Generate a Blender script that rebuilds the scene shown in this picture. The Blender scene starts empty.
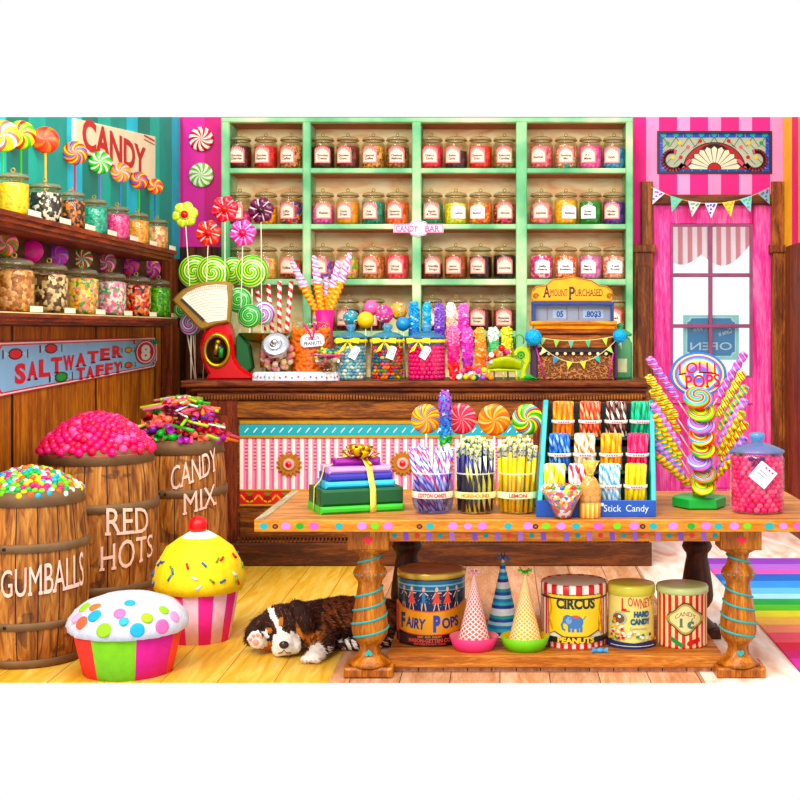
import bpy, bmesh, math, random
from mathutils import Vector, Matrix
rnd = random.Random(7)
PI = math.pi
SC = bpy.context.scene
COL = SC.collection
VX, VY, F, H = 500, 330, 1300, 1.68
CT, TT, SH = 1.32, 0.774, 0.085           # heights: counter top, table top, low shelf

def P(px, py, Y): return Vector(((px-VX)*Y/F, Y, H-(py-VY)*Y/F))
def lin(h):
    h = h.lstrip('#'); c = [int(h[i:i+2], 16)/255 for i in (0, 2, 4)]
    c = [(x/12.92 if x <= .04045 else ((x+.055)/1.055)**2.4) for x in c]
    g = .3*c[0]+.6*c[1]+.1*c[2]                       # paints and sweets are a touch richer than the swatches
    return tuple([min(1, max(0.0008, g+(x-g)*1.13)) for x in c]+[1])

# ---------------------------------------------------------------- mesh builder
class MB:
    def __init__(s): s.v = []; s.f = []; s.m = []; s.sm = []
    def add(s, vs, fs, m=0, sm=False, T=None):
        b = len(s.v)
        s.v += [tuple(T @ Vector(v)) if T else tuple(v) for v in vs]
        for i, f in enumerate(fs):
            s.f.append([b+j for j in f]); s.m.append(m[i] if isinstance(m, list) else m); s.sm.append(sm)
        return s
    def box(s, x0, x1, y0, y1, z0, z1, m=0, T=None, b=0):
        if b: 
            return s.prism([(x0, z0), (x1, z0), (x1, z1), (x0, z1)], y0, y1, m, b, T)
        v = [(x, y, z) for x in (x0, x1) for y in (y0, y1) for z in (z0, z1)]
        return s.add(v, [(0,1,3,2), (4,6,7,5), (0,4,5,1), (2,3,7,6), (0,2,6,4), (1,5,7,3)], m, False, T)
    def lathe(s, pr, n=24, m=0, T=None, cap=True, sm=True, a0=0, wob=None):
        vs = []; fs = []; ms = []
        for r, z in pr:
            for k in range(n):
                a = a0+2*PI*k/n; rr = r*(wob(a, z) if wob else 1)
                vs.append((rr*math.cos(a), rr*math.sin(a), z))
        for i in range(len(pr)-1):
            for k in range(n):
                k2 = (k+1) % n
                fs.append((i*n+k, i*n+k2, (i+1)*n+k2, (i+1)*n+k)); ms.append(m[i] if isinstance(m, list) else m)
        s.add(vs, fs, ms, sm, T)
        if cap:
            b = len(s.v)-len(vs)
            if pr[0][0] > 1e-6: s.f.append([b+k for k in reversed(range(n))]); s.m.append(ms[0]); s.sm.append(False)
            if pr[-1][0] > 1e-6: s.f.append([b+(len(pr)-1)*n+k for k in range(n)]); s.m.append(ms[-1]); s.sm.append(False)
        return s
    def cyl(s, r, z0, z1, n=20, m=0, T=None, b=0):
        pr = [(r, z0), (r, z1)] if not b else [(r-b, z0), (r, z0+b), (r, z1-b), (r-b, z1)]
        return s.lathe(pr, n, m, T)
    def ball(s, c, r, m=0, n=12, T=None, sc=(1, 1, 1)):
        k = max(4, n//2)
        pr = [(max(1e-7, math.sin(PI*i/k)), -math.cos(PI*i/k)) for i in range(k+1)]
        t = Matrix.Translation(c) @ Matrix.Diagonal((r*sc[0], r*sc[1], r*sc[2], 1))
        return s.lathe(pr, n, m, (T @ t) if T else t, cap=False)
    def prism(s, pts, y0, y1, m=0, b=0, T=None, sm=False):
        """outline in XZ pushed from y0 (front) to y1, chamfered by b"""
        n = len(pts); A = sum(pts[i][0]*pts[(i+1)%n][1]-pts[(i+1)%n][0]*pts[i][1] for i in range(n))
        if A < 0: pts = list(reversed(pts))
        def ins(d):
            o = []
            for i in range(n):
                p, q, r_ = Vector(pts[i-1]), Vector(pts[i]), Vector(pts[(i+1)%n])
                e1 = (q-p).normalized(); e2 = (r_-q).normalized()
                n1 = Vector((-e1.y, e1.x)); n2 = Vector((-e2.y, e2.x)); k = n1+n2
                L = k.length_squared
                k = k*(2/L) if L > .3 else k.normalized()*1.5 if L > 1e-6 else n1
                o.append(q+k*d)
            return o
        rings = [(ins(b), y0), (pts, y0+b), (pts, y1-b), (ins(b), y1)] if b else [(pts, y0), (pts, y1)]
        vs = [(x, y, z) for ring, y in rings for x, z in ring]; fs = []
        for i in range(len(rings)-1):
            for k in range(n):
                k2 = (k+1) % n; fs.append((i*n+k, i*n+k2, (i+1)*n+k2, (i+1)*n+k))
        fs.append(list(range(n))); fs.append([(len(rings)-1)*n+k for k in reversed(range(n))])
        return s.add(vs, fs, m, sm, T)
    def tube(s, pts, r, n=8, m=0, T=None, closed=False):
        pts = [Vector(p) for p in pts]; N = len(pts); vs = []; fs = []; up = None
        rs = r if isinstance(r, (list, tuple)) else [r]*N
        for i, p in enumerate(pts):
            t = ((pts[(i+1) % N]-pts[i-1]) if closed else (pts[min(i+1, N-1)]-pts[max(i-1, 0)]))
            t = t.normalized() if t.length > 1e-9 else Vector((0, 0, 1))
            if up is None:
                up = Vector((0, 0, 1)) if abs(t.z) < .9 else Vector((1, 0, 0))
            u = (up-t*up.dot(t)).normalized(); up = u; w = t.cross(u)
            for k in range(n):
                a = 2*PI*k/n; vs.append(p+(u*math.cos(a)+w*math.sin(a))*rs[i])
        for i in range(N if closed else N-1):
            j = (i+1) % N
            for k in range(n):
                k2 = (k+1) % n; fs.append((i*n+k, i*n+k2, j*n+k2, j*n+k))
        if not closed: fs.append([k for k in reversed(range(n))]); fs.append([(N-1)*n+k for k in range(n)])
        return s.add(vs, fs, m, True, T)
    def torus(s, R, r, n=24, k=8, m=0, T=None, ax='z'):
        pts = []
        for i in range(n):
            a = 2*PI*i/n
            pts.append((R*math.cos(a), R*math.sin(a), 0) if ax == 'z' else (R*math.cos(a), 0, R*math.sin(a)))
        return s.tube(pts, r, k, m, T, closed=True)
    def mesh(s, name, mats):
        me = bpy.data.meshes.new(name); me.from_pydata(s.v, [], s.f)
        for x in (mats if isinstance(mats, (list, tuple)) else [mats]): me.materials.append(x)
        me.polygons.foreach_set('material_index', s.m); me.polygons.foreach_set('use_smooth', s.sm)
        me.update(); return me

def obj(name, mb, mats, par=None, loc=(0, 0, 0), rot=(0, 0, 0), T=None):
    me = mb if isinstance(mb, bpy.types.Mesh) else mb.mesh(name, mats)
    o = bpy.data.objects.new(name, me); COL.objects.link(o)
    if T is not None: o.matrix_local = T
    else: o.location = loc; o.rotation_euler = rot
    if par: o.parent = par
    return o
def tag(o, label=None, cat=None, group=None, kind=None):
    for k, v in (('label', label), ('category', cat), ('group', group), ('kind', kind)):
        if v: o[k] = v
    return o
def thing(name, label, cat, loc=(0, 0, 0), rz=0, group=None, kind=None):
    o = bpy.data.objects.new(name, None); COL.objects.link(o); o.empty_display_size = .05
    o.location = loc; o.rotation_euler = (0, 0, rz); return tag(o, label, cat, group, kind)
def struct(name, mb, mats, par=None, **k):
    o = obj(name, mb, mats, par, **k)
    if not par: o['kind'] = 'structure'
    return o
KIDS = {}
def dup(r, loc=None, label=None, group=None, rz=None, par=None):
    c = r.copy(); COL.objects.link(c); c.parent = par
    if loc is not None: c.location = loc
    if rz is not None: c.rotation_euler = (0, 0, rz)
    if label: c['label'] = label
    if group: c['group'] = group
    for ch in r.children: dup(ch, par=c)
    return c
def align(a, b, spin=0):
    """matrix that puts local z along a->b with the origin at a"""
    a, b = Vector(a), Vector(b); q = (b-a).to_track_quat('Z', 'Y')
    return Matrix.Translation(a) @ q.to_matrix().to_4x4() @ Matrix.Rotation(spin, 4, 'Z')

# ---------------------------------------------------------------- shader helpers
class NT:
    def __init__(s, name):
        s.m = bpy.data.materials.new(name); s.m.use_nodes = True; s.t = s.m.node_tree
        s.b = s.t.nodes['Principled BSDF']; s.out = s.t.nodes['Material Output']; s._tc = None
    def n(s, k, **p):
        x = s.t.nodes.new(k)
        for a, v in p.items(): setattr(x, a, v)
        return x
    def l(s, a, b): s.t.links.new(a, b)
    def set(s, sock, v):
        if hasattr(v, 'is_linked'): s.l(v, sock)
        else: sock.default_value = v
    def math(s, op, a, b=0.0, c=None):
        x = s.n('ShaderNodeMath', operation=op); s.set(x.inputs[0], a); s.set(x.inputs[1], b)
        if c is not None: s.set(x.inputs[2], c)
        return x.outputs[0]
    def co(s):
        if not s._tc:
            tc = s.n('ShaderNodeTexCoord'); s._tc = tc.outputs['Object']
            sp = s.n('ShaderNodeSeparateXYZ'); s.l(s._tc, sp.inputs[0]); s.xyz = sp.outputs
        return s._tc
    def mapv(s, sc=(1, 1, 1), loc=(0, 0, 0)):
        x = s.n('ShaderNodeMapping'); s.l(s.co(), x.inputs[0]); x.inputs['Scale'].default_value = sc; x.inputs['Location'].default_value = loc
        return x.outputs[0]
    def noise(s, scale, vec=None, detail=3, dist=0):
        x = s.n('ShaderNodeTexNoise'); s.l(vec or s.co(), x.inputs['Vector']); x.inputs['Scale'].default_value = scale
        x.inputs['Detail'].default_value = detail; x.inputs['Distortion'].default_value = dist; return x.outputs['Fac']
    def ramp(s, fac, stops, interp='LINEAR'):
        x = s.n('ShaderNodeValToRGB'); r = x.color_ramp; r.interpolation = interp
        while len(r.elements) > 1: r.elements.remove(r.elements[-1])
        r.elements[0].position = stops[0][0]; r.elements[0].color = lin(stops[0][1])
        for p, c in stops[1:]: r.elements.new(p).color = lin(c)
        s.l(fac, x.inputs[0]); return x.outputs[0]
    def mix(s, f, a, b, mode='MIX'):
        x = s.n('ShaderNodeMix', data_type='RGBA', blend_type=mode); s.set(x.inputs[0], f); s.set(x.inputs[6], a); s.set(x.inputs[7], b)
        return x.outputs[2]
    def bump(s, h, st=.3, d=.01):
        x = s.n('ShaderNodeBump'); x.inputs['Strength'].default_value = st; x.inputs['Distance'].default_value = d
        s.l(h, x.inputs['Height']); s.l(x.outputs[0], s.b.inputs['Normal'])
    def mottle(s, col, amt, sc):
        if not amt: return col
        n = s.noise(sc, detail=4); v = s.math('MULTIPLY_ADD', n, 2.4*amt, 1-1.2*amt)
        h = s.n('ShaderNodeHueSaturation'); s.set(h.inputs['Color'], col); s.l(v, h.inputs['Value']); return h.outputs[0]
    def fin(s, col, rough=.5, metal=0, spec=.4, coat=0):
        s.set(s.b.inputs['Base Color'], col); s.b.inputs['Roughness'].default_value = rough
        s.b.inputs['Metallic'].default_value = metal; s.b.inputs['Specular IOR Level'].default_value = spec
        if coat: s.b.inputs['Coat Weight'].default_value = coat; s.b.inputs['Coat Roughness'].default_value = .08
        return s.m
MC = {}
def mat(c, rough=.5, metal=0, var=.1, sc=30, spec=.4, coat=0, bump=0, bsc=200):
    k = ('m', c, rough, metal, var, sc, spec, coat, bump, bsc)
    if k not in MC:
        n = NT('paint_'+c.strip('#')); n.co()
        if bump: n.bump(n.noise(bsc), bump, .004)
        MC[k] = n.fin(n.mottle(lin(c), var, sc), rough, metal, spec, coat)
    return MC[k]
def candy(c): return mat(c, .25, 0, .08, 60, .35, .1)
def pat(kind, cols, n=1, k=0, comp=0, rough=.3, off=0, w=None, var=.12, sc=60, spec=.45, bump=0, dist=0, coat=0, k2=0):
    key = ('p', kind, tuple(cols), n, k, comp, rough, off, tuple(w or ()), var, sc, spec, bump, dist, coat, k2)
    if key in MC: return MC[key]
    N = NT('pattern_'+kind); N.co(); x, y, z = N.xyz
    if kind == 'stripe':
        f = N.math('MULTIPLY_ADD', N.xyz[comp], n, off)
        if k: f = N.math('ADD', f, N.math('MULTIPLY', N.xyz[int(k2)], k))
    elif kind == 'swirl':       # spiral arms in the local XZ plane
        a = N.math('DIVIDE', N.math('ARCTAN2', z, x), 2*PI)
        r = N.math('SQRT', N.math('ADD', N.math('MULTIPLY', x, x), N.math('MULTIPLY', z, z)))
        f = N.math('ADD', N.math('MULTIPLY', a, n), N.math('MULTIPLY', r, k))
        if k2: f = N.math('ADD', f, N.math('MULTIPLY', N.math('SQRT', r), k2))
    elif kind == 'helix' or kind == 'lattice':
        a = N.math('DIVIDE', N.math('ARCTAN2', y, x), 2*PI)
        an = N.math('MULTIPLY', a, n); zk = N.math('MULTIPLY', z, k)
        f = N.math('ADD', an, zk)
        if kind == 'lattice':
            g = N.math('SUBTRACT', an, zk)
            f = N.math('MINIMUM', N.math('FRACT', f), N.math('FRACT', g))
    elif kind == 'voro':
        v = N.n('ShaderNodeTexVoronoi'); N.l(N.co(), v.inputs['Vector']); v.inputs['Scale'].default_value = n
        s = N.n('ShaderNodeSeparateColor'); N.l(v.outputs['Color'], s.inputs[0]); f = s.outputs[0]
        N.bump(N.math('MULTIPLY', v.outputs['Distance'], -1), .8, .3/n)
        bump = 0
    if dist: f = N.math('ADD', f, N.math('MULTIPLY', N.noise(sc*.3), dist))
    if kind not in ('voro', 'lattice'): f = N.math('FRACT', f)
    w = w or [1]*len(cols); t = sum(w); acc = 0; st = []
    for c, q in zip(cols, w): st.append((acc/t, c)); acc += q
    c = N.ramp(f, st, 'CONSTANT')
    if bump: N.bump(N.noise(150), bump, .004)
    MC[key] = N.fin(N.mottle(c, var, sc), rough, 0, spec, coat); return MC[key]
def wood(c1, c2, c3, ax=0, plank=0, pax=2, sc=6, rough=.55, gap=.02, off=0, spec=.3, pv=.35, stretch=9):
    key = ('w', c1, c2, c3, ax, plank, pax, sc, rough, gap, off)
    if key in MC: return MC[key]
    N = NT('wood_grain'); N.co(); s = [stretch]*3; s[ax] = 1.0
    v = N.mapv(tuple(s))
    if plank:
        p = N.math('MULTIPLY_ADD', N.xyz[pax], 1/plank, off); fl = N.math('FLOOR', p)
        wn = N.n('ShaderNodeTexWhiteNoise', noise_dimensions='1D'); N.l(fl, wn.inputs['W']); rv = wn.outputs['Value']
        cm = N.n('ShaderNodeCombineXYZ'); 
        for i in range(3): N.l(N.math('MULTIPLY', rv, 17.0+i*5), cm.inputs[i])
        va = N.n('ShaderNodeVectorMath', operation='ADD'); N.l(v, va.inputs[0]); N.l(cm.outputs[0], va.inputs[1]); v = va.outputs[0]
    g = N.noise(sc/2.5, v, 5, 1.2); g2 = N.noise(sc*4, v, 4, .4)
    f = N.math('MULTIPLY_ADD', g2, .45, N.math('MULTIPLY', g, .72))
    c = N.ramp(f, [(.36, c1), (.56, c2), (.74, c3)])
    if plank:
        h = N.n('ShaderNodeHueSaturation'); N.l(c, h.inputs['Color']); N.l(N.math('MULTIPLY_ADD', rv, pv, 1-pv/2), h.inputs['Value']); c = h.outputs[0]
        fr = N.math('FRACT', p); e = N.math('MINIMUM', fr, N.math('SUBTRACT', 1.0, fr))
        k = N.math('LESS_THAN', e, gap); c = N.mix(k, c, lin('#1c0e06'))
    c = N.mottle(c, .12, 2.5); N.bump(g2, .15, .004)
    MC[key] = N.fin(c, rough, 0, spec); return MC[key]
def glass(tint='#ffffff', g=.9, amt=.0):
    """thin blown glass: mostly clear, mirror-like towards the rim; amt = milky share"""
    key = ('g', tint, g, amt)
    if key in MC: return MC[key]
    N = NT('clear_glass'); N.t.nodes.remove(N.b)
    tr = N.n('ShaderNodeBsdfTransparent'); tr.inputs[0].default_value = lin(tint)
    gl = N.n('ShaderNodeBsdfGlossy'); gl.inputs['Roughness'].default_value = .06; gl.inputs[0].default_value = (g, g, g, 1)
    fr = N.n('ShaderNodeLayerWeight'); fr.inputs[0].default_value = .42
    f = N.math('MULTIPLY_ADD', fr.outputs['Fresnel'], .34, .015)
    mx = N.n('ShaderNodeMixShader'); N.l(f, mx.inputs[0]); N.l(tr.outputs[0], mx.inputs[1]); N.l(gl.outputs[0], mx.inputs[2]); o = mx.outputs[0]
    if amt:
        df = N.n('ShaderNodeBsdfPrincipled'); df.inputs['Base Color'].default_value = lin(tint); df.inputs['Roughness'].default_value = .15
        m2 = N.n('ShaderNodeMixShader'); m2.inputs[0].default_value = amt; N.l(o, m2.inputs[1]); N.l(df.outputs[0], m2.inputs[2]); o = m2.outputs[0]
    N.l(o, N.out.inputs[0]); MC[key] = N.m; return N.m
def translucent(c, f=.6):
    key = ('t', c, f)
    if key in MC: return MC[key]
    N = NT('stained_glass'); N.b.inputs['Base Color'].default_value = lin(c); N.b.inputs['Roughness'].default_value = .2
    t = N.n('ShaderNodeBsdfTranslucent'); t.inputs[0].default_value = lin(c)
    mx = N.n('ShaderNodeMixShader'); mx.inputs[0].default_value = f; N.l(N.b.outputs[0], mx.inputs[1]); N.l(t.outputs[0], mx.inputs[2]); N.l(mx.outputs[0], N.out.inputs[0])
    MC[key] = N.m; return N.m

# ---------------------------------------------------------------- flat artwork and lettering laid on any surface
TX = {}
def tmesh(s, bold=.0, serif=True):
    k = (s, bold, serif)
    if k in TX: return TX[k]
    cu = bpy.data.curves.new('t', 'FONT'); cu.body = s; cu.size = 1; cu.offset = bold; cu.resolution_u = 3; cu.fill_mode = 'FRONT'
    o = bpy.data.objects.new('t', cu); COL.objects.link(o); dg = bpy.context.evaluated_depsgraph_get()
    me = bpy.data.meshes.new_from_object(o.evaluated_get(dg)); vs = [(v.co.x, v.co.y) for v in me.vertices]; fs = [tuple(p.vertices) for p in me.polygons]
    bpy.data.objects.remove(o); bpy.data.meshes.remove(me); bpy.data.curves.remove(cu)
    cap = .729
    if serif:
        cnt = {}
        for f in fs:
            for i in range(len(f)):
                e = tuple(sorted((f[i], f[(i+1) % len(f)]))); cnt[e] = cnt.get(e, 0)+1
        for (a, b), n in list(cnt.items()):
            if n == 1:
                (x0, y0), (x1, y1) = vs[a], vs[b]
                if abs(y0-y1) < .004 and .03 < abs(x1-x0) < .5 and (abs(y0+bold) < .03 or abs(y0-cap-bold) < .03):
                    x0, x1 = min(x0, x1)-.05, max(x0, x1)+.05; ya, yb = (y0, y0+.075) if y0 < .3 else (y0-.075, y0)
                    q = len(vs); vs += [(x0, ya), (x1, ya), (x1, yb), (x0, yb)]; fs.append((q, q+1, q+2, q+3))
    x0 = min(v[0] for v in vs); x1 = max(v[0] for v in vs)
    vs = [((x-(x0+x1)/2)/(x1-x0), y/cap-.5) for x, y in vs]
    TX[k] = (vs, fs, (x1-x0)/cap); return TX[k]
class Art:
    """2D shapes (u right, v up) stacked in thin layers"""
    def __init__(s): s.it = []; s.lay = 0
    def poly(s, pts, m=0, up=True): s.it.append((list(pts), [tuple(range(len(pts)))], m, s.lay)); s.lay += 1 if up else 0; return s
    def rect(s, x0, z0, x1, z1, m=0): return s.poly([(x0, z0), (x1, z0), (x1, z1), (x0, z1)], m)
    def ell(s, cx, cz, rx, rz=None, m=0, n=28, a0=0, a1=2*PI):
        rz = rz or rx; full = abs(a1-a0-2*PI) < 1e-6
        return s.poly([(cx+rx*math.cos(a0+(a1-a0)*i/n), cz+rz*math.sin(a0+(a1-a0)*i/n)) for i in range(n if full else n+1)], m)
    def rrect(s, x0, z0, x1, z1, r, m=0, notch=False):
        p = []
        for cx, cz, a in ((x1-r, z0+r, -90), (x1-r, z1-r, 0), (x0+r, z1-r, 90), (x0+r, z0+r, 180)):
            for i in range(6):
                t = math.radians(a+i*18)
                if notch:
                    sx, sz = (1 if cx > x0+r+1e-9 else -1), (1 if cz > z0+r+1e-9 else -1)
                    t = math.radians(a+180+(5-i)*18); p.append((cx+sx*r+r*math.cos(t), cz+sz*r+r*math.sin(t)))
                else: p.append((cx+r*math.cos(t), cz+r*math.sin(t)))
        return s.poly(p, m)
    def line(s, pts, w, m=0):
        for a, b in zip(pts[:-1], pts[1:]):
            a, b = Vector(a), Vector(b); d = (b-a); 
            if d.length < 1e-9: continue
            d.normalize(); n = Vector((-d.y, d.x))*w/2; d = d*w*.3
            s.it.append(([tuple(a-d-n), tuple(b+d-n), tuple(b+d+n), tuple(a-d+n)], [(0, 1, 2, 3)], m, s.lay))
        s.lay += 1; return s
    def text(s, t, cx, cz, w, h, m=0, serif=True, bold=.02, rot=0, warp=None, flip=False):
        vs, fs, asp = tmesh(t, bold, serif); o = []
        if w is None: w = h*asp
        for x, y in vs:
            if warp: 
                dz, sc = warp(x); yy = y*h*sc+dz
            else: yy = y*h
            xx = x*w*(-1 if flip else 1)
            o.append((cx+xx*math.cos(rot)-yy*math.sin(rot), cz+xx*math.sin(rot)+yy*math.cos(rot)))
        s.it.append((o, fs, m, s.lay)); s.lay += 1; return s
    def bake(s, fn, cut=0, dl=.00015):
        mb = MB()
        for pts, fs, m, lay in s.it:
            vs, ff = pts, fs
            if cut:
                bm = bmesh.new(); bv = [bm.verts.new((x, y, 0)) for x, y in pts]
                for f in fs:
                    try: bm.faces.new([bv[i] for i in f])
                    except ValueError: pass
                x0 = min(p[0] for p in pts); x1 = max(p[0] for p in pts); k = math.ceil(x0/cut)
                while k*cut < x1:
                    bmesh.ops.bisect_plane(bm, geom=bm.verts[:]+bm.edges[:]+bm.faces[:], plane_co=(k*cut, 0, 0), plane_no=(1, 0, 0), dist=1e-6); k += 1
                bm.verts.index_update(); vs = [(v.co.x, v.co.y) for v in bm.verts]; ff = [[v.index for v in f.verts] for f in bm.faces]; bm.free()
            mb.add([fn(x, y, .001+lay*dl) for x, y in vs], ff, m)
        return mb
    def put(s, name, mats, par=None, fn=None, cut=0, **k):
        return obj(name, s.bake(fn or flat, cut), mats, par, **k)
def flat(x, z, o): return (x, -o, z)
def cylf(R): return lambda x, z, o: ((R+o)*math.sin(x/R), -(R+o)*math.cos(x/R), z)
def sidef(x, z, o): return (o, x, z)       # on a wall facing +X, u runs along +Y
def heart(cx, cz, r):
    return [(cx+r*.062*16*math.sin(t)**3, cz+r*.062*(13*math.cos(t)-5*math.cos(2*t)-2*math.cos(3*t)-math.cos(4*t))) for t in [2*PI*i/22 for i in range(22)]]

WHITE, BLACK, RED = mat('#f4efe4', .6), mat('#15110f', .5), mat('#d01c28', .35)
GOLD = mat('#e8b53a', .3, .7); BRASS = mat('#c79a3e', .3, .8); STEEL = mat('#c9ced3', .25, .9); STICKM = mat('#f2ead6', .6)
DKWOOD = wood('#1d0d06', '#3a1a0c', '#5c2c14', 0); GLASS = glass(); 
# ================================================================ ROOM
XL, XR, YB, YF = -2.72, 2.405, 11.05, 6.2
def ztop(Y): return H+213/F*Y            # rake of the side walls' top
# floor: oak boards on the left, pale worn boards on the right
def floor_mat():
    N = NT('floor_boards'); N.co(); x, y, z = N.xyz
    u = N.math('ADD', x, 0.0)
    p = N.math('DIVIDE', u, .27); fl = N.math('FLOOR', p); fr = N.math('FRACT', p)
    wn = N.n('ShaderNodeTexWhiteNoise', noise_dimensions='1D'); N.l(fl, wn.inputs['W'])
    cm = N.n('ShaderNodeCombineXYZ'); N.l(N.math('MULTIPLY', u, 9), cm.inputs[0]); N.l(N.math('MULTIPLY', y, .9), cm.inputs[1]); N.l(N.math('MULTIPLY', wn.outputs['Value'], 9), cm.inputs[2])
    g = N.noise(2.2, cm.outputs[0], 5, 1)
    c = N.ramp(g, [(.2, '#c48a30'), (.42, '#d8aa48'), (.62, '#e4be60'), (.82, '#f0d888')])
    h = N.n('ShaderNodeHueSaturation'); N.l(c, h.inputs['Color']); N.l(N.math('MULTIPLY_ADD', wn.outputs['Value'], .2, .93), h.inputs['Value']); c = h.outputs[0]
    c = N.mix(N.math('LESS_THAN', fr, .014), c, lin('#8a5a20'))
    N.bump(g, .1, .004); return N.fin(c, .45)
FM = floor_mat()
def pale_mat():
    N = NT('pale_floor'); N.co(); v = N.mapv((3, .7, 1)); g = N.noise(1.3, v, 5, 2)
    c = N.ramp(g, [(.3, '#d9ab92'), (.45, '#f3ddc8'), (.58, '#fffaf0'), (.8, '#fff6dc')]); return N.fin(c, .5)
def warm_mat():
    return wood('#a86c4c', '#c8936e', '#dcb294', 1, .24, 0, 3, gap=.008)
mb = MB(); xa, xb = -.82, .98
mb.box(XL-.1, xa, YF, YB+.1, -.004, 0, 0).box(xa, xb, YF, YB+.1, -.004, 0, 2).box(xb, XR+.1, YF, YB+.1, -.004, 0, 1)
struct('floor', mb, [FM, pale_mat(), warm_mat()])
# left wall: raked top, striped above, panelled below
WL = pat('stripe', ['#159688', '#3cc0d8', '#108070', '#27b09c'], 1/1.3, 0, 1, .7, w=[3, 2.2, 2.6, 2.2], var=.22, sc=6, dist=.03)
PNL = wood('#5e2808', '#a4581c', '#d48a3c', 2, 1.5, 1, 4, gap=.013, off=.167)
DKP = wood('#1c0f07', '#3e2210', '#6a4020', 1, 0, 2, 4)
yf = 6.22
mb = MB(); y0, y1 = yf, YB+.1
zs = [0, 1.7, 2.28]
for i, z in enumerate(zs):
    if i < 2: mb.box(XL-.12, XL, y0, y1, z, zs[i+1], i)
    else:
        a, b = ztop(y0), ztop(y1)
        v = [(x, y, q) for x in (XL-.12, XL) for y, q in ((y0, z), (y1, z), (y1, b), (y0, a))]
        mb.add(v, [(0,1,2,3), (7,6,5,4), (0,4,5,1), (1,5,6,2), (2,6,7,3), (3,7,4,0)], 2)
struct('wall_left', mb, [PNL, DKP, WL])
# back wall with openings for the door and the transom
PK = pat('stripe', ['#e0207c', '#f08cb8', '#dc1874', '#f094c0'], 1/.527, 0, 0, .7, off=.936, w=[18, 13, 18, 13], var=.2, sc=5)
MG = pat('stripe', ['#c81476', '#e03a9c'], 1/.36, 0, 0, .7, off=.98, var=.18, sc=4)
DW = wood('#150a06', '#331508', '#5a2a12', 2, .16, 0, 4, gap=.03)
ZT = ztop(YB)
dx0, dx1, dz1 = 1.30, 2.27, 2.13          # door leaf opening (leaf to z=2.37 incl. rail)
dx0, dx1, dz1 = P(653, 0, YB).x, P(772, 0, YB).x, P(0, 204, YB).z
tx0, tx1, tz0, tz1 = P(657, 0, YB).x, P(772, 0, YB).x, P(0, 174, YB).z, P(0, 131, YB).z
xs = P(221, 0, YB).x; xc = P(631, 0, YB).x; zm = 2.385
mb = MB()
mb.box(XL-.12, xs, YB, YB+.12, zm, ZT, 1).box(XL-.12, xs, YB, YB+.12, 0, zm, 2).box(xs, xc, YB, YB+.12, 0, ZT, 2)
mb.box(xc, dx0, YB, YB+.12, 0, ZT, 0).box(dx0, dx1, YB, YB+.12, dz1, tz0, 0).box(dx0, dx1, YB, YB+.12, tz1, ZT, 0)
mb.box(dx0, tx0, YB, YB+.12, tz0, tz1, 0).box(tx1, dx1, YB, YB+.12, tz0, tz1, 0).box(dx1, XR+.12, YB, YB+.12, 0, ZT, 0)
struct('wall_back', mb, [PK, MG, DW])
mb = MB(); y0 = 10.3; zb = P(0, 244, 10.6).z
OR = pat('stripe', ['#f4b818', '#f09a14', '#e02a70'], 1/.9, 0, 1, .7, off=.1, w=[3, 3, 2], var=.2, sc=5)
mb.box(XR, XR+.12, y0, YB, 0, zb, 1); a, b = ztop(y0), ztop(YB)
v = [(x, y, q) for x in (XR, XR+.12) for y, q in ((y0, zb), (YB, zb), (YB, b), (y0, a))]
mb.add(v, [(0,1,2,3), (7,6,5,4), (0,4,5,1), (1,5,6,2), (2,6,7,3), (3,7,4,0)], 0)
struct('wall_right', mb, [OR, wood('#2a0f08', '#6b3214', '#9a5424', 2, .3, 1, 4)])
# brown cupboard front standing in the back left corner under the magenta wall
mb = MB(); W1 = wood('#240c05', '#4e200e', '#7c3c1a', 2)
x0, x1 = P(181, 0, YB).x+.05, P(222, 0, YB).x-.08
mb.box(x0, x1, YB-.03, YB, 0, zm, 0).box(x0, x0+.09, YB-.06, YB-.03, 0, zm, 0, b=.01).box(x0+.09, x1, YB-.06, YB-.03, zm-.1, zm, 0, b=.01).box(x0+.09, x1, YB-.06, YB-.03, 1.3, 1.42, 0, b=.01)
struct('trim_1', mb, W1)
mb = MB()
mb.box(XL, XL+.09, 10.42, 10.62, 0, 2.26, 0, b=.01)
struct('trim_2', mb, wood('#3a1408', '#6e2c12', '#98501f', 2))
# door casings
CS = wood('#2e1206', '#6a3216', '#a0602e', 2, sc=5)
for i, (pa, pb) in enumerate(((641, 653), (772, 785))):
    mb = MB(); a, b = P(pa, 0, YB-.06).x, P(pb, 0, YB-.06).x
    z1, z2 = P(0, 181, YB-.08).z, P(0, 247, YB-.08).z
    mb.box(a, b, YB-.06, YB, z2, z1, 0, b=.01)
    e = .07 if i == 0 else 0
    mb.box(a-e, b+(.02 if i else 0), YB-.09, YB, 0, z2-.03, 0, b=.012).box(a-e-.02, b+.02, YB-.11, YB, z2-.05, z2+.02, 0, b=.01)
    mb.box(a-e+.03, b-.03, YB-.105, YB-.09, .2, z2-.16, 0, b=.006)
    struct('trim_%d' % (3+i), mb, CS)
mb = MB(); mb.box(dx0, dx1, YB-.05, YB+.02, P(0, 205, YB).z, P(0, 195, YB).z, 0, b=.01)
struct('trim_5', mb, wood('#2a1006', '#55280f', '#7a4420', 0))
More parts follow.
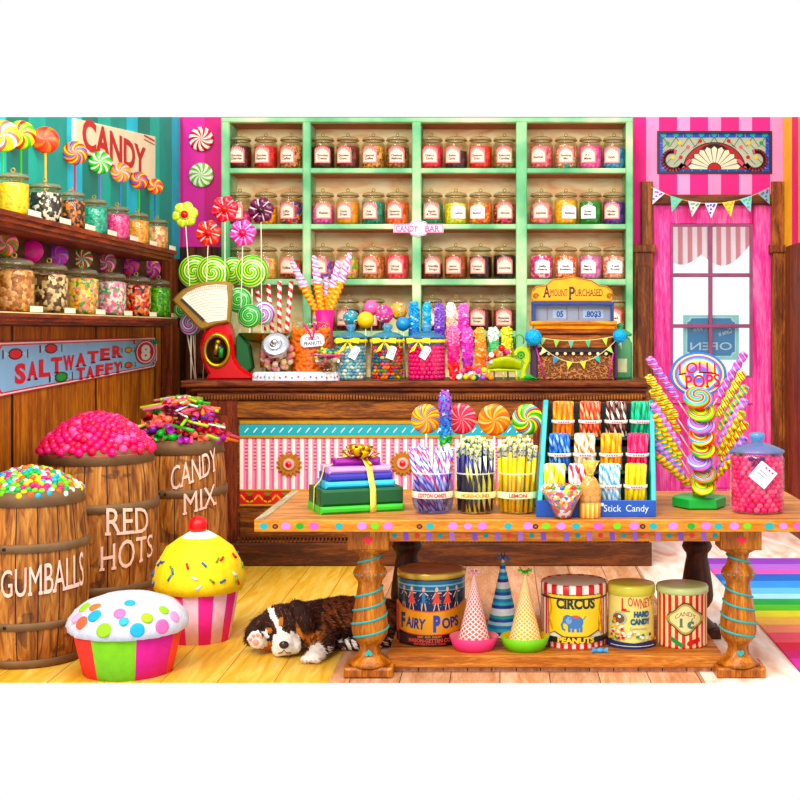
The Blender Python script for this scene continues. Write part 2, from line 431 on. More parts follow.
# the pink door
DP = wood('#b01c60', '#da4290', '#ec7cae', 2, sc=3, rough=.5); DPD = mat('#8c4668', .55, 0, .35, 8)
d = thing('door_1', None, None); d['kind'] = 'structure'
gx0, gx1 = P(671, 0, YB).x, P(753, 0, YB).x; gz0, gz1 = P(0, 378, YB).z, P(0, 224, YB).z
mb = MB(); y0, y1 = YB+.0, YB+.07
mb.box(dx0, gx0, y0, y1, 0, dz1, 0, b=.008).box(gx1, dx1, y0, y1, 0, dz1, 0, b=.008).box(gx0, gx1, y0, y1, gz1, dz1, 0, b=.008).box(gx0, gx1, y0, y1, gz0-.22, gz0, 0, b=.008)
mb.box(gx0, gx1, y0+.025, y1-.01, .1, gz0-.22, 0).box(gx0, gx1, y0, y1, 0, .25, 0, b=.008).box(gx0+.08, gx1-.08, y0+.008, y1, .33, gz0-.3, 0, b=.012)
obj('door_leaf', mb, DP, d)
mb = MB(); w = .016
cx = P(711, 0, YB).x; mb.box(cx-w, cx+w, y0+.012, y1-.013, gz0+.02, gz1-.02, 0, b=.004)
for py in (275, 326): z = P(0, py, YB).z; mb.box(gx0, gx1, y0+.008, y1-.012, z-w, z+w, 0, b=.004)
for (a, b, c, e) in ((gx0, gx1, gz1-.02, gz1), (gx0, gx1, gz0, gz0+.02), (gx0, gx0+.02, gz0+.02, gz1-.02), (gx1-.02, gx1, gz0+.02, gz1-.02)): mb.box(a, b, y0+.01, y1-.01, c, e, 0)
obj('muntin', mb, DPD, d)
mb = MB(); mb.box(gx0, gx1, y0+.03, y0+.035, gz0, gz1, 0); obj('pane', mb, glass('#ffffff'), d)
mb = MB(); mb.lathe([(.02, 0), (.02, .03), (.035, .05), (.03, .075), (.001, .085)], 16, 0, Matrix.Rotation(PI/2, 4, 'X')); obj('door_knob', mb, BRASS, d, (gx0-.08, y0, 1.05))
# street awning outside with pink and white stripes and scooped hem
mb = MB(); vs = []; fs = []; n = 40; ya = YB+.45
for i in range(n+1):
    t = i/n; x = gx0-.1+(gx1-gx0+.2)*t; hem = P(0, 243, ya).z-.12*abs(math.sin(t*PI*2.1))-.1*math.sin(t*PI)
    vs += [(x, ya, gz1+.12), (x, ya-.02, hem), (x, ya+.4, gz1+.4)]
for i in range(n): a = i*3; fs += [(a, a+3, a+4, a+1), (a, a+2, a+5, a+3)]
mb.add(vs, fs)
AWN = NT('awning_stripe'); AWN.co(); AF = AWN.math('FRACT', AWN.math('DIVIDE', AWN.xyz[0], .085))
AC = AWN.ramp(AF, [(0, '#f7f0ee'), (.5, '#d88a90')], 'CONSTANT'); AWN.fin(AC, .8)
tn = AWN.n('ShaderNodeBsdfTranslucent'); AWN.l(AC, tn.inputs[0]); mx = AWN.n('ShaderNodeMixShader'); mx.inputs[0].default_value = .6; AWN.l(AWN.b.outputs[0], mx.inputs[1]); AWN.l(tn.outputs[0], mx.inputs[2]); AWN.l(mx.outputs[0], AWN.out.inputs[0])
tag(obj('street_awning', mb, AWN.m), 'pink and white striped awning with scalloped hem outside the door glass', 'awning')
# OPEN sign hung on the outside of the glass, read from behind
s = thing('open_sign', 'blue sign seen mirrored through the pink door glass, reading OPEN', 'sign', P(711, 337, YB+.09))
k = YB/F; mb = MB(); mb.box(-28*k, 28*k, -.004, .004, -23*k, 22*k, 0); obj('board', mb, translucent('#9fdcd8', .5), s)
A = Art(); A.rrect(-25*k, -20*k, 25*k, 20*k, 4*k, 1, True).rrect(-24*k, -19*k, 24*k, 19*k, 4*k, 0, True)
A.text('OPEN', 0, -9*k, 42*k, 8*k, 1, False, .01, flip=True).text('WE ARE', -8*k, 8*k, 20*k, 4*k, 1, False, flip=True).text('Come in', 14*k, 5*k, 14*k, 5*k, 1, False, flip=True, rot=.3)
A.put('printed_face', [translucent('#2f8fc4', .5), translucent('#dff4fa', .5)], s, loc=(0, -.005, 0))

# stained-glass transom
tw, th = tx1-tx0, tz1-tz0
w = thing('window_1', None, None, ((tx0+tx1)/2, YB+.02, (tz0+tz1)/2)); w['kind'] = 'structure'
mb = MB()
for a, b, c, e in ((-tw/2, tw/2, -th/2, -th/2+.022), (-tw/2, tw/2, th/2-.022, th/2), (-tw/2, -tw/2+.022, -th/2+.022, th/2-.022), (tw/2-.022, tw/2, -th/2+.022, th/2-.022)): mb.box(a, b, -.03, .05, c, e, 0)
obj('window_frame', mb, mat('#1a1430', .4), w)
mb = MB(); mb.box(-tw/2, tw/2, 0, .006, -th/2, th/2, 0); obj('pane', mb, translucent('#e4e8d4', .85), w)
A = Art(); u = tw/113; hw, hh = tw/2, th/2
CO = dict(b=1, t=2, w=3, r=4, g=5, p=6, k=7, y=8, d=9)
for i in range(13):
    for z in (-hh+3.5*u, hh-4*u): A.rect(-hw+i*tw/13+.3*u, z-2.2*u, -hw+(i+1)*tw/13-.3*u, z+2.2*u, 1)
for i in range(5):
    for x in (-hw+4*u, hw-4*u): A.rect(x-2*u, -hh+(6+i*6.2)*u, x+2*u, -hh+(11.8+i*6.2)*u, 1)
for i in range(9):
    x = -hw+(i+.5)*tw/9; A.poly(heart(x, hh-3.6*u, 3*u), 2); A.line([(x, hh-6*u), (x-6*u, hh-15*u)], .5*u, 7).line([(x, hh-6*u), (x+6*u, hh-15*u)], .5*u, 7)
cz = -hh+4.5*u
A.ell(0, cz, 31*u, 27*u, 7, 30, 0, PI).ell(0, cz, 30*u, 26*u, 4, 30, 0, PI).ell(0, cz, 22*u, 25.5*u, 7, 20, .9, PI-.9)
for i in range(11):
    a = PI*(i+.5)/11; da = PI/11*.47; r1, r2 = 27, 24
    f = lambda r, t: (r*u*math.cos(t), cz+r*u*.88*math.sin(t))
    A.poly([f(6, a-da), f(r2, a-da), f(r1, a), f(r2, a+da), f(6, a+da)], 7)
    A.poly([f(6.5, a-da*.9), f(r2-.5, a-da*.9), f(r1-1, a), f(r2-.5, a+da*.9), f(6.5, a+da*.9)], 3)
A.ell(0, cz, 7*u, 7*u, 7, 16, 0, PI).ell(0, cz, 6.3*u, 6.3*u, 4, 16, 0, PI)
for sg in (-1, 1):
    pts = [(sg*(30+6*t)*u, cz+(2+6*math.sin(t*2.2))*u) for t in [i/6 for i in range(7)]]
    c0 = (sg*41*u, cz+10*u); pts = [(c0[0]+sg*math.cos(t)*(9-t*.75)*u*1.0, c0[1]+math.sin(t)*(9-t*.75)*u) for t in [-2.6+i*.28 for i in range(17)]]
    A.line([(sg*24*u, cz+9*u), (sg*29*u, cz+4*u), (sg*34*u, cz+2*u)]+pts, 4.4*u, 7).line([(sg*24*u, cz+9*u), (sg*29*u, cz+4*u), (sg*34*u, cz+2*u)]+pts, 3.3*u, 6)
    for (x, z, m) in ((33, 12, 4), (26, 22, 6), (14, 28, 4), (34, 26, 8), (46, 26, 5), (41, 12, 8)): A.line([(sg*x*u, cz+z*u), (sg*(x+7)*u, cz+(z-7)*u)], .5*u, 7); A.ell(sg*x*u, cz+z*u, 2*u, 2*u, m, 10)
GLM = [translucent(c, .3) for c in ('#d4dcc8', '#2a55c8', '#20c0c0', '#f6f0d0', '#c01828', '#30a050', '#e86070', '#15100e', '#e8c838', '#501018')]
A.put('stained_art', GLM, w)

# pennant string hung over the door
yg = YB-.125; kg = yg/F; c0 = P(711, 187, yg); g = thing('door_garland', 'string of seven patterned pennants hanging across the top of the pink door', 'garland', c0)
fz_ = lambda u: (-60*kg+120*kg*u, 0, -16.5*kg*4*u*(1-u))
obj('string', MB().tube([fz_(i/24) for i in range(25)], .004, 6), mat('#b0a048', .6), g)
for i, (u, ca, cb) in enumerate(((.065, '#f0ecf4', '#a050b0'), (.21, '#68b8b8', '#88c850'), (.36, '#f8d0dc', '#48b058'), (.5, '#e4e0f4', '#5848a8'), (.645, '#f0d060', '#e8a038'), (.79, '#88c8d8', '#58b060'), (.935, '#70a898', '#7038a0'))):
    x, _, z = fz_(u); w_, h_ = .054, .125; sl = -16.5*4*(1-2*u)/120
    fl_ = obj('pennant', MB().prism([(-w_, .004), (w_, .004), (0, -h_)], -.003, .003, 0, 0), mat(ca, .7), g, (x, -.006, z), (0, -math.atan(sl), 0))
    A = Art(); q = random.Random(i)
    for a, b in ((-.025, -.02), (.018, -.025), (0, -.05), (-.008, -.08), (-.005, -.015), (.03, -.012)): A.ell(a+q.uniform(-.004, .004), b, .011, .010, 0, 8)
    A.put('flower_print', mat(cb, .7), fl_, lambda x, z, o: (x, -.0032-o, z))
# rainbow rug, left edge on x=1.47
RB = ['#8a3fb4', '#a968cc', '#d85ab0', '#1f5fb8', '#3a8ee0', '#6ab8ee', '#a8dcf4', '#2ea048', '#64c83c', '#f2e832', '#f8c060', '#f29070', '#e85a6a', '#d62246', '#c81c6c', '#d83aa8', '#8a4ac0']
edges = [560, 566, 571, 576, 583, 590, 596, 601, 607, 613, 619, 627, 635, 645, 653, 661, 670, 681]
mb = MB(); n = len(RB); xr = 2.9; ys = [2184/(e-330) for e in edges]
xr = XR-.02
for i in range(n):
    mb.box(1.47, xr, ys[i+1], ys[i], .001, .014, i)
tag(obj('rug', mb, [mat(c, .85, 0, .14, 9, bump=.3, bsc=90) for c in RB]), 'rainbow striped woven rug at the right behind the table leg', 'rug')
# ================================================================ SHELVES AND JARS
YS = 10.7; KS = YS/F
def greens():
    N = NT('mint_paint'); N.co()
    g = N.noise(1.7, None, 2, .5); c = N.ramp(g, [(.3, '#52a26c'), (.45, '#7cba88'), (.56, '#aad4a0'), (.68, '#eaf2c6')])
    c = N.mottle(c, .22, 14); return N.fin(c, .6)
GRN = greens()
def creams():
    N = NT('cream_back'); N.co(); g = N.noise(3, N.mapv((1, 1, 3)), 4, .8)
    return N.fin(N.ramp(g, [(.25, '#dc9470'), (.42, '#f0c898'), (.58, '#fae6b8'), (.8, '#fff6d8')]), .7)
t = thing('display_shelf', 'tall mint green and cream wall shelf of four bays filled with candy jars', 'shelf', (0, YS, 0))
X = lambda px: (px-VX)*KS
Z = lambda py: H-(py-VY)*KS
stiles = [(221, 229.5), (302.5, 310.5), (412, 421), (516, 527), (626, 633)]
rows = [(168, 173), (224, 229), (279, 285), (331, 337)]
DEP = .33
for a, b in stiles:
    mb = MB(); mb.box(X(a), X(b), 0, DEP, 0, Z(118), 0, b=.008); obj('upright', mb, GRN, t)
mb = MB(); mb.box(X(221), X(633), -.004, DEP, Z(122.5), Z(117.5), 0, b=.008); obj('top_rail', mb, GRN, t)
for a, b in rows+[(420, 427)]:
    mb = MB()
    for (s0, s1), (s2, s3) in zip(stiles[:-1], stiles[1:]): mb.box(X(s1), X(s2), .004, DEP, Z(b), Z(a), 0, b=.005)
    obj('shelf_board', mb, GRN, t)
mb = MB(); mb.box(X(221), X(633), DEP, DEP+.01, 0, Z(118), 0); obj('back_panel', mb, creams(), t)
mb = MB(); mb.box(X(229), X(627), .03, DEP, 0, .12, 0)
for s in ((229.5, 302.5), (310.5, 412), (421, 516), (527, 626)): mb.box(X(s[0])+.02, X(s[1])-.02, .02, .04, .14, Z(428), 0, b=.008)
obj('lower_door', mb, mat('#b07040', .6, 0, .2, 5), t)
# row edge lining (thin brown under-shelf liner)
LNM = mat('#b86a3a', .7, 0, .2, 6)
for py in (122.5, 173, 229, 285):
    for (s0, s1), (s2, s3) in zip(stiles[:-1], stiles[1:]): obj('shelf_liner', MB().box(X(s1)+.002, X(s2)-.002, .02, DEP-.002, Z(py)-.006, Z(py)+.001, 0), LNM, t)

def jar_profile(r, h):      # body of a round-shouldered jar
    return [(r*.86, 0), (r*.97, h*.03), (r, h*.09), (r, h*.60), (r*.97, h*.66), (r*.86, h*.71), (r*.82, h*.73), (r*.85, h*.745), (r*.85, h*.755), (r*.8, h*.765)]
def make_jar(r, h):
    b = MB().lathe(jar_profile(r, h), 28, 0, cap=False).mesh('glass_body', GJ)
    l = MB().lathe([(r*.8, h*.765), (r*.95, h*.775), (r*.95, h*.80), (r*.93, h*.815), (r*.86, h*.855), (r*.82, h*.86), (r*.5, h*.895), (r*.12, h*.905)], 28, [1, 1, 0, 0, 1, 0, 0], cap=False).mesh('lid', [GLID, GRIM])
    k = MB(); k.torus(h*.04, h*.014, 14, 6, ax='x', T=Matrix.Translation((0, 0, h*.945))).cyl(r*.14, h*.9, h*.915, 10)
    return b, l, k.mesh('knob', GLIDR)
GJ = glass('#fbf6e8', .9); GLID = glass('#f2ecd4', .9, .12); GRIM = glass('#948450', .9, .45); GLIDR = mat('#a8904c', .2, .3)
def patch(r, a0, a1, z0, z1, n=14, m=0, top=None):
    mb = MB(); vs = []; fs = []
    for i in range(n+1):
        a = a0+(a1-a0)*i/n; vs += [(r*math.sin(a), -r*math.cos(a), z0), (r*math.sin(a), -r*math.cos(a), top(i) if top else z1)]
    for i in range(n): fs.append((i*2, i*2+2, i*2+3, i*2+1))
    return mb.add(vs, fs, m)
JR, JH = .0985, .305
jb, jl, jk = make_jar(JR, JH)
lab1 = patch(JR+.0012, -.7, .7, .045, .14, 18, 0, lambda i: .145+(.024 if i % 2 else 0)+.024*math.sin(PI*i/18)).mesh('paper_label', mat('#f28a88', .6))
lab2 = patch(JR+.0022, -.58, .58, .055, .13, 18, 0, lambda i: .115+(.022 if i % 2 else 0)+.034*math.sin(PI*i/18)).mesh('label_centre', mat('#fbdcc8', .6))
labw = patch(JR+.0012, -.66, .66, .048, .14, 16, 0, lambda i: .14+.02*math.sin(PI*i/16)).mesh('paper_label', mat('#fbfaf6', .6))
TXM = mat('#3a2622', .6)
def fillprof(r, h, lv):
    return [(1e-4, h*.02), (r*.82, h*.025), (r*.93, h*.1), (r*.93, h*lv), (r*.6, h*(lv+.03)), (1e-4, h*(lv+.045))]
FM_ = {}
def filling(r, h, lv, m, seg=20):
    k = (r, h, lv, m.name)
    if k not in FM_: FM_[k] = MB().lathe(fillprof(r, h, lv), seg, 0, cap=False, wob=lambda a, z: 1+.03*math.sin(a*9+z*80)).mesh('loose_candy', m)
    return FM_[k]
def V(*c, n=70): return pat('voro', c, n, var=.1, rough=.3)
bays = [[240, 266, 291.5], [323, 348, 373.5, 397.5], [431.5, 456, 480.5, 504.5], [541.5, 566, 590.5, 614]]
BN = ['left', 'second', 'third', 'right']; RN = ['top', 'second', 'third', 'lowest']
D1 = V('#4a1410', '#6b1a16', '#2a0a08'); RD = V('#d01822', '#b01018', '#e83a30'); CH = V('#7a3a18', '#c07a40', '#5a2a14')
rowsdat = [
 [[('dark cherry brown candy', D1, 'Chocolate|Cherries', 1, .6), ('bright red candy', RD, 'Chocolate|Raisins', 1, .6), ('tan and brown candy', V('#c8874c', '#7a3a1c', '#e0a878'), 'Caramel|Coffee', 1, .62)],
  [('nearly black brown candy', V('#2c120c', '#5a2418', '#3c1a12'), 'Chocolate|Creams', 1, .6), ('reddish brown candy', V('#6a1c1c', '#3e1410', '#8a4030'), 'Chocolate|Drums', 1, .6), ('honey and brown candy', V('#d89a4a', '#8a5424', '#f0c070'), 'Caramel|Coffee', 1, .6), ('nut brown candy', V('#8c4a20', '#c08850', '#6a3418'), 'Chestnut|Mallows', 1, .58)],
  [('crimson candy', V('#e01848', '#c01038', '#f04868'), 'Cherry|Candy', 1, .6), ('plum black candy', V('#3a1824', '#5c2a3c', '#241018'), 'Anise|Candy', 1, .48), ('tomato red candy', V('#e82a14', '#c81c10', '#f2583c'), 'Cinnamon|Dots', 1, .6), ('olive brown candy', V('#8a7a48', '#b89a60', '#6a5a34'), 'Butterscotch|Candies', 1, .5)],
  [('rose and wine red candy', V('#e06880', '#c23c58', '#f098a0'), 'Sherbet', 1, .6), ('orange, teal and cream candy', V('#e88a3a', '#3a9aa8', '#f4d8a0', '#e0604a'), 'Gumdrop|Mix', 1, .62), ('hot pink candy', V('#f45cc0', '#f884d0', '#e838a8'), 'P C|Mints', 1, .6), ('sky blue candy', V('#3a8edc', '#64b0ea', '#2a6cc0'), 'Candy', 1, .55)]],
 [[('magenta candy', V('#d02a80', '#e860a8', '#b01868'), 'Raisin', 1, .36), ('orange and yellow candy', V('#f08a28', '#f8c84a', '#e8622a'), 'Fruit', 1, .5), ('many-coloured dark candy', V('#2a2030', '#d82a58', '#f0a830', '#3a5aa8', '#8a2a80'), 'Lilly|Cakes', 1, .6)],
  [('orchid pink candy', V('#e25cc0', '#c83aa8', '#f08cd8'), 'Raisin', 1, .5), ('golden orange candy', V('#f8a818', '#f0c040', '#e88a10'), 'Candy|Drops', 1, .6), ('deep teal candy', V('#008a78', '#006a5c', '#20a890'), 'Ice|Cubes', 1, .6), ('salmon and orange candy', V('#f06a3a', '#f49a58', '#d84828'), 'Cinnamon|Almonds', 1, .6)],
  [('sea green candy', V('#008c64', '#00684c', '#20a880'), 'Apple|& Twist', 1, .58), ('lemon lime candy', V('#e8e020', '#b8cc18', '#f8f060'), 'Lemon', 2, .56), ('apricot and red candy', V('#f4a030', '#e8503a', '#f8c860', '#f07040'), 'Bonbon', 2, .56), ('black, pink and orange candy', V('#241418', '#e82a78', '#f09028', '#601838'), 'Almond', 1, .56)],
  [('pink candy', V('#ea2aa0', '#f480c4', '#f8c030', '#e85060', '#2ac0a8'), 'Jujubes', 1, .48), ('sunny yellow orange candy', V('#fabc10', '#f49a08', '#fcd848'), 'Butterm', 2, .64), ('leaf green candy', V('#148a28', '#0a6a1c', '#30a840'), 'Green|Mints', 2, .6), ('violet candy', V('#5a2aa0', '#7a48c0', '#401c80'), 'Violet|Mints', 1, .6)]],
 [[('dusky red candy', V('#8a3030', '#b85050', '#601c20'), 'Cherry', 1, .5), ('pale yellow and orange candy', V('#f8d068', '#f0a048', '#fbe8a8'), 'Sweet|Corn', 1, .55), ('rust brown candy', V('#a84828', '#7a3018', '#c87048'), 'Toffee', 1, .5)],
  [('lavender and purple candy', V('#9a5cc0', '#d888c8', '#5a3aa8'), 'Raisin', 1, .5), ('pink, yellow and green candy', V('#f07888', '#f8d848', '#58c038'), 'Gummies', 1, .58), ('light brown candy', V('#c87840', '#e8a870', '#a85828'), 'Chocolate|Cream', 1, .62), ('watermelon pink candy', V('#f84c60', '#f87888', '#e82c48'), 'Circus|Drops', 1, .64)],
  [('maroon brown candy', V('#6a2014', '#8a3420', '#4a120c'), 'Vanilla|Drops', 1, .42), ('caramel brown candy', V('#a04c1c', '#7c3410', '#b86830'), 'Lemon|Cashews', 1, .62), ('blackish brown candy', V('#2c100c', '#44181a', '#180806'), 'Coconut|Cream', 1, .6), ('black licorice candy', V('#160c0c', '#2c1a18', '#0c0606'), 'Licorice', 1, .64)],
  [('magenta and white candy', V('#ea188c', '#f8e0f0', '#f04ca8', '#d81078'), 'Jelly|Hearts', 2, .62), ('orange red candy with white specks', V('#f06a30', '#f89058', '#fce0c8', '#e84828'), 'Candy|Strawberry', 2, .6), ('lilac pink candy', V('#e480d0', '#f0a8e0', '#c860b8'), 'Berry|Hearts', 2, .6), ('coral pink candy with white specks', V('#f08878', '#f8b0a8', '#e86860', '#fce8e0'), 'Tutti|Frutti', 2, .6)]],
 [[], [('wine red candy', V('#7a2020', '#a03838', '#501014'), 'Chocolate', 1, .56), ('dark ruby candy', V('#6a181c', '#8a2c30', '#480c10'), 'Chocolate', 1, .56), ('garnet candy', V('#581418', '#7a2428', '#380a0c'), 'Cherry', 1, .56)],
  [('dark brown candy', V('#3a1410', '#5a2018', '#280c08'), 'Fudge', 1, .56), ('black brown candy', V('#2c100c', '#481c14', '#1c0806'), 'Fudge', 1, .56), ('dark chocolate candy', V('#451412', '#681e1c', '#2c0a08'), 'Chocolate|Drops', 1, .56), ('rosewood brown candy', V('#8a3c38', '#b06058', '#682824'), 'Pistachio|Cookies', 1, .56)],
  [None, None, None, ('coral orange candy', V('#d86848', '#e88c68', '#c05038'), 'Salted|Nuts', 1, .58)]]]
ordn = ['first', 'second', 'third', 'fourth']
for ri, row in enumerate(rowsdat):
    zz = Z(rows[ri][0])
    for bi, bay in enumerate(row):
        for ci, dat in enumerate(bay):
            if not dat: continue
            cn, cm, tx, lk, lv = dat
            px = bays[bi][ci]; xx = (px-VX)*(YS+.11)/F
            where = '%s from left, %s row, %s bay' % (ordn[ci], RN[ri], BN[bi])
            j = thing('candy_jar', 'glass jar of %s, %s' % (cn, where), 'jar', (xx, YS+.11, zz), 0, 'glass candy jars on the green wall shelf')
            obj('glass_body', jb, 0, j); l = obj('lid', jl, 0, j); obj('knob', jk, 0, l)
            rot = rnd.uniform(-.35, .3) if ci != 2 else -.3
            pl = obj('paper_label', lab1 if lk == 1 else labw, 0, j, rot=(0, 0, rot))
            if lk == 1: obj('label_centre', lab2, 0, pl)
            A = Art(); ls = tx.split('|')
            for i, sln in enumerate(ls): A.text(sln, 0, (.108 if len(ls) == 2 else .094)-.026*i, min(.094, .0125*len(sln)), .019, 0, False, .035)
            A.put('lettering', TXM, pl, cylf(JR+.002), .02)
            lr = lv
            o = obj('loose_candy', filling(JR, JH, lr, cm), 0, None, (xx, YS+.11, zz))
            tag(o, '%s in jar %s' % (cn, where), 'candy', 'candy fillings of the wall shelf jars', 'stuff')

# ---- CANDY BAR sign on the shelf
s = thing('candy_bar_sign', 'small white and pink CANDY BAR sign fixed on the shelf divider', 'sign', (X(418.5), YS-.012, Z(228.5)))
k = KS; out = [(-25, -4.5), (-9, -4.5), (-7, -7), (-3, -7.5), (0, -9), (3, -7.5), (7, -7), (9, -4.5), (25, -4.5), (25, 4.5), (9, 4.5), (7, 7), (3, 7.5), (0, 9), (-3, 7.5), (-7, 7), (-9, 4.5), (-25, 4.5)]
mb = MB().prism([(a*k, b*k) for a, b in out], 0, .012, 0, .002); obj('board', mb, mat('#fbe6ee', .5), s)
A = Art(); A.line([(a*k*.96, b*k*.88) for a, b in out+out[:1]], .6*k, 0).text('CANDY', -11.5*k, 0, 22*k, 6.2*k, 0).text('BAR', 14*k, 0, 15*k, 6.2*k, 0)
A.put('lettering', mat('#e8509a', .5), s)

# ---- bracket shelves on the left wall
SHW = wood('#2c0f06', '#6e2710', '#a84a20', 1)
SXF, SXW = -2.42, XL
def wall_shelf(z, th, lab, y0, y1, m2):
    t = thing('wall_shelf', lab, 'shelf', (SXW, (y0+y1)/2, z)); L = (y1-y0)/2; w = SXF-SXW
    mb = MB(); mb.box(0, w, -L, L, -th*.35, 0, 0, b=.004); obj('shelf_board', mb, SHW, t)
    mb = MB(); mb.box(0, w-.02, -L+.01, L-.01, -th*.7, -th*.35, 0, b=.004).box(0, w-.045, -L+.03, L-.03, -th, -th*.7, 0, b=.004); obj('moulding', mb, SHW, t)
    if m2:
        mb = MB(); mb.box(w-.07, w-.001, -L, L, 0, .006, 0); obj('edge_strip', mb, mat('#f0dc9a', .6, 0, .15, 8), t)
wall_shelf(2.27, .075, 'long reddish brown wall shelf, upper one on the left wall', 6.26, 9.75, 0)
wall_shelf(1.765, .055, 'long reddish brown wall shelf with cream edge, lower one on the left wall', 6.26, 9.75, 1)
# jars on the left wall shelves
def big_jar(name, lab, cat, x, y, z, r, h, cm, cn, wh, lv, grp):
    k = (r, h, 'bj')
    if k not in FM_: FM_[k] = make_jar(r, h)
    b, l_, kk = FM_[k]
    j = thing(name, lab, cat, (x, y, z), 0, grp); obj('glass_body', b, 0, j); l = obj('lid', l_, 0, j); obj('knob', kk, 0, l)
    tag(obj('loose_candy', filling(r, h, lv, cm, 24), 0, None, (x, y, z)), cn+' filling '+wh, 'candy', 'candy fillings of the left wall jars', 'stuff')
    mb = MB(); mb.prism([(-.09, 0), (.09, 0), (.09, .03), (-.09, .03)], -.003, 0, 0, 0, Matrix.Translation((SXF-x-.015, -.02, .004)) @ Matrix.Rotation(PI/2, 4, 'Z'))
    c = obj('price_card', mb, mat('#f8f2d8', .6), None, (x, y, z)); tag(c, 'cream price card in front of the %s jar, %s left wall shelf' % (cn.replace(' candy', ''), 'upper' if z > 2 else 'lower'), 'card', 'price cards on the left wall shelves')
up = [(13, 'yellow', V('#f8d818', '#fbe858', '#e8b808')), (45, 'black and white', V('#181414', '#f0e8e0', '#3a3030', n=60)), (71, 'orange and black', V('#181008', '#e88a28', '#a85820', '#302018', n=60)), (94, 'turquoise', V('#28b0a0', '#58ccc0', '#188878')),
      (117, 'pink', V('#ea4aa0', '#f47cc0', '#d02a80')), (137, 'amber', V('#f0a840', '#f8c878', '#d88828')), (157, 'pale peach and green', V('#f0c090', '#f8e0b8', '#c8a860', '#d87860', n=50))]
for px, cn, cm in up:
    Y = 2.555*F/(VX-px); r = .085 if px != 45 else .095
    big_jar('candy_jar', 'lidded glass jar of %s candy on the upper left wall shelf' % cn, 'jar', -2.555, Y, 2.27, r, .262, cm, cn+' candy', 'the jar on the upper left wall shelf', .66, 'jars on the upper left wall shelf')
lo = [(14, 'flat tan wafer', V('#c88a50', '#e8b880', '#a06830', n=46)), (49, 'brown and cream coin', V('#4a3020', '#d8c090', '#7a5838', '#f0e0b8', n=50)), (81, 'yellow, green and pink', V('#f8d850', '#f8a8a0', '#50b050', '#fbe8a0', '#f07850', n=54)),
      (110, 'white, pink and green', V('#f8e8f0', '#e86ab0', '#58b878', '#fbf4f8', '#f09ac8', n=60)), (136, 'red, orange and black', V('#e02818', '#f08828', '#281810', '#f8e0c0', '#c01838', n=54)), (158.5, 'bright green', V('#58b818', '#88d838', '#389808', n=54))]
for px, cn, cm in lo:
    Y = 2.56*F/(VX-px); 
    big_jar('large_candy_jar', 'big lidded glass jar of %s candy on the lower left wall shelf' % cn, 'jar', -2.56, Y, 1.771, .108 if px < 150 else .092, .32, cm, cn+' candy', 'the big jar on the lower left wall shelf', .68, 'jars on the lower left wall shelf')
# lollipops behind them
def swirl(cols, n=5, k=14, **a): return pat('swirl', cols, n, k, rough=.28, coat=.08, spec=.3, **a)
DISC = {}
def disc(r, m, t=.28):
    k = (round(r, 4), m.name, t)
    if k not in DISC:
        mb = MB(); pr = [(1e-4, -t), (.6, -t*.96), (.85, -t*.7), (.97, -t*.35), (1, 0), (.97, t*.35), (.85, t*.7), (.6, t*.96), (1e-4, t)]
        mb.lathe([(a*r, b*r) for a, b in pr], 30, 0, Matrix.Rotation(PI/2, 4, 'X'), cap=False); DISC[k] = mb.mesh('candy_disc', m)
    return DISC[k]
def lollipop(c, r, m, foot, label, group, rz=0, sr=.006, sm=None, t=.28, name='swirl_lollipop', flower=None):
    c = Vector(c); foot = Vector(foot)
    l = thing(name, label, 'lollipop', foot, 0, group)
    obj('candy_disc', flower or disc(r, m, t), 0, l, loc=c-foot, rot=(0, 0, rz))
    mb = MB(); mb.tube([(0, 0, 0), (c-foot)-(c-foot).normalized()*r*.8], sr, 8); obj('stick', mb, sm or STICKM, l); return l
G1 = 'swirl lollipops behind the upper left jars'
for px, py, r, m, d_, sc in ((3, 136, 16, swirl(['#f8e838', '#f8f8e0', '#f86a58', '#c8e838'], 4, 10), 'yellow, white and coral', '#3aa028'), (21, 135, 14.5, swirl(['#58a818', '#f8e838', '#e83828', '#b8d828'], 4, 10), 'green, yellow and red', '#3aa028'),
    (45.5, 140, 13.5, swirl(['#e8502c', '#f07038', '#d83c28'], 5, 8), 'orange red', '#e8b838'), (75, 153, 12, swirl(['#2858b8', '#f89828', '#e83828', '#f8c838', '#e85828'], 4, 14), 'blue, orange and red', '#c8285a'), (100, 162.5, 11.5, swirl(['#18a838', '#f0f8d8', '#58c030'], 8, 9), 'green and white pinwheel', '#6a68b8'),
    (120.5, 172.5, 10, swirl(['#f08838', '#f8c898', '#e85888', '#f8a848'], 5, 12), 'orange and pink', '#3a78b8'), (139, 180.5, 9, swirl(['#e82828', '#f8b828', '#f85828', '#4858a8'], 4, 13), 'red and yellow', '#48b838'), (155, 186.5, 8, swirl(['#f06828', '#f8c838', '#e83848'], 5, 12), 'small orange', '#3a58c8')):
    x = -2.655; Y = -x*F/(VX-px); c = P(px, py, Y); lollipop(c, r*Y/F, m, (x, Y, 2.27), d_+' swirl lollipop standing behind the upper left wall jars', G1, PI*.12, .007, mat(sc, .4))
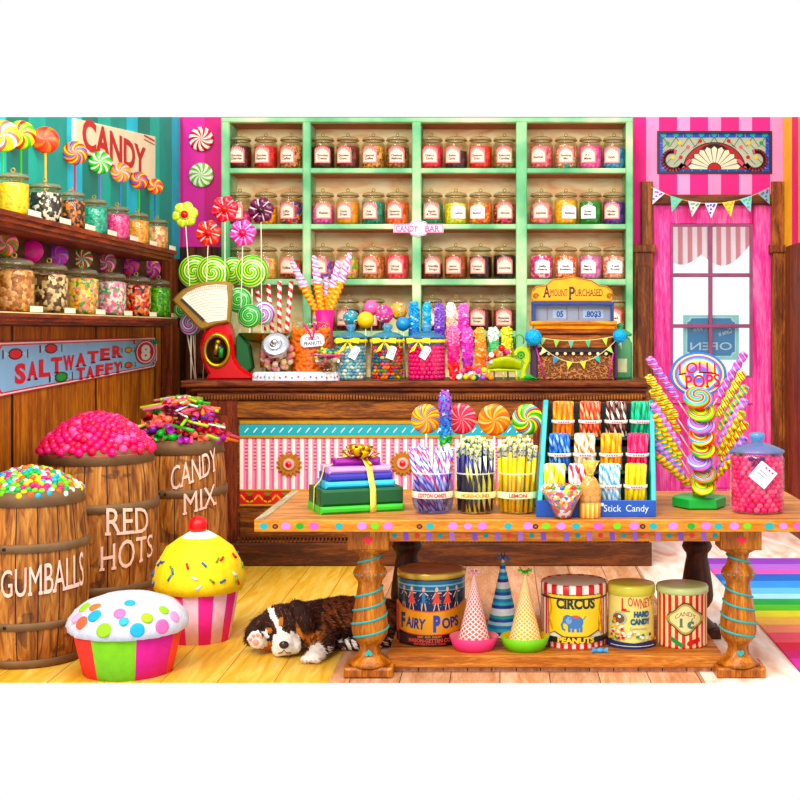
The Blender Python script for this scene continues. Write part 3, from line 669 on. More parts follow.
for px, py, r, m, d_, sc in ((6, 244, 12, swirl(['#e83868', '#58a828', '#f87838', '#f8b8a8'], 4, 10), 'red and green', '#3aa028'), (32, 251, 11, swirl(['#e8188c', '#f02a9c'], 3, 6), 'plain magenta', '#e8188c'), (57.5, 256, 10.5, swirl(['#e8289c', '#8a48c0', '#f058a8', '#4858c8'], 4, 12), 'magenta and violet', '#e8188c'),
    (82, 258.5, 10.5, swirl(['#188828', '#f0f8d8', '#e83828'], 8, 10), 'green and white', '#3aa028'), (106, 262, 10, swirl(['#e82898', '#f8b8d8', '#d81878', '#58a848'], 4, 13), 'rose pink', '#e8188c'), (129.5, 265, 9.7, swirl(['#5828a8', '#e82898', '#e85828', '#f048a8'], 4, 13), 'purple and pink', '#e8188c'), (151.5, 268.5, 9.3, swirl(['#e82898', '#6838b8', '#f8a838', '#f048a8'], 5, 14), 'pink and purple', '#e8188c')):
    x = -2.69; Y = -x*F/(VX-px); lollipop(P(px, py, Y), r*Y/F, m, (x, Y, 1.765), d_+' swirl lollipop standing behind the lower left wall jars', 'swirl lollipops behind the lower left jars', PI*.12, .006, mat(sc, .4))
# CANDY sign high on the left wall
ya, yb = 8.25, 10.15; zb_, zt_ = 2.83, 3.19
s = thing('candy_sign', 'cream wall sign with red CANDY lettering high on the left wall', 'sign', (XL, (ya+yb)/2, (zb_+zt_)/2)); w, h = (yb-ya)/2, (zt_-zb_)/2
MSW = Matrix(((0, -1, 0, 0), (1, 0, 0, 0), (0, 0, 1, 0), (0, 0, 0, 1)))
mb = MB(); zs_ = min(h, ztop(ya)-(zb_+zt_)/2-.01)
v = [(-w, zs_), (w, h), (w, -h), (-w, -h)]; mb.prism(v, -.03, 0, 0, .004, MSW); obj('board', mb, mat('#fbe3c0', .6, 0, .12, 5), s)
A = Art(); A.text('CANDY', -.08, -.05, 1.5, .2, 0, False, .035); lu = lambda z: max(-w, (z-zs_)/(h-zs_)*2*w-w)+.04
A.line([(lu(h*.82), h*.78), (w*.97, h*.78)], .014, 0).line([(lu(h*.82), h*.62), (w*.97, h*.62)], .008, 0)
A.put('lettering', mat('#c81e1e', .5), s, lambda x, z, o: (.031+o, x, z))
# SALTWATER TAFFY sign
ya, yb = 6.9, 10.26; s = thing('taffy_sign', 'long pale blue SALTWATER TAFFY wall sign with wrapped candies and an 8 in a circle', 'sign', (XL+.003, (ya+yb)/2, 1.46)); w = (yb-ya)/2
ya7 = 2.72*F/500
def tz(u):      # the plate narrows towards the far end
    t = (u+w)/(2*w); Y = ya+(yb-ya)*t; px = VX-2.70*F/Y
    top = H-(341.5-.03*px-VY)*Y/F-1.46; bot = H-(397-.19*px-VY)*Y/F-1.46; return bot, top
def plate(sh):
    u0, u1 = -w+sh*3, w-sh*3; pts = []; n = 10; r = .05
    for i in range(n+1):
        u = u0+(u1-u0)*i/n; b, t_ = tz(u); e = r if i in (0, n) else 0; pts.append((u, b+sh+e))
        if i == n: pts.insert(-1, (u-r*1.6, b+sh))
        if i == 0: pts.append((u+r*1.6, b+sh))
    for i in range(n, -1, -1):
        u = u0+(u1-u0)*i/n; b, t_ = tz(u); e = r if i in (0, n) else 0
        if i == 0: pts.append((u+r*1.6, t_-sh))
        pts.append((u, t_-sh-e))
        if i == n: pts.append((u-r*1.6, t_-sh))
    return pts
mb = MB().prism(plate(0), -.015, 0, 0, .002, MSW); obj('board', mb, mat('#d8324c', .45, 0, .08), s)
A = Art(); A.poly(plate(.008), 1).poly(plate(.016), 0).poly(plate(.024), 2)
A2 = Art()
def at(px, py):
    Y = 2.70*F/(VX-px); return Y-(ya+yb)/2, H-(py-VY)*Y/F-1.46, Y/F
def word(s_, pa, pb, fy, fh, m):        # letters laid between two pixels of the sloping baseline
    n = len(s_)
    for i, ch in enumerate(s_):
        px = pa+(pb-pa)*(i+.5)/n; u, z, k = at(px, fy(px)); wd = (at(px+(pb-pa)/n*.47, 0)[0]-at(px-(pb-pa)/n*.47, 0)[0])*.98
        A2.text(ch, u, z, wd, fh(px)*k, m, True, .05, rot=.0)
word('SALTWATER', 14, 123, lambda p: 373-.225*(p-20), lambda p: max(11.5, 19-.105*(p-20)), 0)
word('TAFFY', 76, 122, lambda p: 374-.17*(p-76), lambda p: 11.5-.02*(p-76), 0)
def bonbon(px, py, r, m):
    u, z, k = at(px, py); Y = u+(ya+yb)/2; a = r*1.35*Y*Y/(F*2.7); r *= k*1.05
    for g, mm in ((1.0, 3), (.78, m)):
        A.ell(u, z, a*g, r*g, mm)
        for sg in (-1, 1): A.poly([(u+sg*a*.85, z), (u+sg*(a*1.75)*(.5+.5*g), z+r*.85*g), (u+sg*(a*1.75)*(.5+.5*g), z-r*.85*g)], mm if g == 1 else (5 if r > .02 else m))
for q in ((15.5, 354, 5.5, 0), (51, 348.5, 4.8, 0), (61, 377, 5, 4), (128, 350, 2.8, 6), (128, 365, 3, 7), (155.3, 341.5, 2.2, 4)): bonbon(*q)
u, z, k = at(145, 352); a = 10*(u+(ya+yb)/2)**2/(F*2.7)
A.ell(u, z, a*1.0, 12*k, 0).ell(u, z, a*.9, 10.8*k, 1).ell(u, z, a*.82, 9.8*k, 0); A.text('8', u, z, a*.95, 14*k, 1, False, .05)
for px, py in ((135, 342), (154, 362)): q = at(px, py); A.ell(q[0], q[1], 2.2*q[2]*3, 2.2*q[2], 0).ell(q[0], q[1], 1.2*q[2]*3, 1.2*q[2], 2)
SM = [mat('#d8243c', .4), mat('#f6f0ea', .4), mat('#8fc0e4', .45, 0, .14, 6), mat('#181420', .4), mat('#28a048', .4), mat('#a8ccec', .4), mat('#f0a020', .4), mat('#f06020', .4)]
A.put('painted_candies', SM, s, lambda x, z, o: (.016+o, x, z)); A2.put('lettering', SM[0], s, lambda x, z, o: (.0185+o, x, z))
# peppermint discs on the magenta wall
for py, c, d_ in ((139, '#d81c28', 'red'), (175, '#7cc018', 'lime green')):
    q = P(201, py, YB-.017); o = obj('peppermint_disc', disc(12.3*YB/F, swirl([c, '#fbf4e8'], 10, -9), .15), 0, None, q)
    tag(o, 'round %s and white peppermint swirl decoration on the magenta wall' % d_, 'wall decoration', 'peppermint discs on the back wall')
# ================================================================ COUNTER
YC = 9.3; KC = YC/F
XC = lambda px: (px-VX)*KC
ZC = lambda py: H-(py-VY)*KC
t = thing('shop_counter', 'long dark wooden shop counter with striped painted front in front of the jar shelf', 'counter', (0, YC, 0))
CW = wood('#2a1006', '#6e3a16', '#a86a2c', 0, sc=5); CW2 = wood('#240b05', '#54230e', '#8a4820', 0, sc=5); CV = wood('#2a0b06', '#5c200e', '#8c401c', 2, sc=5)
mb = MB(); mb.box(-2.26, 1.07, -.11, .66, ZC(386.5), CT, 0, b=.012); obj('countertop', mb, wood('#2c120a', '#5e2c18', '#8e5030', 0, sc=7, rough=.3), t)
mb = MB(); mb.box(-2.2, 1.05, -.075, .63, ZC(391), ZC(386.5), 0, b=.01).box(-2.16, 1.04, -.045, .62, ZC(398), ZC(391), 0, b=.008); obj('cornice', mb, CW2, t)
mb = MB()
for i in range(150): x = -2.14+i*3.16/150; mb.box(x, x+.012, -.056, -.044, ZC(399), ZC(394), 0)
obj('dentil_band', mb, CW, t)
mb = MB(); mb.box(XC(207), XC(649), 0, .6, 0, ZC(397), 0); obj('cabinet_body', mb, CW, t)
mb = MB()
mb.box(XC(222), XC(649), -.02, 0, ZC(418), ZC(401), 0, b=.006).box(XC(222), XC(649), -.03, 0, ZC(565), ZC(540), 0, b=.01).box(XC(240), XC(649), -.02, 0, ZC(538), ZC(512), 0, b=.006)
obj('rail', mb, CW, t)
obj('plinth', MB().box(XC(205), XC(651), -.06, 0, 0, ZC(542), 0, b=.01), wood('#220e06', '#4a2410', '#6e3c1c', 0, sc=5), t)
for a, b in ((207, 238), (533, 560), (622, 649)):
    mb = MB(); mb.box(XC(a), XC(b), -.035, 0, 0, ZC(399), 0, b=.01).box(XC(a)+.03, XC(b)-.03, -.05, -.03, .16, ZC(415), 0, b=.01); obj('pilaster', mb, CV, t)
mb = MB()
for i in range(110): x = XC(241)+i*(XC(648)-XC(241))/110; mb.box(x, x+.012, -.042, -.03, ZC(541), ZC(536), 0)
obj('dentil_band', mb, CW2, t)
pn = pat('stripe', ['#f8ece0', '#f08cb0', '#e0608c', '#f6d8dc'], 1/.0615, 0, 0, .6, w=[3.2, 3, 2.6, 1.2], var=.15, sc=20, dist=.08, off=.1)
mb = MB(); mb.box(XC(240), XC(533), -.008, .0, ZC(490), ZC(437), 0); obj('striped_panel', mb, pn, t)
mb = MB()
for a, b in ((420.5, 424), (435.5, 438), (489, 491), (504, 506)): mb.box(XC(240), XC(533), -.022, 0, ZC(b), ZC(a), 0, b=.003)
obj('gilt_moulding', mb, mat('#c8982c', .4, .4), t)
mb = MB(); mb.box(XC(240), XC(533), -.015, 0, ZC(435.5), ZC(424), 0); tb = obj('teal_band', mb, mat('#12a0b0', .5, 0, .12, 12), t)
A = Art()
for i in range(33): x = XC(247)+i*.0625; A.line([(x-.012, ZC(432)), (x+.012, ZC(428))], .008, 0)
A.put('painted_ticks', mat('#d8f0f0', .5), tb, lambda x, z, o: (x, -.0155-o, z))
DTM = mat('#c03c60', .6); n0 = math.ceil(XC(241)/.0615)
for i in range(34):
    x = (n0+i+.52)*.0615
    if x < XC(532): obj('dotted_stripe', MB().box(x-.009, x+.009, -.0105, -.008, ZC(442)-.2, ZC(442), 0), pat('stripe', ['#c03c60', '#f0a0b8'], 40, 0, 2, .6), t)
mb = MB(); mb.box(XC(240), XC(533), -.015, 0, ZC(504), ZC(491), 0); rb = obj('painted_frieze', mb, mat('#c82818', .5, 0, .2, 14), t)
A = Art()
for i in range(16):
    x = XC(250)+i*.128; A.line([(x-.06, ZC(495)), (x-.03, ZC(500)), (x, ZC(502)), (x+.03, ZC(500)), (x+.06, ZC(495))], .012, 0); A.poly([(x-.03, ZC(492.5)), (x+.03, ZC(492.5)), (x, ZC(495.5))], 1)
    A.ell(x, ZC(498), .03, .018, 2, 10)
A.put('scroll_pattern', [mat('#e8a02c', .5), mat('#3a9038', .5), mat('#8a1410', .5)], rb, lambda x, z, o: (x, -.0155-o, z))
for px, py in ((289.5, 464), (403, 463)):
    m = MB(); pts = [((13.2 if i % 2 else 9.6)*KC*math.sin(PI*i/16), (13.2 if i % 2 else 9.6)*KC*math.cos(PI*i/16)) for i in range(32)]
    m.prism(pts, -.025, 0, 0, .004); c = obj('sunburst_rosette', m, mat('#b0742a', .45, .2, .2, 30), t, (XC(px), -.008, ZC(py)))
    m = MB(); m.lathe([(.03, 0), (.045, .008), (.034, .016)], 20, 0, Matrix.Translation((0, -.024, 0)) @ Matrix.Rotation(PI/2, 4, 'X')); obj('ring', m, mat('#e8a8a0', .4), c)
    m = MB(); m.ball((0, -.034, 0), .026, sc=(1, .6, 1)); obj('red_stone', m, mat('#d01828', .15, coat=.5), c)
# ================================================================ BARRELS, CUPCAKES
BW = wood('#4a1d08', '#a5602a', '#d8944c', 2, sc=7, rough=.6)
def stave():
    N = NT('barrel_staves'); N.co(); x, y, z = N.xyz
    a = N.math('DIVIDE', N.math('ARCTAN2', y, x), 2*PI/17); fl = N.math('FLOOR', a); fr = N.math('FRACT', a)
    wn = N.n('ShaderNodeTexWhiteNoise', noise_dimensions='1D'); N.l(fl, wn.inputs['W']); rv = wn.outputs['Value']
    cm = N.n('ShaderNodeCombineXYZ'); N.l(N.math('MULTIPLY', a, 1.6), cm.inputs[0]); N.l(N.math('MULTIPLY', rv, 11), cm.inputs[1]); N.l(N.math('MULTIPLY', z, 2.2), cm.inputs[2])
    g = N.noise(2.6, cm.outputs[0], 6, 1.0)
    c = N.ramp(g, [(.22, '#3e1c0c'), (.4, '#84491e'), (.56, '#b47438'), (.76, '#d8a264')])
    h = N.n('ShaderNodeHueSaturation'); N.l(c, h.inputs['Color']); N.l(N.math('MULTIPLY_ADD', rv, .4, .8), h.inputs['Value'])
    e = N.math('MINIMUM', fr, N.math('SUBTRACT', 1.0, fr)); c = N.mix(N.math('LESS_THAN', e, .03), h.outputs[0], lin('#1a0a04'))
    st = N.noise(4, None, 5, 1); c = N.mix(N.math('MULTIPLY', N.math('GREATER_THAN', st, .62), .55), c, lin('#2a1208'))
    N.bump(g, .4, .01); return N.fin(c, .6)
STV = stave(); IRON = mat('#75593e', .6, .35, .35, 12, bump=.3, bsc=60); WLET = mat('#f2c8b8', .7, 0, .25, 40)
ICO = {}
def ico(r, m, sub=2, nm='gumball'):
    k = (r, m.name, sub, nm)
    if k not in ICO:
        bm = bmesh.new(); bmesh.ops.create_icosphere(bm, subdivisions=sub, radius=r)
        me = bpy.data.meshes.new(nm); bm.to_mesh(me); bm.free(); me.materials.append(m)
        for p in me.polygons: p.use_smooth = True
        ICO[k] = me
    return ICO[k]
def barrel(x, y, R, Hh, label, words, rz=0):
    t = thing('wooden_barrel', label, 'barrel', (x, y, 0)); Rr = R*.87
    prof = lambda z: Rr+(R-Rr)*(1-((z/Hh-.5)/.5)**2)
    mb = MB(); n = 18
    mb.lathe([(prof(Hh*i/n), Hh*i/n) for i in range(n+1)]+[(Rr-.03, Hh), (Rr-.035, Hh-.06)], 52, 0, cap=False)
    mb.lathe([(1e-4, 0), (prof(0), 0)], 52, 0, cap=False); obj('staves', mb, STV, t)
    for a, b in ((.005, .05), (.22, .265), (.66, .71), (.915, .998)):
        mb = MB(); mb.lathe([(prof(a*Hh)+.001, a*Hh), (prof(a*Hh)+.007, a*Hh+.002), (prof(b*Hh)+.007, b*Hh-.002), (prof(b*Hh)+.001, b*Hh)], 52, 0, cap=False)
        hp = obj('hoop', mb, IRON, t)
        if .1 < a < .9:
            mb = MB(); zc = (a+b)/2*Hh
            for q in (-.25, -.1): mb.ball(((prof(zc)+.008)*math.sin(q+rz), -(prof(zc)+.008)*math.cos(q+rz), zc), .009)
            obj('rivet', mb, mat('#2a1c14', .4, .6), hp)
    A = Art()
    for s, u, z, w, h, wp in words: A.text(s, u, z, w, h, 0, True, .0, warp=wp)
    fn = lambda u, z, o: ((prof(z)+o+.009)*math.sin(u/R), -(prof(z)+o+.009)*math.cos(u/R), z)
    A.put('painted_lettering', WLET, t, fn, .02); return t, Rr
B1 = barrel(-2.41, 6.68, .288, .875, 'old wooden barrel painted GUMBALLS at the front left', [('GUMBALLS', .175, .455, .43, .16, lambda x: (.02*x*2, 1+.25*x))])
B2 = barrel(-2.30, 7.42, .345, 1.02, 'tall wooden barrel painted RED HOTS, middle one of three', [('RED', .277, .63, .265, .145, lambda x: (-.015*x, 1.05-.1*x)), ('HOTS', .283, .445, .335, .15, lambda x: (.04*x+.01, 1-.1*x+.1*math.cos(6*x)))])
B3 = barrel(-1.99, 8.12, .282, 1.005, 'wooden barrel painted CANDY MIX, rearmost beside the counter', [('CANDY', .16, .84, .31, .15, lambda x: (.11*x, 1-.05*x)), ('MIX', .185, .655, .22, .135, lambda x: (.05*x, 1))])
def heap(x, y, Rr, z0, h, mats, r, n, name, label, cat, grp, mound, mound_lab, jit=.3):
    """balls laid on a mound by a sunflower spiral"""
    mb = MB(); f = lambda q: z0+h*(1-q**2)**.9*(1-.12*q)
    mb.lathe([(Rr*i/10+1e-4, f(i/10)-z0-r*.6) for i in range(11)], 28, 0, cap=False)
    tag(obj(name+'_heap', mb, mound, None, (x, y, z0)), mound_lab, cat, None, 'stuff')
    for i in range(n):
        q = math.sqrt((i+.5)/n); a = i*2.39996; q = min(.985, q+rnd.uniform(-1, 1)*.012)
        px, py = x+q*Rr*math.cos(a), y+q*Rr*math.sin(a); pz = f(q)+rnd.uniform(-1, 1)*r*jit
        o = obj(name, ico(r, mats[rnd.randrange(len(mats))], 2, name), 0, None, (px, py, pz), (rnd.uniform(0, 6), rnd.uniform(0, 6), 0))
        tag(o, label, cat, grp)
PINKS = [mat(c, .3, 0, .12, 60, .35, coat=.1) for c in ('#e8185c', '#f0387c', '#d81050', '#f4609c', '#e42a70')]
heap(-2.30, 7.42, .315, 1.00, .20, PINKS, .0255, 270, 'red_hot', 'glossy pinkish red round candy in the heap on the RED HOTS barrel', 'candy', 'red hots heaped on the middle barrel', PINKS[0], 'deeper mass of pinkish red candy inside the heap on the RED HOTS barrel')
GBM = [candy(c) for c in ('#f8d020', '#28b058', '#f03a80', '#f86a30', '#38a8c8', '#f0f0e8', '#7cc838', '#1a9a50')]
heap(-2.41, 6.68, .255, .855, .115, GBM, .0175, 300, 'gumball', 'small bright gumball in the mixed heap on the GUMBALLS barrel', 'gumball', 'gumballs heaped on the front left barrel', pat('voro', ['#f8d020', '#28b058', '#f03a80', '#f86a30'], 60), 'deeper mass of mixed gumballs inside the GUMBALLS barrel')
# candy mix: wrapped sweets, straws and sticks tossed together
x, y, Rr, z0, h = -1.99, 8.12, .25, .985, .235
f = lambda q: z0+h*max(0, 1-q**2)**.9-max(0, q-1)*.6
mb = MB().lathe([(Rr*i/10+1e-4, f(i/10)-z0-.02) for i in range(11)], 28, 0, cap=False)
tag(obj('mixed_candy_heap', mb, pat('voro', ['#7a1430', '#c01838', '#301018', '#e85070', '#4a1848', '#e8a838'], 26), None, (x, y, z0)), 'loose mass of dark red mixed candy under the sticks on the CANDY MIX barrel', 'candy', None, 'stuff')
SWC = [('crimson', '#b01838'), ('pink', '#f05a8c'), ('maroon', '#6a1028'), ('purple', '#6a2a98'), ('red', '#e02030'), ('coral', '#f07860'), ('green', '#30a838'), ('violet', '#b038b0')]
for i in range(95):
    q = math.sqrt((i+.5)/95)*.99; a = i*2.39996+.3; cn, c = SWC[rnd.randrange(len(SWC))]
    k = ('bon', c)
    if k not in ICO:
        m = MB(); m.ball((0, 0, 0), .027, n=10, sc=(1.15, 1, .9))
        for sg in (-1, 1): m.lathe([(.006, 0), (.012, .012), (.024, .03)], 8, 0, Matrix.Translation((sg*.026, 0, 0)) @ Matrix.Rotation(sg*PI/2, 4, 'Y'), cap=False)
        ICO[k] = m.mesh('wrapped_candy', candy(c))
    o = obj('wrapped_candy', ICO[k], 0, None, (x+q*Rr*math.cos(a), y+q*Rr*math.sin(a), f(q)+.005), (rnd.uniform(-.5, .5), rnd.uniform(-.5, .5), rnd.uniform(0, 6)))
    tag(o, '%s wrapped sweet in the heap on the CANDY MIX barrel' % cn, 'candy', 'wrapped sweets heaped on the CANDY MIX barrel')
STC = [('green', '#48a838'), ('orange', '#f08028'), ('white', '#f6efe4'), ('pink', '#f07aa0'), ('lime', '#8cc838'), ('rose', '#e85878'), ('yellow green', '#b8c828')]
for i in range(64):
    cn, c = STC[i % len(STC)]; q = rnd.uniform(.1, 1.06); a = rnd.uniform(0, 2*PI); b = a+rnd.uniform(-1.3, 1.3); L = rnd.uniform(.15, .3); r = .006 if cn == 'white' else rnd.uniform(.007, .0125)
    c0 = Vector((x+q*Rr*math.cos(a), y+q*Rr*math.sin(a), f(q)+.045)); dz = -h*q*1.5*math.cos(b-a)
    d_ = Vector((math.cos(b), math.sin(b), dz)).normalized()*L/2
    o = obj('candy_stick', MB().tube([(0, 0, 0), (0, 0, L)], r, 8), candy(c), T=align(c0-d_, c0+d_))
    tag(o, 'thin %s candy stick lying on the heap of the CANDY MIX barrel' % cn, 'candy stick', 'candy sticks lying on the CANDY MIX barrel')
# ---- cupcake piñatas
def cupcake(x, y, rb, rt, hw, rf, hf, label, wcols, frost, nst, off, ww=None, name='cupcake_pinata'):
    t = thing(name, label, 'cupcake', (x, y, 0), 0, None)
    wm = pat('helix', wcols, nst, 0, rough=.8, off=0, w=ww, var=.16, sc=26, bump=.5)
    mb = MB(); mb.lathe([(1e-4, 0), (rb, 0), (rb+(rt-rb)*.5, hw*.5), (rt, hw), (rt*.9, hw+.02)], 64, 0, cap=False, wob=lambda a, z: 1+.006*math.cos(a*48)); obj('wrapper', mb, wm, t, rot=(0, 0, off))
    mb = MB(); R = random.Random(3)
    pr = [(rt*.86, hw-.012), (rf*.96, hw-.002), (rf, hw+hf*.14), (rf*.985, hw+hf*.28), (rf*.9, hw+hf*.5), (rf*.72, hw+hf*.75), (rf*.42, hw+hf*.93), (1e-4, hw+hf)]
    mb.lathe(pr, 72, 0, cap=False, wob=lambda a, z: 1+.012*math.sin(a*13+z*60)+.01*math.sin(a*29-z*90)+.006*math.sin(a*47)); obj('frosting', mb, frost, t)
    return t, pr
def onfrost(pr, a, q):
    z0, z1 = pr[2][1], pr[-1][1]; z = z0+(z1-z0)*q
    for (r0, a0), (r1, a1) in zip(pr[2:-1], pr[3:]):
        if a0 <= z <= a1: tt = (z-a0)/(a1-a0); r = r0+(r1-r0)*tt; nrm = Vector(((a1-a0)*math.sin(a), -(a1-a0)*math.cos(a), (r0-r1))).normalized(); return Vector((r*math.sin(a), -r*math.cos(a), z)), nrm
CC = ['#f0508c', '#fbd0dc', '#e03a8c', '#f6a8cc']
t, pr = cupcake(-1.835, 6.42, .215, .262, .21, .292, .175, 'large white frosted cupcake figure with coloured dots, on the floor in front', ['#f0503c', '#8ccc28', '#d8288c', '#f0483c', '#d83a98', '#f0443c', '#84c820', '#d82a8c', '#f0503c'], mat('#d2d2de', .8, 0, .14, 50, bump=1, bsc=60), 1, 0, [20, 50, 50, 40, 40, 44, 49, 47, 20])
for a, q, c, rr in ((-.95, .55, '#90c828', .024), (-.62, .62, '#f07848', .022), (-.42, .42, '#2aa0d8', .026), (-.85, .3, '#f0a8c8', .024), (-.62, .2, '#f06848', .026), (-.12, .06, '#90c030', .028), (.1, .5, '#e878b0', .022), (.32, .72, '#38a8d8', .02), (.42, .04, '#38a8d0', .026), (.62, .34, '#a8c830', .022), (.85, .04, '#e870b0', .027), (1.05, .45, '#98c838', .02), (1.2, .22, '#e898c8', .022), (2.2, .4, '#f07848', .026), (3.1, .3, '#2aa0d8', .026), (4.0, .4, '#90c828', .026), (.2, .3, '#48b0d8', .018)):
    p, nn = onfrost(pr, a, q+.12); sp = 1.3
    obj('dot', MB().lathe([(rr*sp, -.004), (rr*sp, .004), (rr, .006), (1e-4, .006)], 16, 0, cap=False), mat(c, .7), t, T=align(p, p+nn))
t, pr = cupcake(-1.638, 7.08, .165, .212, .275, .246, .30, 'yellow frosted cupcake figure with a cherry on top, behind the white one', ['#f03c98', '#f8c8dc'], mat('#fbd808', .7, 0, .08, 30, bump=.7, bsc=70), 8, .2)
p, nn = onfrost(pr, 0, .86)
mb = MB(); mb.lathe([(.155, .42+.065), (.12, .53), (.09, .56), (.05, .585), (1e-4, .592)], 40, 0, cap=False, wob=lambda a, z: 1+.16*math.sin(a*5)*(z < .5)+.03*math.sin(a*17)); obj('cream_cap', mb, mat('#fbfbf6', .8, 0, .05, 40, bump=.8, bsc=90), t)
obj('cherry', MB().ball((0, 0, 0), .052, n=24), mat('#e01c30', .35, bump=.4, bsc=60), t, (-.005, -.01, .618))
R = random.Random(5)
for i in range(26):
    a = R.uniform(-1.4, 1.4) if i < 20 else R.uniform(1.5, 4.7); q = R.uniform(.02, .62); p, nn = onfrost(pr, a, q)
    c = ['#3070b0', '#d82838', '#7a9830', '#f0f0e8', '#3060a0'][i % 5]; tw = Vector((R.uniform(-1, 1), R.uniform(-1, 1), R.uniform(-1, 1))).cross(nn).normalized()*.017
    obj('sprinkle', MB().tube([(0, 0, 0), (0, 0, .034)], .0065, 6), mat(c, .5), t, T=align(p+nn*.004-tw, p+nn*.004+tw))
# ================================================================ THINGS ON THE COUNTER
YK = 9.5
def PX(Y): k = Y/F; return (lambda px: (px-VX)*k), (lambda py: H-(py-VY)*k), k
def outl(pts, Y, c): return [((px-VX)*Y/F-c.x, H-(py-VY)*Y/F-c.z) for px, py in pts]
def Bs(px, Y, z=CT): return Vector(((px-VX)*Y/F, Y, z))
# ---- red counter scale with fan dial
Y = 9.5; c = Bs(212, Y)
t = thing('counter_scale', 'red enamel shop scale with brass fan dial at the left end of the counter', 'scale', c)
zo = lambda pts: [(170+a/5, 240+b/5) for a, b in pts]
mb = MB(); mb.prism(outl(zo([(205, 430), (175, 470), (160, 530), (165, 590), (185, 640), (200, 668), (190, 702), (432, 702), (428, 672), (395, 655), (360, 630), (335, 590), (326, 520), (315, 455), (300, 412), (250, 405)]), Y, c), -.08, .08, 0, .022); obj('body', mb, mat('#c8182c', .2, 0, .08, 20, coat=.15), t)
fan = [(28, 302), (45, 280), (80, 250), (125, 228), (185, 213), (250, 208), (312, 212), (322, 225), (322, 300), (312, 412), (245, 425), (178, 450), (160, 440)]
mb = MB(); mb.prism(outl(zo(fan), Y, c), -.115, -.04, 0, .012); fh = obj('dial_housing', mb, mat('#b08a48', .35, .6, .15, 20), t)
ff = [(78, 292), (110, 262), (150, 243), (200, 230), (250, 225), (300, 228), (306, 300), (300, 400), (240, 408), (205, 415)]
mb = MB(); mb.prism(outl(zo(ff), Y, c), -.12, -.113, 0, .002); df = obj('dial_face', mb, mat('#f6f0e0', .5), fh)
A = Art(); pv = (255, 620)
for r in range(230, 400, 13):
    pts = []
    for i in range(21):
        a = math.radians(-24+i*1.75); x, y = pv[0]+r*math.sin(a)*1.0, pv[1]-r*math.cos(a)
        pts.append(outl(zo([(x, y)]), Y, c)[0])
    A.line(pts, .0022, 0)
for i in range(27):
    a = math.radians(-25+i*1.4); A.line([outl(zo([(pv[0]+q*math.sin(a), pv[1]-q*math.cos(a))]), Y, c)[0] for q in (372, 392)], .0025, 0)
A.line([outl(zo([q]), Y, c)[0] for q in ((80, 300), (185, 400))], .02, 1)
A.put('dial_scale', [mat('#a89878', .6), mat('#3a3028', .5)], df, lambda x, z, o: (x, -.1205-o, z))
oc = outl(zo([(247, 552)]), Y, c)[0]
mb = MB(); mb.torus(1, .16, 28, 8, ax='x'); o = obj('window_ring', mb, BRASS, t, (oc[0], -.085, oc[1])); o.scale = (.088, .09, .112)
mb = MB(); mb.lathe([(1e-4, -.004), (.98, -.004), (.98, .004), (1e-4, .004)], 28, 0, Matrix.Rotation(PI/2, 4, 'X'), cap=False); o2 = obj('window_pane', mb, mat('#20160e', .1, coat=.15), t, (oc[0], -.083, oc[1])); o2.scale = (.088, 1, .112)
mb = MB(); mb.tube([(.0, 0, -.03), (.015, 0, .05)], .014, 8).ball((.02, 0, .06), .02); obj('mechanism', mb, BRASS, t, (oc[0]-.01, -.097, oc[1])); 
mb = MB(); mb.tube([(.03, 0, -.05), (.035, 0, .02)], .016, 8); obj('mechanism', mb, mat('#2a8a3a', .3), t, (oc[0], -.097, oc[1]))
cx, cz = outl([(262, 336)], Y, c)[0]
mb = MB(); mb.prism(outl([(237, 338), (240, 333), (250, 345), (254, 368), (246, 374), (237, 360)], Y, c), -.05, .05, 0, .01); obj('side_plate', mb, mat('#1c5a2c', .4, 0, .2, 12), t)
mb = MB(); mb.tube([(cx, 0, cz-.33+.1), (cx, 0, cz-.02)], .015, 10).lathe([(.05, cz-.05), (.012, cz-.02)], 14, 0, Matrix.Translation((cx, 0, 0)))
obj('pan_post', mb, BRASS, t)
mb = MB(); mb.lathe([(1e-4, -.055), (.08, -.05), (.14, -.025), (.185, .02), (.19, .022), (.183, .024), (.135, -.018), (.08, -.042), (1e-4, -.047)], 32, 0, Matrix.Translation((cx+.02, 0, cz)), cap=False); obj('weighing_pan', mb, mat('#b8983a', .25, .85, .15, 15), t)
# ---- flower pops and green swirl pops standing behind the scale
def flower_head(r, col, cen, name='flower_candy'):
    mb = MB()
    for i in range(6):
        a = PI*i/3+.2; mb.lathe([(1e-4, -.28), (.8, -.22), (1, 0), (.8, .22), (1e-4, .28)], 14, 0, Matrix.Translation((r*.55*math.cos(a), 0, r*.55*math.sin(a))) @ Matrix.Diagonal((r*.48, r*.6, r*.48, 1)) @ Matrix.Rotation(PI/2, 4, 'X'), cap=False)
    mb.lathe([(1e-4, -.2), (.9, -.16), (.9, .16), (1e-4, .2)], 16, 0, Matrix.Diagonal((r*.5, r*1, r*.5, 1)) @ Matrix.Rotation(PI/2, 4, 'X'), cap=False)
    mb.lathe([(1e-4, -.25), (.3, -.22), (.3, .22), (1e-4, .25)], 14, 1, Matrix.Diagonal((r, r, r, 1)) @ Matrix.Rotation(PI/2, 4, 'X'), cap=False)
    return mb.mesh('candy_flower', [col, candy(cen)])
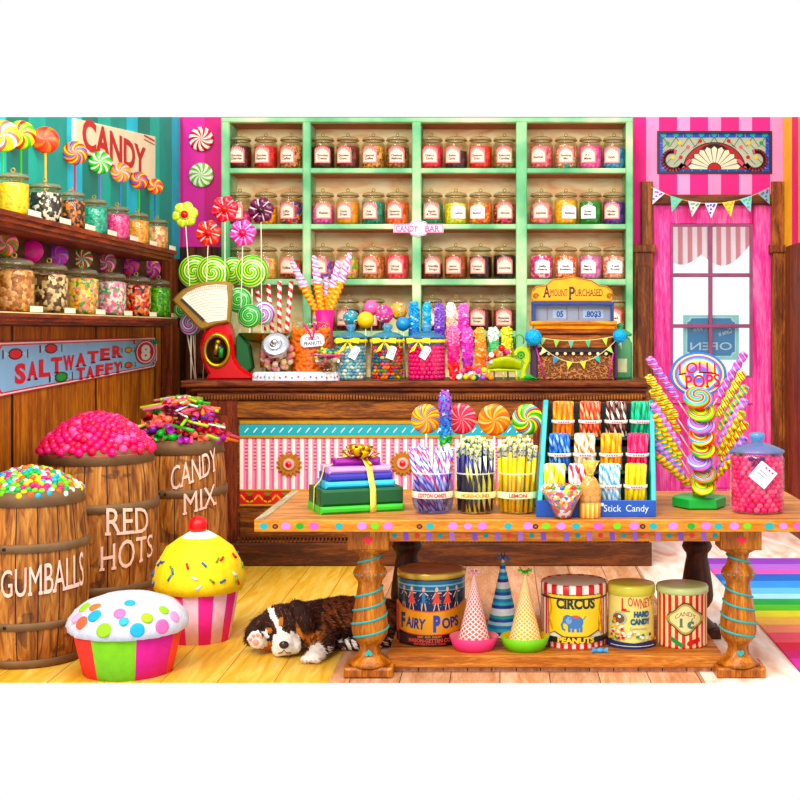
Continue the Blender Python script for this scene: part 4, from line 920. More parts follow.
for px, py, r, cols, cen, d_, fx in ((185, 214.5, 13, ['#c8dc28', '#e8f068', '#b8d018', '#f4f4a0'], '#e82830', 'lime yellow with a red middle', 196), (208.5, 233, 13, ['#e83a30', '#f0584a', '#e82820', '#fbe8d8'], '#d81820', 'coral red and white', 203), (225, 209, 13.5, ['#e82038', '#f0506a', '#d01030', '#f8b8c8'], '#e01828', 'crimson pinwheel', 225), (243, 233, 13.5, ['#f050a8', '#f888c8', '#e83898', '#fbd8ec'], '#e01858', 'pink with white edges', 239), (261, 210, 13, ['#581038', '#7a1a50', '#401028', '#f0c8e0'], '#381020', 'dark plum and white', 262)):
    Y = 9.62; k = Y/F; lollipop(P(px, py, Y), r*k, None, Bs(fx, Y), 'flower shaped lollipop, %s, behind the counter scale' % d_, 'flower lollipops behind the scale', 0, .0032, flower=flower_head(r*k, pat('swirl', cols, 6, 2, w=[3, 1.2, 2.2, 1], rough=.2, coat=.1), cen))
GS = pat('swirl', ['#2a9a28', '#d8ec70', '#58b818', '#f4f4b8', '#38a030', '#b0d820'], 1, 16, rough=.15, coat=.1); GS2 = pat('swirl', ['#189038', '#5ac060', '#108030', '#a0e090'], 1, 30, rough=.15, coat=.15); PS = pat('swirl', ['#a040b0', '#f0e0f4', '#40a888', '#d890d8'], 2, 26, rough=.15, coat=.15)
for i, (px, py, r, m, d_, Y) in enumerate(((195, 272, 17, GS, 'big green, yellow and white spiral, leftmost', 9.78), (213, 272.5, 17, GS, 'big green, yellow and white spiral, second from left', 9.72), (233, 271, 14, GS, 'green and white spiral, partly hidden in the middle', 9.80), (252, 271.5, 17, GS, 'big green and yellow spiral, rightmost of the row', 9.70),
    (239, 300, 13, GS2, 'deep green spiral under the row', 9.66), (249.5, 316, 12, GS2, 'deep green spiral, lowest one right of the scale', 9.60), (263, 313, 12, PS, 'purple, white and teal spiral', 9.68), (191, 324, 11.5, PS, 'purple and white spiral left of the scale', 9.62), (183, 310, 9, GS2, 'small green spiral peeping out left of the dial', 9.68))):
    k = Y/F; lollipop(P(px, py, Y), r*k, m, Bs(px if px > 190 else 195, Y), d_+' lollipop behind the counter scale', 'spiral lollipops behind the scale', 0, .005, t=.35)
# ---- red and white sticks in a dark tumbler
Y = 9.8; c = Bs(276, Y)
t = thing('tumbler', 'dark metal tumbler holding red and white striped candy sticks', 'cup', c)
mb = MB(); mb.lathe([(1e-4, 0), (.075, 0), (.09, .3), (.085, .3), (.07, .012), (1e-4, .01)], 24, 0, cap=False); obj('cup_body', mb, mat('#2a1a14', .4, .3), t)
CSM = pat('helix', ['#f8f0ea', '#d81c28'], 1, 16, rough=.2, coat=.1)
for i, (px, py, fx) in enumerate(((257, 291, 274), (268, 284, 277), (279.5, 281, 278), (291.5, 281, 281))):
    a = Bs(fx, Y, CT+.02)+Vector(((i-1.5)*.01, (-1)**i*.02, 0)); o = obj('candy_stick', MB().cyl(.017, 0, (P(px, py, Y)-a).length, 14, b=.005), CSM, T=align(a, P(px, py, Y)))
    tag(o, 'red and white striped candy stick, %s in the dark tumbler' % ['leftmost', 'second from left', 'third from left', 'rightmost'][i], 'candy stick', 'striped sticks in the dark tumbler')
# ---- white lace mat
Y = 9.32; c = Bs(297, Y)
mb = MB()
pts = [(.31*math.cos(a)*(1+.035*math.cos(22*a)), .085*math.sin(a)*(1+.05*math.cos(22*a))) for a in [2*PI*i/132 for i in range(132)]]
n = len(pts); vs = [(x, y, 0) for x, y in pts]+[(x*.99, y*.98, .05+.008*math.sin(i*1.3)) for i, (x, y) in enumerate(pts)]+[(x*.9, y*.9, .06) for x, y in pts]
mb.add(vs, [(k, (k+1) % n, n+(k+1) % n, n+k) for k in range(n)]+[(n+k, n+(k+1) % n, 2*n+(k+1) % n, 2*n+k) for k in range(n)]+[tuple(range(2*n, 3*n)), tuple(reversed(range(n)))], 0, False)
t = thing('lace_mat', 'white crocheted mat with small coloured beads under the candy jars', 'mat', c); obj('lace', mb, mat('#dcdce8', .9, 0, .2, 60, bump=.9, bsc=120), t)
for i in range(22):
    a = PI+PI*(i+.5)/22; obj('bead', MB().ball((0, 0, 0), .007, n=8), candy(['#28b0c8', '#f05090', '#f0c030', '#8050b8', '#e83838'][i % 5]), t, (.312*math.cos(a), .088*math.sin(a), .022+.006*(i % 2)))
ZM = CT+.0605
# ---- tilted marshmallow jar with metal lid
Y = 9.34; c = Vector(((278-VX)*Y/F, Y, ZM)); tl = math.radians(58)
t = thing('marshmallow_jar', 'tilted round glass jar of pastel marshmallows, shiny metal lid, on the lace mat', 'jar', c)
T = Matrix.Translation((-.01, .05, .125)) @ Matrix.Rotation(tl, 4, 'X')
R0 = .135
mb = MB(); mb.lathe([(1e-4, -.1), (.08, -.1), (.125, -.07), (R0, 0), (.125, .06), (.09, .1), (.085, .125)], 32, 0, T, cap=False); obj('glass_body', mb, GJ, t)
T2 = T @ Matrix.Translation((0, 0, .12))
mb = MB(); mb.lathe([(.095, -.015), (.1, .0), (.1, .014), (.085, .026), (.045, .026), (.04, .02), (.035, .028), (1e-4, .032)], 32, 0, T2, cap=False).ball((0, 0, .045), .028, 0, 14, T2); obj('metal_lid', mb, STEEL, t)
i = 0
for ring, (rr, zz, n) in enumerate(((.06, -.07, 6), (.1, -.045, 10), (.108, -.01, 11), (.1, .03, 10), (.045, .0, 5), (.06, .055, 5))):
    for q in range(n):
        a = 2*PI*q/n+ring*.3; cn, cc = (('pink', '#f8b0c8'), ('white', '#f8f0e8'), ('pale yellow', '#f8e4a0'), ('rose', '#f090b0'))[i % 4]; i += 1
        o = obj('marshmallow', MB().cyl(.021, -.019, .019, 12, b=.008), mat(cc, .7), T=Matrix.Translation(c) @ T @ Matrix.Translation((rr*math.cos(a), rr*math.sin(a), zz)) @ Matrix.Rotation(a*3, 4, 'X'))
        tag(o, cn+' marshmallow inside the tilted glass jar', 'marshmallow', 'marshmallows in the tilted jar')
# ---- circus peanuts jar with tag
Y = 9.50; c = Bs(311, Y); r, h = .155, .41
t = thing('peanut_candy_jar', 'open glass jar of orange candy peanuts with a CIRCUS PEANUTS tag', 'jar', c)
mb = MB(); mb.lathe([(1e-4, .004), (r*.95, .004), (r, .03), (r, h*.78), (r*.9, h*.88), (r*.88, h), (r*.92, h+.01)], 36, 0, cap=False); obj('glass_body', mb, GJ, t)
pm = MB(); pm.lathe([(1e-4, -.036), (.012, -.032), (.017, -.018), (.012, 0), (.017, .018), (.012, .032), (1e-4, .036)], 10, 0, cap=False); pmm = pm.mesh('peanut_candy', mat('#f0862a', .6, 0, .15, 60))
tag(obj('peanut_candy_fill', MB().lathe([(1e-4, .01), (r*.78, .01), (r*.78, h*.78), (1e-4, h*.82)], 20, 0, cap=False), pat('voro', ['#f0862a', '#d86a18', '#f8a048'], 28), None, c), 'orange peanut candy in the middle of the CIRCUS PEANUTS jar', 'candy', None, 'stuff')
R = random.Random(2)
for lv in range(12):
    for q in range(13):
        a = 2*PI*(q+.5*(lv % 2))/13; o = obj('peanut_candy', pmm, 0, T=Matrix.Translation(c+Vector((r*.82*math.cos(a), r*.82*math.sin(a), .03+lv*.029))) @ Matrix.Rotation(a, 4, 'Z') @ Matrix.Rotation(R.uniform(.5, 2.6), 4, 'X'))
        tag(o, 'orange peanut shaped candy inside the CIRCUS PEANUTS jar', 'candy', 'candy peanuts in the circus peanuts jar')
mb = MB(); mb.prism([(-.068, -.045), (.068, -.045), (.085, -.025), (.085, .02), (.06, .045), (-.06, .045), (-.085, .02), (-.085, -.025)], -.004, 0, 0, .001)
tg = obj('paper_tag', mb, mat('#eef2fa', .6), t, (.035, -r-.012, .285), (0, math.radians(-5), 0))
Art().text('CIRCUS', 0, .016, .1, .024, 0).text('PEANUTS', 0, -.018, .13, .026, 0).put('lettering', mat('#2a2844', .5), tg, lambda x, z, o: (x, -.0045-o, z))
mb = MB(); mb.tube([(.035, -r-.01, .29), (.0, -r-.02, .37), (-.03, -r, .40)], .008, 6).tube([(.035, -r-.01, .29), (.05, -r-.02, .36), (.045, -r, .41)], .008, 6); obj('ribbon', mb, mat('#f03a80', .5), t)
# ---- cup of swirled candy cones behind the peanut jar
Y = 9.78; c = Bs(325, Y)
t = thing('pink_cup', 'bright pink paper cup holding tall orange and pastel twisted candies', 'cup', c); ZP = P(0, 322, Y).z
mb = MB(); mb.lathe([(1e-4, 0), (.05, 0), (.055, .05), (.06, ZP-CT-.05), (.075, ZP-CT+.09), (.07, ZP-CT+.09), (.05, ZP-CT-.04), (1e-4, ZP-CT-.05)], 24, 0, cap=False); obj('cup_body', mb, mat('#ec1c84', .5), t)
def twisted(L, r0, r1, lobes=3, turns=3, amp=.16, n=36, m=0, z0=0, mb=None):
    mb = mb or MB(); pr = [(r0+(r1-r0)*i/n, z0+L*i/n) for i in range(n+1)]
    mb.lathe(pr, 18, m, cap=True, wob=lambda a, z: 1+amp*math.cos(lobes*a-2*PI*turns*(z-z0)/L)); return mb
PW = pat('helix', ['#f4dcec', '#e88cc8', '#a8c0f0', '#fbf4f8', '#f06ab0'], 1, 15, rough=.4); OW = pat('helix', ['#f8a020', '#f8c850', '#e88410'], 2, 26, rough=.4)
for i, (px, py, L2) in enumerate(((292, 262, .6), (314, 257, .62), (338, 262, .62), (350, 254, .6), (326, 278, .75))):
    a = Bs(325+(i-2)*1.2, Y, ZP)+Vector((0, .02*(-1)**i, -.02)); b = P(px, py, Y+.03*(i-2)); L = (b-a).length
    o = thing('twisted_candy', 'twisted candy, orange base and pastel tip, %s in the pink cup' % ['leftmost', 'second from left', 'fourth from left', 'rightmost', 'middle'][i], 'candy', group='twisted candies in the pink cup'); o.matrix_local = align(a, b)
    obj('orange_twist', twisted(L*.62, .014, .036, 1, 9, .14, 54), OW, o); obj('pastel_tip', twisted(L*.42, .036, .016, 2, 4, .14, z0=0), PW, o, (0, 0, L*.6))
# ---- small glass bowl of wrapped candy with pink rim
Y = 9.28; c = Vector(((328-VX)*Y/F, Y, ZM))
t = thing('glass_bowl', 'small glass bowl with a pink rim full of wrapped candies', 'bowl', c)
mb = MB(); mb.lathe([(1e-4, .0), (.045, 0), (.03, .02), (.03, .028), (.085, .06), (.115, .12)], 28, 0, cap=False); obj('bowl_glass', mb, GJ, t)
obj('rim', MB().torus(.117, .007, 28, 8), mat('#f0308c', .3), t, (0, 0, .12))
for i in range(26):
    q = math.sqrt((i+.5)/26); a = i*2.4; z = .1+.055*(1-q*q) if i % 3 else .085
    cn, cc = (('white', '#f4f0e4'), ('yellow', '#e8d038'), ('teal', '#189a98'), ('pink', '#f08aa8'), ('green', '#60b048'), ('navy', '#284878'))[i % 6]
    k = ('b2', cc)
    if k not in ICO:
        m = MB().ball((0, 0, 0), .019, n=10, sc=(1.2, 1, .9))
        for sg in (-1, 1): m.lathe([(.004, 0), (.009, .01), (.016, .02)], 7, 0, Matrix.Translation((sg*.02, 0, 0)) @ Matrix.Rotation(sg*PI/2, 4, 'Y'), cap=False)
        ICO[k] = m.mesh('wrapped_candy', candy(cc))
    o = obj('wrapped_candy', ICO[k], 0, None, c+Vector((q*.085*math.cos(a), q*.085*math.sin(a), z)), (R.uniform(-.6, .6), R.uniform(-.6, .6), R.uniform(0, 6))); tag(o, cn+' wrapped candy in the pink rimmed glass bowl', 'candy', 'wrapped candies in the small glass bowl')
# ---- three apothecary jars with blue glass lids
LIDB = glass('#70c8ec', .95, .2)
def bow(par, at_, s, m, tails=True, rot=0):
    mb = MB()
    for sg in (-1, 1):
        mb.prism([(0, 0), (sg*s*.5, s*.28), (sg*s, s*.25), (sg*s*.95, -s*.2), (sg*s*.45, -s*.12)], -.014, .006, 0, .003)
        if tails: mb.prism([(0, 0), (sg*s*.5, -s*.5), (sg*s*.75, -s*.95), (sg*s*.3, -s*.75)], -.006, -.001, 0, .001)
    mb.ball((0, -.008, 0), s*.16, n=10); return obj('bow', mb, m, par, at_, (0, rot, 0))
def apoth(px, Y, r, h, pybot, label, lidm=LIDB, ribm=None, zbase=CT, square=True):
    c = Vector(((px-VX)*Y/F, Y, zbase)); t = thing('apothecary_jar', label, 'jar', c)
    mb = MB(); mb.lathe([(1e-4, .004), (r*.93, .004), (r, .02), (r, h*.9), (r*.94, h*.97), (r*.9, h)], 36, 0, cap=False); obj('glass_body', mb, GJ, t)
    mb = MB(); mb.lathe([(r*.97, h), (r*1.02, h+.006), (r*1.0, h+.014), (r*.6, h+.038), (r*.3, h+.05), (r*.2, h+.056)], 36, 0, cap=False); l = obj('lid', mb, lidm, t)
    mb = MB(); mb.lathe([(r*.2, h+.054), (r*.2, h+.062), (r*.29, h+.075), (r*.3, h+.09), (r*.22, h+.1), (1e-4, h+.102)], 20, 0, cap=False); obj('knob', mb, glass('#88d0f0', .95, .3), l)
    return t, c
YL = mat('#f4e018', .4)
def jar_tag(t, x, y, z, rot, w=.05, h=.085, m2='#c83070'):
    mb = MB(); mb.prism([(-w/2, -h/2), (w/2, -h/2), (w/2, h/2-.012), (w/4, h/2), (-w/4, h/2), (-w/2, h/2-.012)], -.003, 0, 0, .0005)
    g = obj('paper_tag', mb, mat('#e8f2fa', .6), t, (x, y, z), (0, rot, 0)); A = Art()
    A.line([(-w*.3, 0), (w*.3, 0)], .004, 0).line([(-w*.3, -h*.15), (w*.3, -h*.15)], .004, 0)
    for i in range(3): A.ell(w*.28, h*(.3-.17*i)-.0, .005, .005, 1, 8)
    A.put('printing', [mat('#48689a', .5), mat(m2, .5)], g, lambda x, z, o: (x, -.0032-o, z))
YJ = 9.36
data = [(351, .118, .30, 'apothecary jar of pale blue and white candies, leftmost of three with yellow ribbons'), (387.5, .124, .30, 'apothecary jar of multicoloured candies, middle of three with yellow ribbons'), (426.5, .138, .30, 'apothecary jar of hot pink gumballs, rightmost of three with yellow ribbons')]
for i, (px, r, h, lab) in enumerate(data):
    t, c = apoth(px, YJ, r, h, 381, lab)
    mb = MB(); mb.lathe([(r+.001, h-.03), (r+.004, h-.028), (r+.004, h-.01), (r+.001, h-.008)], 36, 0, cap=False); obj('ribbon', mb, YL, t)
    bx = (-.01, -.01, -.05)[i]; bow(t, (bx, -r-.006, h-.02), .085, YL)
    jar_tag(t, bx+.05, -r-.012, h-.10, (.5, .35, .55)[i], .055, .095)
    if i == 2:
        br = .0172; n = int(2*PI*(r-br-.004)/(2*br)); rows_ = 9; m = mat('#f43c98', .15, 0, .05, 60, coat=.15)
        tag(obj('gumball_fill', MB().lathe([(1e-4, .01), (r-.03, .01), (r-.03, .235), (1e-4, .24)], 20, 0, cap=False), pat('voro', ['#e02a80', '#f43c98'], 40), None, c), 'inner mass of hot pink gumballs in the middle of their jar', 'candy', None, 'stuff')
        for lv in range(8):
            for q in range(n):
                a = 2*PI*(q+.5*(lv % 2))/n
                if math.sin(a) > .35: continue
                tag(obj('pink_gumball', ico(br, m, 2), 0, None, c+Vector(((r-br-.004)*math.cos(a), (r-br-.004)*math.sin(a), .024+lv*.0298))), 'hot pink gumball in the rightmost yellow ribboned jar', 'gumball', 'hot pink gumballs in the apothecary jar')
    else:
        pal = (['blue', 'white', 'pale blue'], ['red', 'blue', 'green', 'orange', 'yellow', 'pink', 'olive'])[i]; pc = (['#68b4e0', '#f4f8fa', '#a0d4ec'], ['#d82c38', '#2868b8', '#38a048', '#f08028', '#f0d038', '#e85890', '#787828'])[i]
        tag(obj('candy_fill', MB().lathe([(1e-4, .01), (r-.03, .01), (r-.03, .235), (1e-4, .24)], 20, 0, cap=False), pat('voro', pc, 36), None, c), 'inner mass of %s candy in the %s apothecary jar' % (('pale blue', 'leftmost'), ('multicoloured', 'middle'))[i], 'candy', None, 'stuff')
        n = 20
        for lv in range(10):
            for q in range(n):
                a = 2*PI*(q+.5*(lv % 2)+R.uniform(-.2, .2))/n
                if math.sin(a) > .35: continue
                j = R.randrange(len(pal)); k = ('tf', pc[j])
                if k not in ICO: ICO[k] = MB().ball((0, 0, 0), .0155, n=10, sc=(1.25, .8, .8)).mesh('candy_piece', candy(pc[j]))
                tag(obj('candy_piece', ICO[k], 0, None, c+Vector(((r-.02)*math.cos(a), (r-.02)*math.sin(a), .022+lv*.0235)), (R.uniform(-.7, .7), R.uniform(-.7, .7), a+PI/2)), '%s candy piece in the %s yellow ribboned jar' % (pal[j], ('leftmost', 'middle')[i]), 'candy', '%s apothecary jar candies' % ('leftmost', 'middle')[i])
# ---- cake pops behind
def sprinkled(base, n, cols, r, seed):
    mb = MB().ball((0, 0, 0), r, n=24); q = random.Random(seed)
    for i in range(n):
        v = Vector((q.gauss(0, 1), q.gauss(0, 1), q.gauss(0, 1))).normalized(); w = v.cross(Vector((q.gauss(0, 1), q.gauss(0, 1), q.gauss(0, 1)))).normalized()*r*.14
        mb.tube([v*r*1.0-w, v*r*1.0+w], r*.055, 5, 1+i % len(cols))
    return mb.mesh('cake_ball', [mat(base, .35, 0, .08, 30, bump=.2, bsc=90, coat=.2)]+[candy(x) for x in cols])
SPR = ['#f8f4e8', '#e83060', '#f8d020', '#30a8d8', '#58c040']
for i, (px, py, r, base, ns, d_, Y) in enumerate(((351, 318, 8, '#1890a8', 60, 'teal cake pop covered in coloured sprinkles', 9.62), (365.8, 320, 8.5, '#f8c810', 0, 'smooth yellow cake pop', 9.56), (371.5, 308, 8, '#f068a8', 14, 'pink cake pop, highest one at the back', 9.7), (384.5, 314, 9, '#e84098', 60, 'magenta cake pop with coloured sprinkles', 9.6), (398.5, 311, 8.5, '#f0a830', 60, 'golden cake pop with coloured sprinkles', 9.68), (403, 324, 7.2, '#2088c0', 0, 'smooth blue cake pop', 9.58))):
    k = Y/F; c = P(px, py, Y); f_ = Bs(px+(i-2)*.8, Y+.02); l = thing('cake_pop', d_+' behind the apothecary jars', 'cake pop', f_, 0, 'cake pops behind the apothecary jars')
    obj('cake_ball', sprinkled(base, ns, SPR, r*k, i), 0, l, c-f_); obj('stick', MB().tube([(0, 0, 0), (c-f_)*.98], .005, 8), STICKM, l)
# ---- rock candy
def rock(a, b, r, cols, label, grp, seed, stick_to=None, taper=1, cat='rock candy', name='rock_candy', cuts=None):
    a, b = Vector(a), Vector(b); L = (b-a).length; q = random.Random(seed); mb = MB()
    nc = len(cols); mb.lathe([(r*.5*taper, 0), (r*.75, L*.1), (r*.8, L*.5), (r*.75, L*.93), (r*.3, L)], 12, nc//2)
    n = int(120*L/.25)
    for i in range(n):
        z = L*(i+.5)/n; an = i*2.4+q.uniform(-.3, .3); rr = r*(.78 if z < L*.94 else .5)*(taper+(1-taper)*min(1, z/(L*.3))); s = r*q.uniform(.26, .42)
        v = [(-1, -1, -1), (1, -1, -1), (1, 1, -1), (-1, 1, -1), (-1, -1, 1), (1, -1, 1), (1, 1, 1), (-1, 1, 1)]
        T = Matrix.Translation((rr*math.cos(an), rr*math.sin(an), z)) @ Matrix.Rotation(q.uniform(0, 3), 4, 'X') @ Matrix.Rotation(q.uniform(0, 3), 4, 'Y') @ Matrix.Scale(s*.62, 4)
        mb.add(v, [(0, 3, 2, 1), (4, 5, 6, 7), (0, 1, 5, 4), (1, 2, 6, 5), (2, 3, 7, 6), (3, 0, 4, 7)], min(nc-1, int(z/L*nc)), False, T)
    o = thing(name, label, cat, group=grp); o.matrix_local = align(a, b)
    obj('sugar_crystals', mb, [mat(x, .3, 0, .3, 90, .6, coat=.3) for x in cols], o)
    mb = MB(); mb.tube([(0, 0, -(stick_to or .0)), (0, 0, L*.5)], .006, 8); obj('stick', mb, STICKM, o)
RG = 'rock candy sticks on the counter'
for i, (px, y0, y1, w, cols, d_, Y) in enumerate(((414, 380, 303, 5.4, ['#2858b0', '#2078c8', '#28a0d8'], 'deep blue', 9.64), (427, 345, 303, 4.3, ['#1888c0', '#28b0d8', '#48c0e0'], 'bright cyan blue', 9.66), (439.5, 380, 303.5, 5.2, ['#48289a', '#6a38b8', '#8a58c8'], 'purple', 9.62), (451, 345, 303.5, 5.2, ['#f09078', '#f8c8b0', '#fbf0e8'], 'peach and white', 9.66), (463.5, 345, 304, 5.2, ['#c02898', '#e048b8', '#e878c8'], 'orchid pink', 9.66),
    (453, 380, 326, 6.2, ['#e82030', '#f02880', '#f878b0'], 'red to hot pink', 9.38), (467, 372, 328, 5.8, ['#a828a0', '#c83ab0', '#d860b8'], 'magenta purple', 9.40), (480, 372, 328, 5.6, ['#e87010', '#f89018', '#f8a830'], 'orange', 9.42), (493, 368, 328, 5.6, ['#189848', '#58c078', '#f0f8f0'], 'green with a white side', 9.50), (506.5, 360, 327.5, 5.8, ['#c8c818', '#e0dc20', '#d0dc30'], 'yellow green', 9.54))):
    k = Y/F; b = P(px, y1, Y); a = P(px+(1 if i > 4 else 0), y0, Y); a.z = max(a.z, CT+.01); rock(a, b, w*k, cols, '%s rock candy stick standing on the counter' % d_, RG, i, max(0, a.z-CT-.001), .55 if i in (5, 6) else 1)
# ---- loose gumball pile
GB = [('white', '#f8f4ec', 459, 377), ('yellow', '#f8d020', 466, 377), ('pink', '#f05a90', 463, 371), ('orange', '#f08020', 472, 377), ('white', '#f8f4ec', 470.5, 374), ('navy blue', '#2058a8', 476, 378), ('magenta', '#e040a0', 478, 371), ('yellow', '#f8e030', 484, 370), ('orange', '#f08828', 488, 376), ('red', '#e03028', 468, 368), ('violet', '#a050c0', 483, 377.5), ('coral', '#f06048', 474, 368), ('lime', '#a8d030', 473, 378.5), ('orange', '#f89020', 491, 379)]
for i, (cn, cc, px, py) in enumerate(GB):
    Y = 9.22+.035*(i % 3); p = P(px, py, Y); r = .0215; p.z = max(p.z, CT+r) if py > 373 else max(p.z, CT+.05); tag(obj('gumball', ico(r, candy(cc), 2), 0, None, p), '%s gumball in the loose pile on the counter%s' % (cn, ', near its %s side' % ('left' if px < 470 else 'middle' if px < 480 else 'right')), 'gumball', 'loose gumballs on the counter')
# ---- yellow green sleigh shaped candy dish
Y = 9.36; c = Bs(512, Y); k = Y/F
t = thing('candy_dish', 'yellow green ceramic dish on legs with curled handle, filled with gumballs', 'dish', c)
LM = mat('#b4c81c', .25, 0, .3, 18, coat=.15); L2 = mat('#2c9a3c', .25, 0, .25, 18, coat=.15)
zq = lambda pts: [((485+a*65/800-512)*k, (CT-c.z)+(381-(330+b*55/677))*k) for a, b in pts]
mb = MB(); vs = []; fs = []; n, m_ = 16, 10
for i in range(n+1):
    u = i/n; x = (-.17+.245*u); rim = .13+.05*math.sin(PI*min(1, u*1.1))*.9; w = .085*math.sin(PI*(.12+.8*u))
    for j in range(m_+1):
        v = -1+2*j/m_; vs.append((x, w*v, .075+.06*abs(v)**2*1.0+.03*math.sin(PI*u)*abs(v)))
for i in range(n):
    for j in range(m_): a = i*(m_+1)+j; fs.append((a, a+1, a+m_+2, a+m_+1))
mb.add(vs, fs, 0, True)
o = obj('shell', mb, LM, t); md = o.modifiers.new('s', 'SOLIDIFY'); md.thickness = .01
mb = MB(); mb.tube([(-.17, -.05, .07), (-.1, -.06, .075), (.03, -.05, .07)], .009, 8).tube([(-.165, -.05, .075), (-.175, -.05, 0)], .01, 8).tube([(.03, -.05, .07), (.035, -.05, 0)], .01, 8).tube([(-.165, .05, .075), (-.175, .05, 0)], .01, 8).tube([(-.06, -.055, .072), (-.06, -.05, 0)], .006, 8); obj('leg_frame', mb, LM, t)
mb = MB(); mb.prism(zq([(350, 290), (390, 235), (460, 210), (530, 235), (560, 300), (560, 400), (520, 470), (500, 540), (520, 610), (430, 615), (435, 520), (480, 430), (430, 360), (360, 330)]), -.035, .035, 0, .01); obj('scroll_end', mb, LM, t)
mb = MB(); cc_ = zq([(440, 315)])[0]; mb.torus(.022, .007, 20, 6, ax='x', T=Matrix.Translation((cc_[0], -.038, cc_[1]))).ball((cc_[0], -.036, cc_[1]), .011); obj('spiral_relief', mb, L2, t)
mb = MB(); hc = zq([(420, 140)])[0]; mb.tube([(hc[0]+.034*math.cos(a), 0, hc[1]+.042*math.sin(a)) for a in [-.6+i*.4 for i in range(12)]], .005, 8); obj('handle_loop', mb, L2, t)
mb = MB(); mb.prism([(x, z) for x, z in zq([(480, 575), (560, 560), (640, 600), (640, 620), (470, 620)])], -.05, .03, 0, .01); obj('leaf_foot', mb, L2, t)
for i, (cn, cc, a, b) in enumerate((('red', '#d82020', 205, 235), ('pink', '#f050a8', 275, 280), ('white', '#f6f0e8', 200, 305), ('orange', '#f06a28', 130, 285), ('crimson', '#c81838', 60, 375), ('white', '#f8f4ee', 80, 320), ('white', '#f4f0ea', 75, 400), ('purple', '#a03068', 120, 315), ('red', '#e03030', 240, 300), ('coral', '#f08050', 165, 320))):
    x, z = zq([(a, b)])[0]; tag(obj('gumball', ico(.022 if i else .026, candy(cc), 2), 0, None, c+Vector((x, -.03+.03*(i % 3) if a > 100 else -.03, max(z, .12) if a > 100 else z))), '%s gumball in the yellow green dish, %s' % (cn, ['top', 'upper right', 'middle', 'upper left', 'leftmost', 'left', 'lower left', 'behind the orange one', 'right', 'lower middle'][i]), 'gumball', 'gumballs in the yellow green dish')
# ---- brass and wood cash register
Y = 9.5; c = Bs(572, Y); k = Y/F
t = thing('cash_register', 'ornate wood and brass cash register with AMOUNT PURCHASED crest and pennants', 'cash register', c)
zr = lambda pts: [((500+a/5-572)*k, CT-c.z+(381-(240+b/5))*k) for a, b in pts]
WB = wood('#3a1a08', '#7a3a14', '#b86a2c', 0, sc=10, rough=.35); WO = wood('#7a3808', '#c87820', '#f0a838', 0, sc=8, rough=.3)
def bxp(mb, a, b, y0, y1, yf, yb, bb=.006):
    x0, z0 = zr([(a, y1)])[0]; x1, z1 = zr([(b, y0)])[0]; mb.box(x0, x1, yf, yb, z0, z1, 0, b=bb); return mb
def carve():
    N = NT('carved_wood'); N.co(); v = N.n('ShaderNodeTexVoronoi', feature='SMOOTH_F1'); N.l(N.mapv((1, 1, 1)), v.inputs['Vector']); v.inputs['Scale'].default_value = 42
    w = N.math('SINE', N.math('MULTIPLY', v.outputs['Distance'], 16)); c_ = N.ramp(w, [(.0, '#6a3a1c'), (.5, '#94582e'), (1, '#b47a44')]); N.bump(w, .6, .006); return N.fin(c_, .4)
CRV = carve()
mb = MB(); bxp(mb, 165, 560, 585, 705, -.17, .17, .01); obj('base_cabinet', mb, CRV, t)
mb = MB(); bxp(mb, 180, 550, 545, 590, -.155, .16, .01); bxp(mb, 175, 555, 555, 570, -.175, -.15, .004); obj('keyboard_shelf', mb, mat('#2a1a18', .4, 0, .2), t)
mb = MB(); bxp(mb, 205, 555, 475, 560, -.13, .15, .012); bxp(mb, 190, 560, 455, 480, -.15, .16, .01); obj('upper_cabinet', mb, WB, t)
mb = MB(); bxp(mb, 150, 575, 415, 438, -.17, .17, .012); bxp(mb, 165, 565, 438, 458, -.155, .16, .008); obj('gilt_moulding', mb, WO, t)
for a, b in ((152, 185), (560, 578)):
    mb = MB(); bxp(mb, a, b, 500, 700, -.185, .17, .01); obj('side_column', mb, mat('#3a2240', .45, 0, .3, 14), t)
mb = MB(); bxp(mb, 158, 175, 335, 415, -.13, .13, .004); bxp(mb, 548, 562, 335, 415, -.13, .13, .004); bxp(mb, 158, 562, 318, 336, -.13, .13, .004); obj('display_case', mb, mat('#2a3a7a', .35, 0, .2, 14), t)
mb = MB(); bxp(mb, 175, 548, 336, 414, -.06, -.04, .001); dp = obj('display_back', mb, mat('#e8c8c0', .6, 0, .15, 10), t)
mb = MB(); bxp(mb, 175, 548, 336, 414, -.128, -.124, 0); obj('display_glass', mb, glass('#e4f0fa', .9, .0), t)
A = Art()
for a, b, s_, w in ((270, 325, '05', .05), (420, 505, '.80$3', .115)):
    (x0, z0), (x1, z1) = zr([(a-8, 400), (b+8, 358)]); A.rect(x0, z0, x1, z1, 0).text(s_, (x0+x1)/2, (z0+z1)/2, w, .042, 1, True, .04)
for a in (232, 330, 388): (x0, z0), (x1, z1) = zr([(a, 408), (a+5, 342)]); A.rect(x0, z0, x1, z1, 2)
A.put('amount_cards', [mat('#f8f0e8', .5), mat('#1c3aa0', .4), mat('#c89080', .5)], dp, lambda x, z, o: (x, -.0605-o, z))
cr = [(155, 300), (160, 260), (180, 240), (225, 235), (260, 205), (320, 200), (360, 190), (400, 200), (455, 210), (495, 235), (530, 240), (560, 265), (565, 300), (550, 318), (165, 318)]
mb = MB(); mb.prism(zr(cr), -.07, -.02, 0, .008); cs = obj('crest', mb, mat('#e8a428', .4, .2, .15, 14), t)
A = Art(); x, z = zr([(285, 272)])[0]
